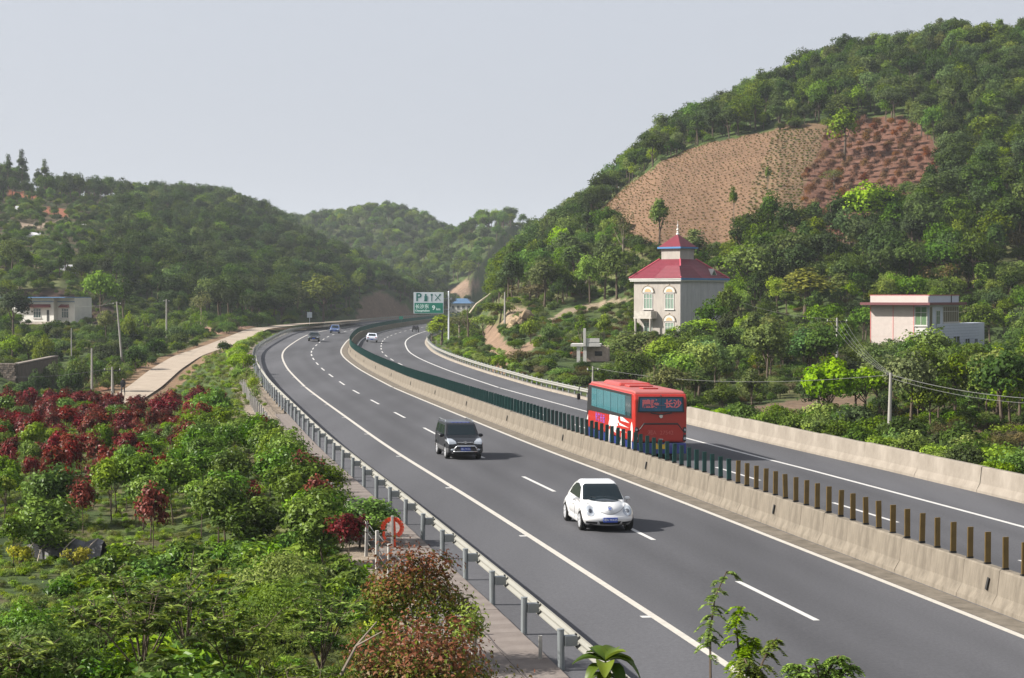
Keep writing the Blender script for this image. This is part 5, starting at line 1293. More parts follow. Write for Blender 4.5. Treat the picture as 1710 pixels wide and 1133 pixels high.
# -- flat-roofed house
al = R_(36); X0, Y0 = (1551 - 855) * 190 / 3100, 190.0; zb_ = 1.1
t = thing('flat_roofed_house', 'pale flat-roofed house with a dark red canopy line and grey tiled annex', 'house', (X0, Y0, zb_), math.pi / 2 - al)
m_pink = mat('pale_tiles', (.42, .365, .335), .75, var=.12, vscale=2); m_grey = mat('grey_tiles', (.44, .47, .54), .7, var=.12, vscale=3); m_red = mat('dark_red', (.11, .028, .032), .6)
W1, W2, H1 = 6.4, 7.8, 5.55
b = B(); b.box((W2 / 2, W1 / 2, H1 / 2 - .4), (W2, W1, H1 + .8)); b.obj('wall', m_grey, t)
b = B(); b.box((-.03, W1 / 2 + .8, H1 / 2), (.05, W1 - 1.65, H1 - .02)); wl = b.obj('pale_wall', m_pink, t)
b = B(); b.box((-.065, 3.9, H1 / 2), (.02, .07, H1 - .1)); b.box((-.065, W1 + .02, H1 / 2), (.03, .07, H1)); b.box((-.065, 1.62, H1 / 2), (.03, .07, H1)); b.obj('corner_strip', mat('pink_strip', (.50, .16, .15), .7), t)
for z_ in (1.0, 2.3, 3.6, 4.4): b = B(); b.box((-.06, 4.0, z_), (.008, 4.6, .025)); b.obj('tile_joint', mat('tile_joint', (.44, .36, .33), .8), wl)
b = B(); b.box((W2 / 2 - .25, W1 / 2 + .05, H1 + .14), (W2 + 1.9, W1 + 1.3, .26)); b.obj('canopy', m_red, t)
b = B(); b.box((W2 / 2 - .1, W1 / 2, H1 + .56), (W2 - .1, W1 + .1, .86)); pr_ = b.obj('parapet', m_grey, t)
b = B(); b.box((-.17, W1 / 2, H1 + .56), (.04, W1 + .02, .82)); b.obj('pale_face', m_pink, pr_)
b = B(); b.box((W2 / 2 - .1, W1 / 2, H1 + 1.02), (W2 + .02, W1 + .22, .07)); b.obj('coping', mat('coping', (.36, .09, .10), .7), pr_)
b = B(); b.box((5.6, -.09, H1 + .58), (.12, .06, .8)); b.obj('downpipe', m_dark, t)
m_gcurt = mat('green_curtain', (.10, .19, .08), .7, var=.6, vscale=3, stretch=(5, 5, .3)); m_bcurt = mat('brown_curtain', (.12, .095, .05), .45, var=.6, vscale=2.5, stretch=(5, 5, .3))
FL = lambda u, d, z: (-.06 - d, u, z); FR = lambda u, d, z: (u, -d, z)
window(t, FL, .12, 1.5, 3.45, 5.42, m_white, m_gcurt, bars=(1, 1)); b = B(); b.box((-.06, .8, 2.85), (.06, 1.4, 1.0)); b.obj('spandrel', m_white, t)
window(t, FL, .2, 1.5, .9, 2.2, m_white, m_glass, bars=(0, 0))
window(t, FR, .1, .9, 3.0, 5.42, m_white, m_bcurt, bars=(0, 0), depth=.03); window(t, FR, 1.8, 2.8, 3.2, 5.0, m_white, m_gcurt, bars=(1, 1)); window(t, FR, 3.6, 7.7, 3.72, 5.42, m_white, m_bcurt, bars=(6, 1), depth=.04)
for z_ in np.arange(.4, 2.4, .28): b = B(); b.box((W2 / 2 + 2.6, -.18 if False else -.012, z_), (W2 + 5.2, .02, .02)); 
an = B(); an.box((W2 / 2 + 4.2, .5, 1.6), (W2 + 4.8, 1.4, 4.0)); ao = an.obj('annex', m_grey, t)
for i, z_ in enumerate(np.arange(.1, 3.5, .30)): b = B(); b.box((W2 / 2 + 3.4, -.205, z_), (W2 + 3.15, .012, .03)); b.obj('tile_joint', mat('grey_joint', (.27, .30, .36), .8) if i == 0 else bpy.data.materials['grey_joint'], ao)
FA = lambda u, d, z: (u, -.2 - d, z)
for (ua, ub, za, zz) in ((5.8, 7.6, .4, 2.3), (9.0, 10.3, .7, 2.0), (11.6, 12.5, .7, 1.95)): window(t, FA, ua, ub, za, zz, m_grey, m_glass, bars=(1, 0))
# -- small white gatehouse
Yc = 187; X0 = (977 - 855) * Yc / 3100; z0 = zi(Yc, 604)
t = thing('white_gatehouse', 'small unfinished white gatehouse with a flat projecting slab', 'building', (X0, Yc, z0), R_(-6))
k_ = Yc / 3100; b = B(); b.box((1.2, 1.4, .78), (2.3, 2.6, 1.56)); b.obj('wall', mat('rough_plaster', (.42, .33, .28), .95, var=.4, vscale=3, bump=.5), t)
b = B(); b.box((.1, .6, 1.66), (3.0, 2.8, .26)); b.obj('slab', m_white, t)
b = B(); b.box((.75, -.72, 2.05), (1.5, .12, .62)); b.box((.75, -.78, 2.0), (1.52, .05, .05)); b.obj('parapet_board', m_white, t)
b = B(); b.box((0, -.72, 2.45), (.26, .3, 1.8)); b.obj('post', m_white, t)
for x_ in (-.62, .02): b = B(); b.box((x_, -.5, .65), (.34, .34, 1.75)); b.obj('column', m_white, t)
b = B(); b.box((1.35, .08, .8), (.75, .06, .45)); b.obj('window_opening', m_dark, t)
# -- bungalow on the left
X0, Y0 = (42 - 855) * 303 / 3100, 303.0; zb_ = 3.0
t = thing('bungalow', 'long low white bungalow with brown-red awnings below the red earth bank', 'house', (X0 - 2.5, Y0 + 2.5, zb_), R_(-20))
m_cream = mat('cream_wall', (.56, .55, .51), .85, var=.15, vscale=1)
b = B(); b.box((4.0, 2.5, 2.0), (8.0, 6, 4.4)); b.box((9.6, 3.1, 2.0), (3.3, 5, 4.4)); b.obj('wall', m_cream, t)
b = B(); b.box((4.0, -.56, 3.55), (8.05, .14, .10)); b.box((9.6, .54, 3.55), (3.3, .12, .10)); b.box((5, 1.5, 4.26), (12.6, 7.6, .10)); b.obj('cornice', m_blue, t)
for (xa, xb, yf) in ((2.0, 7.4, -.5), (8.6, 10.2, .6)):
    b = B(); b.prism([(yf, 3.15), (yf - .75, 2.72), (yf - .75, 2.62), (yf, 2.62)], xa, xb, 'x'); b.obj('awning', mat('awning', (.22, .06, .06), .7), t)
for (ua, ub, yf) in ((4.1, 5.6, -.5), (8.75, 10.1, .6)):
    window(t, (lambda yf: lambda u, d, z: (u, yf - d, z))(yf), ua, ub, .9, 2.5, m_white, m_glass, bars=(2, 1))
b = B(); b.box((6.9, -.52, 1.1), (.42, .06, 2.2)); b.obj('door', m_dark, t)
b = B(); b.box((6, -2.6, -.15), (11.5, .25, 1.0)); b.obj('terrace_wall', mat('terrace', (.40, .36, .32), .9, var=.3), t)
b = B(); b.box((6, -1.6, -.1), (11.4, 1.9, .5)); b.obj('terrace', m_croad, t)
# -- blue-roofed building behind the sign
X0, Y0 = (752 - 855) * 640 / 3100, 640.0
t = thing('blue_roofed_building', 'distant white building with a bright blue hipped roof behind the sign pole', 'building', (X0, Y0, -.2), R_(-8))
t.scale = (.82, .82, .82); b = B(); b.box((4.0, 4, 2.7), (9.5, 8, 6.4)); b.obj('wall', m_white, t)
b = B(); hip(b, -1.3, 9.3, -.6, 8.6, 5.9, 1.5, 6.5, 3, 5, 8.0, 3); b.obj('roof', mat('blue_roof', (.05, .11, .20), .5), t)
for z_ in (1.2, 3.6):
    for x_ in (.6, 2.8, 5.0, 7.2): window(t, lambda u, d, z: (u, -d, z), x_, x_ + 1.2, z_, z_ + 1.4, m_white, m_glass, bars=(1, 0))
# -- graves on the left hill
m_tomb = mat('tomb_white', (.72, .72, .74), .7, var=.15)
X0, Y0 = (52 - 855) * 420 / 3100, 418.0; z0 = zi(Y0, 376)
t = thing('hillside_tomb', 'white curved tomb with wing walls on a cleared ledge of the left hill', 'tomb', (X0, Y0, g1(X0, Y0)))
b = B()
for i in range(14):
    a0 = math.pi * i / 14; a1 = math.pi * (i + 1) / 14
    for r_, h_ in ((2.6, 1.5),):
        b.prism([(r_ * math.cos(a0), r_ * math.sin(a0) * .8), (r_ * math.cos(a1), r_ * math.sin(a1) * .8), ((r_ - .3) * math.cos(a1), (r_ - .3) * math.sin(a1) * .8), ((r_ - .3) * math.cos(a0), (r_ - .3) * math.sin(a0) * .8)], -1, h_ * (.45 + .55 * math.sin((a0 + a1) / 2)), 'z')
b.obj('curved_wall', m_tomb, t); b = B(); b.ball((0, .6, .1), 1.3, sc=(1, .8, .75)); b.obj('mound', mat('mound', (.30, .28, .30), .9), t)
b = B(); b.box((0, -1.0, .3), (4.6, .3, 1.1)); b.box((2.9, -.9, .5), (.3, .3, 1.6)); b.box((-2.9, -.9, .3), (.3, .3, 1.2)); b.box((0, -1.2, .8), (.8, .2, 1.0)); b.obj('front_wall', m_tomb, t)
for u_, v_, w_, lb in ((108, 345, 2.6, 'small white grave above the curved tomb'), (137, 350, 2.4, 'small white grave between bushes right of the curved tomb'), (118, 434, 5.5, 'pale retaining wall of a grave above the bungalow'), (30, 322, .9, 'white gravestone on the orange earth patch')):
    Y_ = {345: 450, 350: 455, 434: 352, 322: 480}[v_]; X_ = (u_ - 855) * Y_ / 3100; z_ = g1(X_, Y_)
    g_ = thing('grave', lb, 'grave', (X_, Y_, z_)); b = B(); b.box((0, 0, .6), (w_, .4, 1.6), bev=.1); b.obj('headstone', m_tomb, g_); b = B(); b.box((0, -.6, .2), (w_ * 1.2, 1.0, .8), bev=.1); b.obj('plinth', m_tomb, g_)
# -- stone retaining wall at the left
m_stone = mat('rubble', (.13, .105, .085), .95, col2=(.06, .05, .042), vscale=1.3, bump=.6, bscale=6)
Yw = 190; xa = (-40 - 855) * Yw / 3100; xb = (25 - 855) * Yw / 3100; zt2 = zi(Yw, 609); zb2 = zt2 - 2.9
t = thing('stone_wall', 'rough stone retaining wall at the left edge, turning back to the right', 'wall', (xb, Yw, zb2)); L1 = xb - xa
H2 = zt2 - zb2; b = B(); b.box((-L1 / 2, .25, H2 / 2), (L1, .5, H2 - .02)); b.obj('core', m_stone, t)
rs_ = random.Random(6); b = B(); z = .05
while z < H2 - .1:
    h_ = rs_.uniform(.16, .28); x = -L1
    while x < -.1:
        w_ = rs_.uniform(.2, .42); b.box((x + w_ / 2, -.02, z + h_ / 2), (w_ - .03, .12 + rs_.uniform(0, .08), h_ - .03), rz=rs_.uniform(-.08, .08), bev=.02); x += w_
    z += h_
b.obj('face_stones', mat('wall_stone', (.28, .225, .185), .95, col2=(.12, .10, .085), vscale=2.2), t, kind='stuff')
b = B(); d_ = Vector(((92 - 855) * 215 / 3100 - xb, 25, 0)); an_ = math.atan2(d_.y, d_.x)
b.box((d_.x / 2, d_.y / 2 + .2, H2 / 2 - .05), (d_.length, .5, H2 - .1), rz=an_); b.obj('return_wall', m_stone, t)  # shade of this side is put into the colour, darker than the face stones
b = B(); b.box((d_.x / 2, d_.y / 2 + .2, H2 + .04), (d_.length, .62, .14), rz=an_); b.box((-L1 / 2, .25, H2 + .04), (L1, .62, .14)); b.obj('coping', mat('wall_coping', (.20, .175, .15), .9), t)
# ------------------------------------------------------------------ the sign
Ys = 283.; Xs = (749.5 - 855) * Ys / 3100; zs = g1(Xs, Ys); m_signp = mat('sign_pole', (.55, .58, .62), .45, metal=.3); m_sg = mat('sign_green', (.0, .17, .115), .5); m_sw = mat('sign_white', (.50, .56, .60), .5); m_txt = mat('sign_text', (.62, .78, .74), .5); m_pg = mat('pictogram', (.0, .12, .10), .5)
t = thing('road_sign', 'green and white service area sign on a tall side pole', 'sign', (Xs, Ys, zs))
K = Ys / 3100; ztop = zi(Ys, 489) - zs; zp0, zp1 = zi(Ys, 524) - zs, zi(Ys, 488.5) - zs; xl, xr = (691 - 749.5) * K, (741 - 749.5) * K; zm = zi(Ys, 506) - zs
b = B(); b.cyl((0, 0, ztop / 2 - .3), .16, ztop + .8, seg=14, r2=.13); b.ball((0, 0, ztop + .1), .14); b.obj('pole', m_signp, t)
for zz in (zi(Ys, 499) - zs, zi(Ys, 517) - zs): b = B(); b.box(((xr + .1) / 2 - .4, .02, zz), (-xr + 1.4, .14, .14)); b.box((.25, 0, zz), (.5, .3, .3)); b.obj('arm', m_post, t)
pn = B(); pn.box(((xl + xr) / 2, -.17, (zp0 + zp1) / 2), (xr - xl, .06, zp1 - zp0), bev=.02); po = pn.obj('sign_panel', m_sw, t)
b = B(); b.box(((xl + xr) / 2, -.208, (zp0 + .08 + zm) / 2), (xr - xl - .22, .012, zm - zp0 - .10)); b.obj('green_field', m_sg, po)
cx0 = xl; Wp = xr - xl; zc1 = (zm + zp1) / 2
RF = (math.pi / 2, 0, 0)
def P2(fx): return cx0 + Wp * fx
c_ = lettering('P', 1.75, m_pg, po, (P2(.165), -.21, zc1), RF, bold=.035)
b = B(); b.box((P2(.40), -.207, zc1 - .14), (.42, .012, .78)); b.box((P2(.40), -.207, zc1 - .52), (.60, .012, .1)); b.cyl((P2(.40), -.207, zc1 + .40), .15, .012, 'y', 14); b.box((P2(.40) + .30, -.207, zc1 - .1), (.06, .012, .6)); b.obj('fuel_pictogram', m_pg, po)
b = B(); b.box((P2(.60), -.207, zc1 - .12), (.11, .012, .95)); b.box((P2(.60), -.207, zc1 + .42), (.30, .012, .24)); b.obj('tool_pictogram', m_pg, po)
b = B()
for s_ in (-1, 1): b.box((P2(.80), -.207 - .004 * s_, zc1), (.11, .010, 1.25), ry=R_(42 * s_))
b.box((P2(.80) + .34, -.207, zc1 + .40), (.22, .011, .30), ry=R_(42)); b.obj('cutlery_pictogram', m_pg, po)
lettering('长沙东', .70, m_txt, po, (P2(.28), -.218, zm - .60), RF, bold=.012); lettering('ChangshaEast', .40, m_txt, po, (P2(.29), -.218, zm - 1.20), RF, bold=.012)
lettering('9', .95, m_txt, po, (P2(.665), -.218, zm - .78), RF, bold=.03); lettering('km', .50, m_txt, po, (P2(.82), -.218, zm - .98), RF, bold=.015)
# small boards by the far road
t = thing('small_sign', 'small pale rectangular board on a post beyond the bend of the left rail', 'sign', ((517 - 855) * 372 / 3100, 372, g1((517 - 855) * 372 / 3100, 372)))
b = B(); b.tube([(0, 0, -.3), (0, 0, 3.2)], .06, 6); b.obj('post', m_signp, t); b = B(); b.box((0, -.08, 2.6), (1.0, .05, 1.1)); b.obj('board', m_sw, t)
x_, y_, z_ = at(arc_of(430), SM); t = thing('median_sign', 'tiny green marker sign standing on the far median', 'sign', (float(x_), float(y_), float(z_) + .9))
b = B(); b.tube([(0, 0, 0), (0, 0, 1.0)], .04, 6); b.obj('post', m_signp, t); b = B(); b.box((0, -.06, 1.15), (.9, .05, .7)); b.obj('board', m_sg, t)
# ------------------------------------------------------------------ poles and wires
m_pole = mat('pole_concrete', (.30, .285, .26), .9, var=.2, vscale=1.5)
TOPS = {}
def pole(key, label, u, vt, vb, Y, lean=0, arm=.0, r=.11):
    X = (u - 855) * Y / 3100; z = g1(X, Y); h = zi(Y, vt) - z
    t = thing('utility_pole', label, 'pole', (X, Y, z)); lx = lean * Y / 3100
    b = B(); b.tube([(0, 0, -.5), (lx * .5, 0, h * .5), (lx, 0, h)], [r * 1.3, r * 1.1, r * .8], 10); b.obj('shaft', m_pole, t)
    if arm:
        b = B(); b.box((lx, 0, h - .35), (arm, .08, .08)); b.obj('crossarm', m_dark, t)
        for k in (-.45, 0, .45): b = B(); b.cyl((lx + arm * k, 0, h - .22), .045, .16, seg=8); b.obj('insulator', m_white, t)
    TOPS[key] = (X + lx, Y, z + h - .1)
pole('near', 'straight pale concrete pole in the orchard on the right', 1485, 623, 720, 98, 3, 0, .095)
pole('mid', 'concrete pole with crossarm between the two village houses', 1398, 531, 566, 165, 0, 1.9)
pole('grove', 'grey pole rising among dark trees behind the parapet', 1367, 640, 672, 128, 0)
pole('bus', 'thin concrete pole just above the roof of the coach', 990, 612, 655, 146, 0, .9, .07)
pole('slope', 'short pale pole on the slope above the outcrop', 843, 488, 515, 250, 0, 0)
pole('lean', 'leaning concrete pole beside the clipped tree in the left valley', 204, 504, 600, 236, -9, 1.0)
pole('val', 'upright concrete pole in the left valley', 278, 500, 572, 268, 0, .8)
pole('short', 'short pale pole behind the dark bushes in the hollow', 153, 582, 630, 190, 0)
pole('front', 'pale pole with crossarm at the foot of the side road', 187, 613, 660, 176, 0, 1.6)
pole('far', 'thin dark pole below the bungalow', 119, 548, 600, 240, 0, 0, .07)
def wire(label, a, b_, sag, r=.012, n=14, dx=0):
    a, b_ = Vector(a), Vector(b_); P = [a.lerp(b_, i / n) - Vector((0, 0, sag * 4 * (i / n) * (1 - i / n))) - a for i in range(n + 1)]
    b = B(); b.tube(P, r * .7, 4); o = b.obj('power_line', mat('cable', (.13, .13, .125), .6) if 'cable' not in bpy.data.materials else bpy.data.materials['cable'], loc=a); tag(o, label, 'wire', 'overhead wires'); return o
nr = TOPS['near']; md = TOPS['mid']
R2 = Vector(((1760 - 855) * 90 / 3100, 90, zi(90, 668)))
wire('upper wire from the orchard pole to the right edge', nr, R2, .25, .022); wire('lower wire from the orchard pole to the right edge', (nr[0], nr[1], nr[2] - .18), R2 - Vector((0, 0, .22)), .3, .016)
wire('wire running left from the orchard pole across the grove', nr, TOPS['bus'], .7, .018)
for i in range(4): wire('overhead wire, %s of four strung from the village pole down to the orchard pole' % ORD[i], (md[0] + (i - 1.5) * .45, md[1], md[2] - .1), (nr[0] + (i - 1.5) * .08, nr[1], nr[2]), .5, .012)
wire('wire from the village pole towards the red-roofed house', md, (25.5, 214, 7.2), .5, .012)
wire('pale wire crossing the hollow to the pole at the side road', ((20 - 855) * 165 / 3100, 165, zi(165, 630)), TOPS['front'], .25, .03)
wire('wire between the leaning pole and the upright pole', TOPS['lean'], TOPS['val'], .4, .02)
wire('wire from the bungalow to the leaning pole', (-73, 300, 6.3), TOPS['lean'], .5, .015)
# dead leaning tree by the sign
Yd = 268.; K = Yd / 3100; xd = (783 - 855) * K; zd = g1(xd, Yd); t = thing('bare_tree', 'bare thin tree with a broken pale bough leaning to the right beside the dirt track', 'tree', (xd, Yd, zd))
q3 = lambda u, v: ((u - 783) * K, 0, zi(Yd, v) - zd)
b = B(); b.tube([q3(781, 585), q3(782, 550), q3(780, 515)], [.16, .12, .05], 7); b.tube([q3(782, 555), q3(774, 535), q3(772, 520)], [.07, .05, .02], 5); b.tube([q3(781, 545), q3(790, 530), q3(786, 515)], [.07, .05, .02], 5); b.obj('trunk', m_bark, t)
b = B(); b.tube([q3(784, 523), q3(795, 508), q3(819, 490)], [.13, .10, .04], 6); b.tube([q3(795, 508), q3(806, 502), q3(815, 494)], [.06, .05, .03], 5); b.obj('bough', mat('pale_wood', (.50, .44, .34), .8), t)
# rock outcrop
b = B(); rs_ = random.Random(9); Yk = 238.; K = Yk / 3100
for i in range(22):
    u_ = rs_.uniform(838, 874); v_ = 546 - (u_ - 838) * .72 + rs_.uniform(-2, 14); X_ = (u_ - 855) * K; Y2 = Yk + rs_.uniform(-.5, 2.0)
    sz = rs_.uniform(.35, .8); b.box((X_ + 1.0, Y2, zi(Yk, v_)), (sz * 1.3, sz * 1.6, sz * rs_.uniform(.8, 1.9)), rz=rs_.uniform(-.8, .8), ry=R_(rs_.uniform(18, 42)), rx=rs_.uniform(-.3, .3), bev=sz * .22)
for v in b.bm.verts: v.co += Vector((math.sin(v.co.z * 5 + v.co.x * 3), math.sin(v.co.x * 4), math.sin(v.co.x * 6 + v.co.y * 3))) * .06
tag(b.obj('rock_outcrop', mat('sandstone', (.30, .225, .14), .95, col2=(.15, .11, .075), vscale=1.2, bump=.8, bscale=3, stretch=(1, 1, .3))), 'slanting tan sandstone outcrop above the dirt track', 'rock')
# walker on the side road
X_, Y_ = (205 - 855) * 183 / 3100, 183.; d_ = g1(X_, Y_) + .17
def person(name, label, loc, rz, coat, legs, stride=.16):
    t = thing(name, label, 'person', loc, rz)
    me = bpy.data.meshes.new('body'); J = [(0,0,.95),(0,.0,1.25),(0,.02,1.42),(0,.03,1.52),(0,.04,1.66), (.10,0,.90),(.11,stride,.50),(.11,stride-.05,.06),(.11,stride+.13,.04), (-.10,0,.90),(-.11,-stride*.4,.50),(-.11,-stride-.05,.08),(-.11,-stride+.10,.04), (.19,.0,1.38),(.25,-.08,1.12),(.26,.06,.88), (-.19,.0,1.38),(-.25,.10,1.12),(-.26,.20,.90)]
    E = [(0,1),(1,2),(2,3),(3,4),(0,5),(5,6),(6,7),(7,8),(0,9),(9,10),(10,11),(11,12),(2,13),(13,14),(14,15),(2,16),(16,17),(17,18)]
    me.from_pydata(J, E, []); o = bpy.data.objects.new('body', me); COL.objects.link(o)
    md = o.modifiers.new('s', 'SKIN'); o.modifiers.new('u', 'SUBSURF').levels = 1
    rad = [.15,.16,.15,.06,.105,.10,.07,.05,.04,.10,.07,.05,.04,.07,.05,.04,.07,.05,.04]
    for v, r_ in zip(me.skin_vertices[0].data, rad): v.radius = (r_, r_ * .85)
    me.skin_vertices[0].data[0].use_root = True
    dg = bpy.context.evaluated_depsgraph_get(); m2 = bpy.data.meshes.new_from_object(o.evaluated_get(dg)); bpy.data.objects.remove(o)
    m2.materials.clear()
    for m_ in (coat, legs, bpy.data.materials.get('skin') or mat('skin', (.35, .20, .14), .6), bpy.data.materials.get('hair') or mat('hair', (.012, .01, .01), .6)): m2.materials.append(m_)
    for p_ in m2.polygons:
        c = p_.center; p_.use_smooth = True; p_.material_index = (3 if c.z > 1.66 or (c.y < .02) else 2) if c.z > 1.54 else 2 if (c.z < .93 and abs(c.x) > .2) else 0 if c.z > .9 else 1
    link('body', m2, t)
    b = B(); b.box((0, 0, 1.12), (.40, .27, .52), bev=.08, taper=(1.1, 1)); b.obj('jacket', coat, t); return t
person('person', 'person in dark clothes walking down the concrete side road', (X_, Y_, d_), R_(175), mat('dark_coat', (.012, .012, .016), .8), mat('dark_trousers', (.02, .02, .03), .8))
# low fence at the bungalow road, parked silver car half hidden at the right
# ------------------------------------------------------------------ vehicles
def solid(b, voxel=.04, smooth=4, name='body'):
    o = b.obj(name, None); m1 = o.modifiers.new('r', 'REMESH'); m1.mode = 'VOXEL'; m1.voxel_size = voxel; m1.use_smooth_shade = True
    m2 = o.modifiers.new('s', 'SMOOTH'); m2.iterations = smooth; m2.factor = .5
    dg = bpy.context.evaluated_depsgraph_get(); me = bpy.data.meshes.new_from_object(o.evaluated_get(dg)); bpy.data.objects.remove(o); return me
def boolean(me, cut, op='DIFFERENCE', offset=0):
    """cut a body mesh with the shapes in cut; offset > 0 first swells it, for glass lying proud of the skin"""
    o = bpy.data.objects.new('a', me); c = bpy.data.objects.new('b', cut.mesh('cut', None)); COL.objects.link(o); COL.objects.link(c)
    if offset: d = o.modifiers.new('d', 'DISPLACE'); d.strength = offset; d.mid_level = 0
    m = o.modifiers.new('m', 'BOOLEAN'); m.operation = op; m.object = c; m.solver = 'EXACT'
    dg = bpy.context.evaluated_depsgraph_get(); r = bpy.data.meshes.new_from_object(o.evaluated_get(dg)); bpy.data.objects.remove(o); bpy.data.objects.remove(c)
    return r
def setm(me, m, smooth=True):
    me.materials.clear(); me.materials.append(m); me.polygons.foreach_set('use_smooth', np.full(len(me.polygons), smooth)); me.polygons.foreach_set('material_index', np.zeros(len(me.polygons), np.int32)); return me
m_tyre = mat('tyre', (.018, .018, .018), .8); m_rim = mat('rim', (.50, .51, .53), .35, metal=.3); m_glassc = mat('car_glass', (.006, .012, .016), .07, spec=.35); m_lamp = mat('lamp_glass', (.36, .39, .43), .12, spec=.8, coat=1, metal=.3)
m_black = mat('black_trim', (.012, .012, .013), .45); m_plate = mat('number_plate', (.015, .06, .38), .4); m_pt = mat('plate_text', (.75, .77, .8), .5); m_chrome = mat('chrome', (.65, .66, .68), .18, metal=.9); m_tail = mat('tail_lamp', (.35, .01, .01), .2, coat=1)
WH = {}
def wheels(t, xs, ys, r, wd, spokes=7):
    key = (r, wd)
    if key not in WH:
        b = B(); pr = [(-wd/2, r*.62), (-wd/2, r*.92), (-wd*.36, r), (wd*.36, r), (wd/2, r*.92), (wd/2, r*.62)]
        seg = 28; rings = [[b.bm.verts.new((x, q * math.cos(2*math.pi*k/seg), q * math.sin(2*math.pi*k/seg))) for x, q in pr] for k in range(seg)]
        for k in range(seg):
            for j in range(len(pr)): b.bm.faces.new((rings[k][j], rings[(k+1) % seg][j], rings[(k+1) % seg][(j+1) % len(pr)], rings[k][(j+1) % len(pr)]))
        ty = b.mesh('tyre', m_tyre); b = B(); b.cyl((0, 0, 0), r * .17, wd * .9, 'x', 12)
        for k in range(spokes): a = 2 * math.pi * k / spokes; b.box((0, r * .38 * math.cos(a), r * .38 * math.sin(a)), (wd * 1.0, r * .24, r * .54), rx=a - math.pi / 2)
        for k in range(24): a = 2*math.pi*k/24; b.box((0, r * .6 * math.cos(a), r * .6 * math.sin(a)), (wd * 1.03, r * .17, r * .09), rx=a - math.pi/2 + math.pi/2)
        ri = b.mesh('rim', m_rim); b = B(); b.cyl((0, 0, 0), r * .56, wd * .5, 'x', 20); hb = b.mesh('brake_disc', m_black); WH[key] = (ty, ri, hb)
    for x in xs:
        for y in ys:
            w_ = bpy.data.objects.new('wheel', WH[key][0]); COL.objects.link(w_); w_.parent = t; w_.location = (x, y, r)
            for nm, me in (('rim', WH[key][1]), ('brake_disc', WH[key][2])): q = bpy.data.objects.new(nm, me); COL.objects.link(q); q.parent = w_
def ell(b, c, r): b.ball(c, 1, sub=4, sc=r)
def arches(xs, ys, r, zc, wd=.5):
    b = B()
    for x in xs:
        for y in ys: b.cyl((x, y, zc), r, wd, 'x', 32)
    return b
def place(t, Xw, Yw, ang):
    s_, y_ = road_s(np.array([Xw]), np.array([Yw])); s_, y_ = float(s_[0]), float(y_[0])
    z = float(np.interp(y_, EK, EG) - s_ * np.interp(y_, EK, EE)); t.location = (Xw, Yw, z + .004); t.rotation_euler = (0, math.atan(np.interp(y_, EK, EE)) * (1 if abs(ang) < 1.6 else -1), ang)
m_gp0 = mat('lamp_inner', (.10, .11, .13), .2, metal=.5)
# -- white small rounded car
m_wp = mat('white_paint', (.62, .62, .62), .22, coat=1, spec=.5)
t = thing('rounded_car', 'white small rounded two-door car with blue plate heading towards the viewer', 'car')
b = B(); b.box((0, 0, .55), (1.60, 3.35, .58), bev=.20); ell(b, (0, .98, .64), (.73, 1.00, .37)); ell(b, (0, -1.15, .68), (.74, .88, .44))
pr = [(1.02, .80), (.42, 1.33), (.12, 1.46), (-.45, 1.49), (-1.0, 1.34), (-1.45, 1.02), (-1.6, .80)]; q0 = len(b.bm.verts); b.prism(pr, -.74, .74, 'x', bev=.10)
for v in list(b.bm.verts)[q0:]:
    if v.co.z > .86: v.co.x *= 1 - .27 * (v.co.z - .86) / .62
for s_ in (-1, 1):
    ell(b, (.64 * s_, 1.24, .50), (.225, .60, .37)); ell(b, (.63 * s_, -1.25, .51), (.24, .62, .385)); b.box((.74 * s_, 0, .28), (.16, 1.7, .18), bev=.05)
ell(b, (0, 1.66, .42), (.80, .38, .25)); ell(b, (0, -1.70, .44), (.78, .36, .25))
base = solid(b, .03, 9); base = boolean(base, arches((-.84, .84), (1.255, -1.255), .355, .33, .52))
def glassp(body, prof, lo, hi, axis): c = B(); c.prism(prof, lo, hi, axis); return boolean(body.copy(), c, 'INTERSECT', .006)
link('body', setm(base, m_wp), t)
ws = glassp(base, [(-.665, .93), (.665, .93), (.575, 1.32), (.50, 1.385), (-.50, 1.385), (-.575, 1.32)], .30, 1.6, 'y'); link('windscreen', setm(ws, m_glassc), t)
ws = glassp(base, [(-.50, 1.0), (.50, 1.0), (.40, 1.34), (-.40, 1.34)], -1.8, -.7, 'y'); link('rear_window', setm(ws, m_glassc), t)
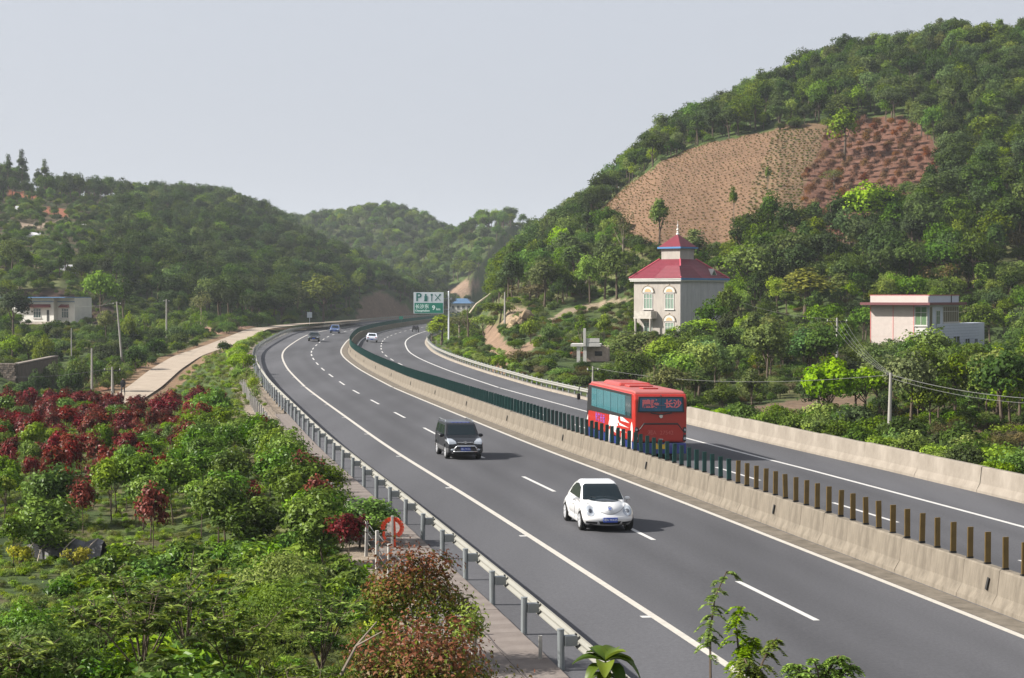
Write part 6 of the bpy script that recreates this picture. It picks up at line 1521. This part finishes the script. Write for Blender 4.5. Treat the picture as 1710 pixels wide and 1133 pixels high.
for s_ in (-1, 1):
    ws = glassp(base, [(.66, .93), (.28, 1.27), (-.20, 1.37), (-.60, 1.33), (-.95, 1.17), (-1.12, .97)], .42 * s_, 1.0 * s_, 'x'); link('side_window', setm(ws, m_glassc), t)
    cir = lambda x, z, r, rz_=1: [(x + r * math.cos(q), z + r * rz_ * math.sin(q)) for q in np.linspace(0, 2 * math.pi, 20, endpoint=False)]
    lm = link('headlight', setm(glassp(base, cir(.60 * s_, .66, .145, 1.1), 1.2, 2.3, 'y'), m_lamp), t)
    c = B(); c.prism(cir(.60 * s_, .67, .06), 1.2, 2.3, 'y'); link('bulb', setm(boolean(base.copy(), c, 'INTERSECT', .010), m_gp0), lm)
    b = B(); ell(b, (.86 * s_, .52, .93), (.10, .055, .065)); b.box((.76 * s_, .52, .92), (.12, .03, .03)); b.obj('mirror', m_wp, t, smooth=True)
    link('bumper_slot', setm(glassp(base, [(.40 * s_, .26), (.72 * s_, .28), (.72 * s_, .345), (.40 * s_, .335)], 1.2, 2.3, 'y'), m_black, False), t)
    b = B(); b.box((.64 * s_, 1.90 - .07, .50), (.10, .04, .035), rz=-.5 * s_); b.obj('indicator', mat('indicator', (.45, .30, .22), .3) if s_ < 0 else bpy.data.materials['indicator'], t)
    b = B(); ell(b, (.60 * s_, -1.80, .60), (.11, .08, .13)); b.obj('tail_light', m_tail, t, smooth=True)
    b = B(); b.box((.86 * s_, -.16, .74), (.02, .16, .03)); b.obj('door_handle', m_wp, t)
    b = B(); b.tube([(.872 * s_, .62, .33), (.884 * s_, .60, .60), (.83 * s_, .55, .90)], .006, 4); b.tube([(.872 * s_, -.66, .33), (.88 * s_, -.62, .60), (.82 * s_, -.60, .92)], .006, 4); b.obj('door_seam', m_black, t)
link('grille_slot', setm(glassp(base, [(-.36, .36), (.36, .36), (.30, .25), (-.30, .25)], 1.2, 2.3, 'y'), m_black, False), t)
b = B(); b.box((0, 2.055, .405), (.46, .02, .15), bev=.006); pl = b.obj('number_plate', m_plate, t); lettering('湘A·7K625', .095, m_pt, pl, (0, 2.068, .405), (math.pi/2, 0, math.pi))
em = link('badge', setm(glassp(base, cir(0, .755, .075), 1.2, 2.3, 'y'), m_chrome), t)
c = B(); c.prism([(-.05, .79), (-.02, .715), (0, .75), (.02, .715), (.05, .79), (.035, .79), (.02, .745), (0, .78), (-.02, .745), (-.035, .79)], 1.2, 2.3, 'y'); link('badge_mark', setm(boolean(base.copy(), c, 'INTERSECT', .010), m_plate, False), em)
us = [(x_, .575 + .27 * (x_ / .60) ** 2) for x_ in np.linspace(-.60, .60, 13)]; link('bonnet_seam', setm(glassp(base, us + [(x_, z_ + .016) for x_, z_ in us[::-1]], 1.0, 2.3, 'y'), mat('seam', (.16, .16, .17), .6), False), t)
b = B(); b.tube([(-.3, .97, .965), (.0, .82, 1.02)], .008, 4); b.tube([(.1, .97, .965), (.4, .80, 1.02)], .008, 4); b.obj('wiper', m_black, t)
b = B(); b.box((0, 0, .24), (1.4, 3.2, .12)); b.obj('underbody', m_black, t)
wheels(t, (-.745, .745), (1.255, -1.255), .315, .21)
place(t, 2.78, 60.3, math.pi + math.atan2(.155, .988)); CAR1 = t
# -- black tall people carrier with bull bar
m_bp = mat('black_paint', (.008, .009, .012), .28, spec=.4); m_gp = mat('grey_cladding', (.06, .06, .063), .45)
t = thing('off_road_car', 'black boxy off-road car with silver bull bar and roof rails', 'car')
b = B(); pr = [(2.08, .34), (2.12, .62), (2.02, .90), (1.75, 1.02), (1.12, 1.12), (.62, 1.66), (.40, 1.74), (-1.90, 1.72), (-2.05, 1.20), (-2.12, .60), (-2.05, .32)]
b.prism(pr, -.84, .84, 'x', bev=.05)
for v in b.bm.verts:
    if v.co.z > 1.05: v.co.x *= 1 - .17 * (v.co.z - 1.05) / .7
for s_ in (-1, 1):
    for y_ in (1.33, -1.30): ell(b, (.78 * s_, y_, .50), (.12, .50, .42))
base = solid(b, .035, 4); base = boolean(base, arches((-.84, .84), (1.33, -1.30), .40, .36, .46)); link('body', setm(base, m_bp), t)
c = B(); c.box((0, 0, .33), (3, 5, .46)); ws = boolean(base.copy(), c, 'INTERSECT', .007); link('lower_cladding', setm(ws, m_gp), t)
ws = glassp(base, [(-.70, 1.15), (.70, 1.15), (.60, 1.62), (-.60, 1.62)], .45, 1.5, 'y'); link('windscreen', setm(ws, m_glassc), t)
ws = glassp(base, [(-.62, 1.12), (.62, 1.12), (.56, 1.60), (-.56, 1.60)], -2.3, -1.7, 'y'); link('rear_window', setm(ws, m_glassc), t)
for s_ in (-1, 1):
    for ya, yb_ in ((.86, -.02), (-.10, -.98), (-1.06, -1.78)):
        top = [(min(ya, .42), 1.60), (yb_, 1.60)]; ws = glassp(base, [(ya, 1.12), (yb_, 1.12), top[1], top[0]], .5 * s_, 1.0 * s_, 'x'); link('side_window', setm(ws, m_glassc), t)
    link('headlight', setm(glassp(base, [(.40 * s_, .78), (.78 * s_, .76), (.86 * s_, .92), (.80 * s_, 1.04), (.60 * s_, 1.02), (.44 * s_, .90)], 1.2, 2.4, 'y'), m_lamp), t)
    b = B(); ell(b, (.94 * s_, .80, 1.12), (.13, .08, .09)); b.box((.84 * s_, .80, 1.10), (.12, .05, .05)); b.obj('mirror', m_bp, t, smooth=True)
    b = B(); b.tube([(.66 * s_, .25, 1.74), (.66 * s_, .15, 1.81), (.66 * s_, -1.70, 1.81), (.66 * s_, -1.80, 1.74)], .025, 6); b.obj('roof_rail', m_chrome, t)
    b = B(); ell(b, (.62 * s_, 2.10, .50), (.085, .05, .06)); b.obj('fog_light', m_lamp, t, smooth=True)
    b = B(); b.box((.852 * s_, .10, 1.075), (.015, 2.0, .03)); b.obj('belt_strip', m_chrome, t)
b = B(); b.box((0, 2.09, .86), (.74, .04, .05), bev=.01); b.cyl((0, 2.10, .86), .07, .04, 'y', 16); b.obj('grille_bar', m_chrome, t)
link('grille', setm(glassp(base, [(-.40, .70), (.40, .70), (.44, .84), (-.44, .84)], 1.2, 2.4, 'y'), m_black, False), t)
link('lower_intake', setm(glassp(base, [(-.50, .36), (.50, .36), (.46, .62), (-.46, .62)], 1.2, 2.4, 'y'), m_black, False), t)
b = B(); b.tube([(-.62, 2.14, .32), (-.50, 2.22, .60), (-.42, 2.24, .69), (.42, 2.24, .69), (.50, 2.22, .60), (.62, 2.14, .32)], .033, 8); b.tube([(-.56, 2.19, .42), (.56, 2.19, .42)], .028, 8); b.obj('bull_bar', m_chrome, t, smooth=True)
b = B(); b.box((0, 2.17, .54), (.46, .02, .15)); pl = b.obj('number_plate', m_plate, t); lettering('湘A·TR306', .095, m_pt, pl, (0, 2.183, .54), (math.pi/2, 0, math.pi))
m_str = mat('roof_stripe', (.03, .06, .32), .4)
for i in range(5): b = B(); b.box((-.40 + i * .19, .36, 1.735), (.10, .20, .02), rz=R_(35)); b.obj('roof_stripe', m_str, t)
b = B(); b.box((0, 0, .30), (1.4, 3.4, .14)); b.obj('underbody', m_black, t)
wheels(t, (-.74, .74), (1.33, -1.30), .34, .22)
place(t, -2.52, 86.7, math.pi + math.atan2(.19, .98)); t.scale = (.97, .97, .93)
# -- plain saloons for the distance
def saloon(label, m, L=4.4, W=1.74, H=1.45):
    t = thing('saloon_car', label, 'car'); k = L / 4.4
    b = B(); b.prism([(2.15*k, .32), (2.18*k, .58), (2.0*k, .78), (1.0*k, .90), (.35*k, H - .08), (.1*k, H), (-.75*k, H), (-1.45*k, .98), (-2.1*k, .90), (-2.18*k, .60), (-2.1*k, .32)], -W/2, W/2, 'x', bev=.05)
    for v in b.bm.verts:
        if v.co.z > .92: v.co.x *= 1 - .22 * (v.co.z - .92) / (H - .92)
    base = solid(b, .045, 3); base = boolean(base, arches((-W/2, W/2), (1.32*k, -1.32*k), .35, .32, .44)); link('body', setm(base, m), t)
    for nm, prf, lo, hi, ax in (('windscreen', [(-.66, .95), (.66, .95), (.54, H-.10), (-.54, H-.10)], .2, 1.3, 'y'), ('rear_window', [(-.62, 1.0), (.62, 1.0), (.52, H-.10), (-.52, H-.10)], -1.7, -.7, 'y'),
        ('side_window', [(.78*k, .95), (.12*k, H-.11), (-.75*k, H-.11), (-1.3*k, 1.02)], .4, 1.0, 'x'), ('side_window', [(.78*k, .95), (.12*k, H-.11), (-.75*k, H-.11), (-1.3*k, 1.02)], -.4, -1.0, 'x')):
        link(nm, setm(glassp(base, prf, lo, hi, ax), m_glassc), t)
    for s_ in (-1, 1):
        b = B(); ell(b, (.62*s_, 2.08*k, .66), (.17, .10, .08)); b.obj('headlight', m_lamp, t); b = B(); ell(b, (.64*s_, -2.12*k, .78), (.15, .07, .09)); b.obj('tail_light', m_tail, t)
        b = B(); ell(b, (.90*s_, .60, .98), (.10, .07, .07)); b.obj('mirror', m, t)
    for y_, r_ in ((2.20*k, math.pi), (-2.20*k, 0)): b = B(); b.box((0, y_, .48), (.44, .02, .14)); b.obj('number_plate', m_plate, t)
    b = B(); b.box((0, 2.17*k, .60), (.8, .04, .10)); b.obj('grille', m_black, t)
    wheels(t, (-W/2 + .12, W/2 - .12), (1.32*k, -1.32*k), .31, .20); return t
def put_s(t, a, s, toward): x, y, z = at(a, s); place(t, float(x), float(y), heading(a) + (math.pi if toward else 0))
put_s(saloon('black saloon car coming round the far bend in the outer lane', mat('black_car', (.012, .014, .013), .25, coat=1)), 291, -5.9, True)
put_s(saloon('dark blue car following farther back on the far bend', mat('blue_car', (.05, .09, .22), .25, coat=1), 4.1, 1.72, 1.52), 344, -5.4, True)
put_s(saloon('silver-white saloon seen from behind, driving away in the inner lane', mat('silver_car', (.62, .66, .74), .3, coat=1)), 301, 2.9, False)
# -- dark open three-wheeler with riders, far away
t = thing('motor_tricycle', 'small dark open motor tricycle carrying riders, farthest on the right carriageway', 'tricycle')
b = B(); b.box((0, -.5, .62), (1.3, 1.7, .10)); b.box((-.63, -.5, .85), (.05, 1.7, .4)); b.box((.63, -.5, .85), (.05, 1.7, .4)); b.box((0, -1.33, .80), (1.3, .05, .3)); b.obj('cargo_box', m_black, t)
b = B(); b.tube([(0, .3, .6), (0, 1.0, .75), (0, 1.35, .33)], .05, 6); b.tube([(-.4, .95, 1.1), (0, 1.05, 1.0), (.4, .95, 1.1)], .03, 6); b.tube([(0, 1.05, 1.0), (0, 1.38, .33)], .04, 6); b.obj('frame', m_black, t)
wheels(t, (-.62, .62), (-.7,), .30, .16); wheels(t, (0,), (1.38,), .30, .12)
m_c1 = mat('rider_coat', (.03, .03, .04), .8)
for x_, y_, lb in ((0, .25, 'driver in dark clothes on the far motor tricycle'), (-.38, -.6, 'rider in dark clothes on the left of the tricycle bed'), (.38, -.75, 'rider in dark clothes on the right of the tricycle bed')):
    pass
put_s(t, 393, 6.9, False)
TRI = t
def rider(label, off):
    a = heading(393); c_, s_ = math.cos(a), math.sin(a); L = TRI.location
    p_ = thing('person', label, 'person', (L[0] + off[0] * c_ - off[1] * s_, L[1] + off[0] * s_ + off[1] * c_, L[2] + off[2]), a)
    me = bpy.data.meshes.new('body'); J = [(0,0,0),(0,.02,.3),(0,.03,.48),(0,.04,.58),(0,.05,.72),(.1,.05,.0),(.13,.40,.02),(.12,.42,-.34),(-.1,.05,0),(-.13,.40,.02),(-.12,.42,-.34),(.19,.02,.44),(.24,.14,.2),(.18,.36,.16),(-.19,.02,.44),(-.24,.14,.2),(-.18,.36,.16)]
    E = [(0,1),(1,2),(2,3),(3,4),(0,5),(5,6),(6,7),(0,8),(8,9),(9,10),(2,11),(11,12),(12,13),(2,14),(14,15),(15,16)]
    me.from_pydata(J, E, []); o = bpy.data.objects.new('body', me); COL.objects.link(o); o.modifiers.new('s', 'SKIN'); o.modifiers.new('u', 'SUBSURF').levels = 1
    for v, r_ in zip(me.skin_vertices[0].data, [.15,.16,.15,.06,.11,.09,.07,.05,.09,.07,.05,.07,.05,.04,.07,.05,.04]): v.radius = (r_, r_ * .9)
    me.skin_vertices[0].data[0].use_root = True
    dg = bpy.context.evaluated_depsgraph_get(); m2 = bpy.data.meshes.new_from_object(o.evaluated_get(dg)); bpy.data.objects.remove(o)
    m2.materials.clear(); m2.materials.append(m_c1); m2.materials.append(bpy.data.materials['hair'])
    for q in m2.polygons: q.material_index = 1 if q.center.z > .6 else 0; q.use_smooth = True
    link('body', m2, p_)
rider('driver in dark clothes astride the far motor tricycle', (0, .35, .72)); rider('rider in dark clothes, left one seated in the tricycle bed', (-.38, -.75, .72)); rider('rider in dark clothes, right one seated in the tricycle bed', (.38, -.65, .72))
# -- coach
m_cr = mat('coach_red', (.36, .018, .010), .30, coat=.3, var=.06, vscale=.6); m_rf = mat('coach_roof', (.34, .085, .075), .5, var=.2, vscale=1.2); m_cb = mat('coach_blue', (.012, .03, .20), .3, coat=1); m_tint = mat('coach_glass', (.02, .05, .055), .06, spec=.9, coat=1)
m_cc = mat('coach_curtain_glass', (.05, .16, .18), .15, spec=.5, col2=(.03, .10, .12), vscale=2.2, stretch=(1, 2.2, .12)); m_cwh = mat('coach_white', (.60, .58, .56), .35)
t = thing('coach', 'red coach with white side emblem and blue skirt, driving away', 'bus'); HW = 1.24
b = B(); b.prism([(-5.25, .72), (-5.30, 1.3), (-5.26, 2.6), (-5.12, 3.02), (4.95, 3.02), (5.22, 2.5), (5.38, 1.4), (5.38, .72)], -HW, HW, 'x', bev=.07); b.obj('body', m_cr, t)
b = B(); b.prism([(-5.27, .30), (-5.29, .70), (5.36, .70), (5.32, .30)], -HW + .012, HW - .012, 'x', bev=.02); body2 = b
sk = boolean(body2.mesh('skirt', None), arches((-1.25, 1.25), (3.0, -2.6), .52, .48, .7)); link('skirt', setm(sk, m_cb, False), t)
b = B(); b.prism([(-5.10, 3.00), (-5.02, 3.13), (-4.6, 3.17), (4.6, 3.17), (4.92, 3.0)], -HW + .05, HW - .05, 'x', bev=.06); rf = b.obj('roof', m_rf, t)
b = B(); b.box((0, 1.6, 3.25), (1.75, 3.6, .26), bev=.09, taper=(.86, .92)); b.box((0, -.9, 3.22), (1.2, 1.0, .14), bev=.05); b.obj('air_conditioner', mat('coach_pod', (.34, .035, .025), .4, coat=.2), t)
b = B(); b.box((0, -2.9, 3.21), (.75, .75, .10), bev=.03); b.obj('roof_hatch', m_cr, t)
for s_ in (-1, 1):
    b = B(); b.prism([(-4.75, 1.60), (-4.68, 2.94), (4.85, 2.94), (5.15, 2.4), (5.34, 1.30), (5.30, 1.10), (4.9, 1.52)], s_ * (HW - .01), s_ * (HW + .008), 'x'); sw = b.obj('side_glazing', m_black, t)
    yy0 = -4.58
    for i, wd in enumerate((1.15, 1.6, 1.6, 1.6, 1.6, 1.25)):
        b = B(); b.prism([(yy0, 1.66), (yy0, 2.74), (yy0 + wd - .06, 2.74), (yy0 + wd - .06, 1.66)], s_ * (HW + .009), s_ * (HW + .016), 'x')
        b.obj('pane', m_tint if i == 0 else m_cc, sw); yy0 += wd
    b = B(); b.tube([(s_ * HW, 5.15, 2.75), (s_ * (HW + .38), 5.45, 2.7), (s_ * (HW + .42), 5.48, 2.35)], .035, 6); b.box((s_ * (HW + .42), 5.46, 2.05), (.18, .12, .42), bev=.05); b.obj('mirror', m_black, t)
# front glass
b = B(); b.prism([(-1.12, 1.25), (1.12, 1.25), (1.08, 2.75), (-1.08, 2.75)], 5.12, 5.44, 'y'); b.obj('windscreen', m_tint, t)
# rear
b = B(); b.prism([(-1.10, 1.86), (1.10, 1.86), (1.05, 2.80), (-1.05, 2.80)], -5.35, -5.1, 'y'); rw_ = b.obj('rear_window', m_black, t)
m_rg = mat('rear_glass', (.03, .13, .22), .15, col2=(.015, .075, .14), vscale=1.5)
for s_ in (-1, 1): b = B(); b.prism([(.012 * s_, 1.93), (1.02 * s_, 1.93), (.98 * s_, 2.72), (.012 * s_, 2.72)], -5.37, -5.34, 'y'); b.obj('pane', m_rg, rw_)
m_rt = mat('rear_letters', (.70, .16, .17), .5); RR_ = (math.pi / 2, 0, 0)
lettering('醴陵', .40, m_rt, rw_, (-.50, -5.38, 2.33), RR_, bold=.012); lettering('—', .34, mat('dash_letter', (.22, .12, .16), .6), rw_, (.02, -5.38, 2.30), RR_); lettering('长沙', .40, m_rt, rw_, (.55, -5.38, 2.33), RR_, bold=.012)
b = B(); b.prism([(-1.02, .80), (-1.10, 1.15), (-.80, 1.50), (.80, 1.50), (1.10, 1.15), (1.02, .80)], -5.315, -5.2, 'y', bev=.01); eh = b.obj('engine_hatch', m_cr, t)
b = B(); b.tube([(-1.12, -5.315, 1.14), (-.80, -5.315, 1.515), (.80, -5.315, 1.515), (1.12, -5.315, 1.14)], .018, 5); b.obj('hatch_seam', m_black, eh)
b = B(); b.cyl((0, -5.32, 1.72), .08, .04, 'y', 20); b.box((.04, -5.34, 1.70), (.07, .02, .06)); b.obj('badge', m_chrome, t)
lettering('湘A', .26, mat('faint_letters', (.50, .10, .08), .5), eh, (-.42, -5.325, 1.14), RR_); lettering('27542', .26, bpy.data.materials['faint_letters'], eh, (.28, -5.325, 1.14), RR_)
b = B(); b.box((0, -5.33, .86), (.20, .03, .05)); b.obj('latch', m_chrome, eh)
for s_ in (-1, 1):
    b = B(); b.box((1.14 * s_, -5.28, 1.08), (.15, .09, .62), bev=.03); tl = b.obj('tail_light', m_black, t)
    for z_, r_ in ((1.28, .05), (1.10, .045), (.90, .065)): b = B(); b.cyl((1.14 * s_, -5.34, z_), r_, .03, 'y', 14); b.obj('lamp', m_lamp if z_ < 1 or z_ > 1.2 else m_tail, tl)
b = B(); b.box((0, -5.30, .56), (.60, .05, .17)); b.obj('number_plate', mat('yellow_plate', (.55, .36, .02), .4), t)
for x_ in (-.2, .22): b = B(); b.cyl((x_, -5.33, .66), .04, .03, 'y', 12); b.obj('plate_lamp', mat('amber', (.65, .30, .02), .3) if x_ < 0 else bpy.data.materials['amber'], t)
b = B(); b.tube([(-.5, -5.36, 1.84), (0, -5.37, 1.78), (.5, -5.36, 1.84)], .022, 5); b.obj('window_trim', m_black, t)
b = B(); b.tube([(0, -5.20, 2.92), (0, -5.33, 2.84)], .03, 6); b.obj('camera_pod', m_black, t)
# side emblem: white charging shape with streaks, letters, oval
for s_ in (-1,):
    X_ = s_ * (HW + .006)
    def poly(P, m, nm='side_emblem', d=.004):
        b = B(); b.prism(P, s_ * (HW - .02), s_ * (HW + d), 'x'); return b.obj(nm, m, t)
    blob = [(-.02, 1.42), (-.55, 1.52), (-1.0, 1.46), (-1.7, 1.58), (-2.05, 1.50), (-1.85, 1.38), (-2.15, 1.26), (-1.75, 1.20), (-1.95, 1.10), (-1.55, 1.06), (-1.75, .92), (-1.35, .88), (-1.45, .74), (-.9, .80), (-.55, .73), (-.50, .90), (-.30, 1.02), (.22, .90), (.10, 1.15), (-.05, 1.28)]
    blob = [(y_, z_ + .13) for y_, z_ in blob]
    poly(blob, m_cwh)
    for (a_, z_, l_) in ((-2.3, 1.54, 2.0), (-2.05, 1.32, 2.1), (-1.9, 1.08, 1.9)): poly([(a_, z_ + .07), (a_ - .2, z_ - .045), (a_ - l_, z_ - .04), (a_ - .5, z_ + .045)], m_cwh, 'streak')
    poly([(-4.75 + .22 * math.cos(q), 1.12 + .42 * math.sin(q)) for q in np.linspace(0, 2 * math.pi, 24, endpoint=False)], m_cwh, 'oval')
    poly([(-4.80, .75), (-4.62, .75), (-4.58, .32), (-4.78, .32)], m_cwh, 'oval_tail')
    for y_ in (4.4, 3.0, 1.6, .2, -2.6): poly([(y_, .95), (y_ - .32, .95), (y_ - .20, .32), (y_ - .05, .32)], m_cwh, 'skirt_stripe')
    poly([(5.30, 1.48), (5.10, 1.48), (5.02, 1.05), (5.30, .80)], m_cwh, 'front_stripe')
    lettering('快 客 长 运', .44, mat('violet', (.22, .06, .30), .5), t, (-HW - .012, 2.1, 1.32), (math.pi / 2, 0, -math.pi / 2), bold=.01)
ZA = [-1, 0, .30, .72, 1.50, 1.62, 1.86, 2.74, 3.02, 3.17, 3.40]; ZB = [-1, 0, .34, .86, 1.68, 1.95, 2.25, 2.93, 3.09, 3.21, 3.38]
def stretch(o):                      # body heights of the coach as measured
    if o.data.name.startswith('lettering') or o.name.startswith('lettering'): o.location.z = float(np.interp(o.location.z, ZA, ZB))
    else:
        n_ = len(o.data.vertices); c_ = np.empty(n_ * 3, np.float32); o.data.vertices.foreach_get('co', c_); c_ = c_.reshape(-1, 3); c_[:, 2] = np.interp(c_[:, 2], ZA, ZB); o.data.vertices.foreach_set('co', c_.ravel()); o.data.update()
    for q_ in o.children: stretch(q_)
for o_ in list(t.children): stretch(o_)
wheels(t, (-1.08, 1.08), (3.0, -2.6), .48, .28)
place(t, 5.95, 90.5, math.atan2(.165, .986))
# -- silver car parked at the right edge
t = saloon('pale car half hidden among trees below the annex at the right edge', mat('pale_car', (.50, .54, .56), .3, coat=1)); X_, Y_ = (1694 - 855) * 158 / 3100, 158.; t.location = (X_, Y_, g1(X_, Y_)); t.rotation_euler = (0, 0, R_(80)); t.name = 'parked_car'
# little timber stack and soil heap colours
b = B()
for i in range(7): b.box((i * .35, 0, .2 + .1 * (i % 3)), (.3, .8, .35), rz=.3 * i, bev=.04)
tag(b.obj('brick_heap', mat('brick_red', (.25, .06, .035), .9, var=.4), loc=((948 - 855) * 196 / 3100, 196, g1((948 - 855) * 196 / 3100, 196))), 'small heap of red bricks left of the white gatehouse', 'heap')

# ------------------------------------------------------------------ the air
b = B(); b.box((0, 0, (170 - 12) / 2), (30000, 30000, 182))
hz = b.obj('haze', None, kind='stuff'); hz['label'] = 'thin spring haze filling the valley'
mh = bpy.data.materials.new('haze'); mh.use_nodes = True; n = mh.node_tree; n.nodes.clear()
pv = n.nodes.new('ShaderNodeVolumePrincipled'); pv.inputs['Color'].default_value = (.86, .93, 1.0, 1); pv.inputs['Density'].default_value = .00015; pv.inputs['Anisotropy'].default_value = .2
oo = n.nodes.new('ShaderNodeOutputMaterial'); n.links.new(pv.outputs[0], oo.inputs['Volume'])
hz.data.materials.append(mh)
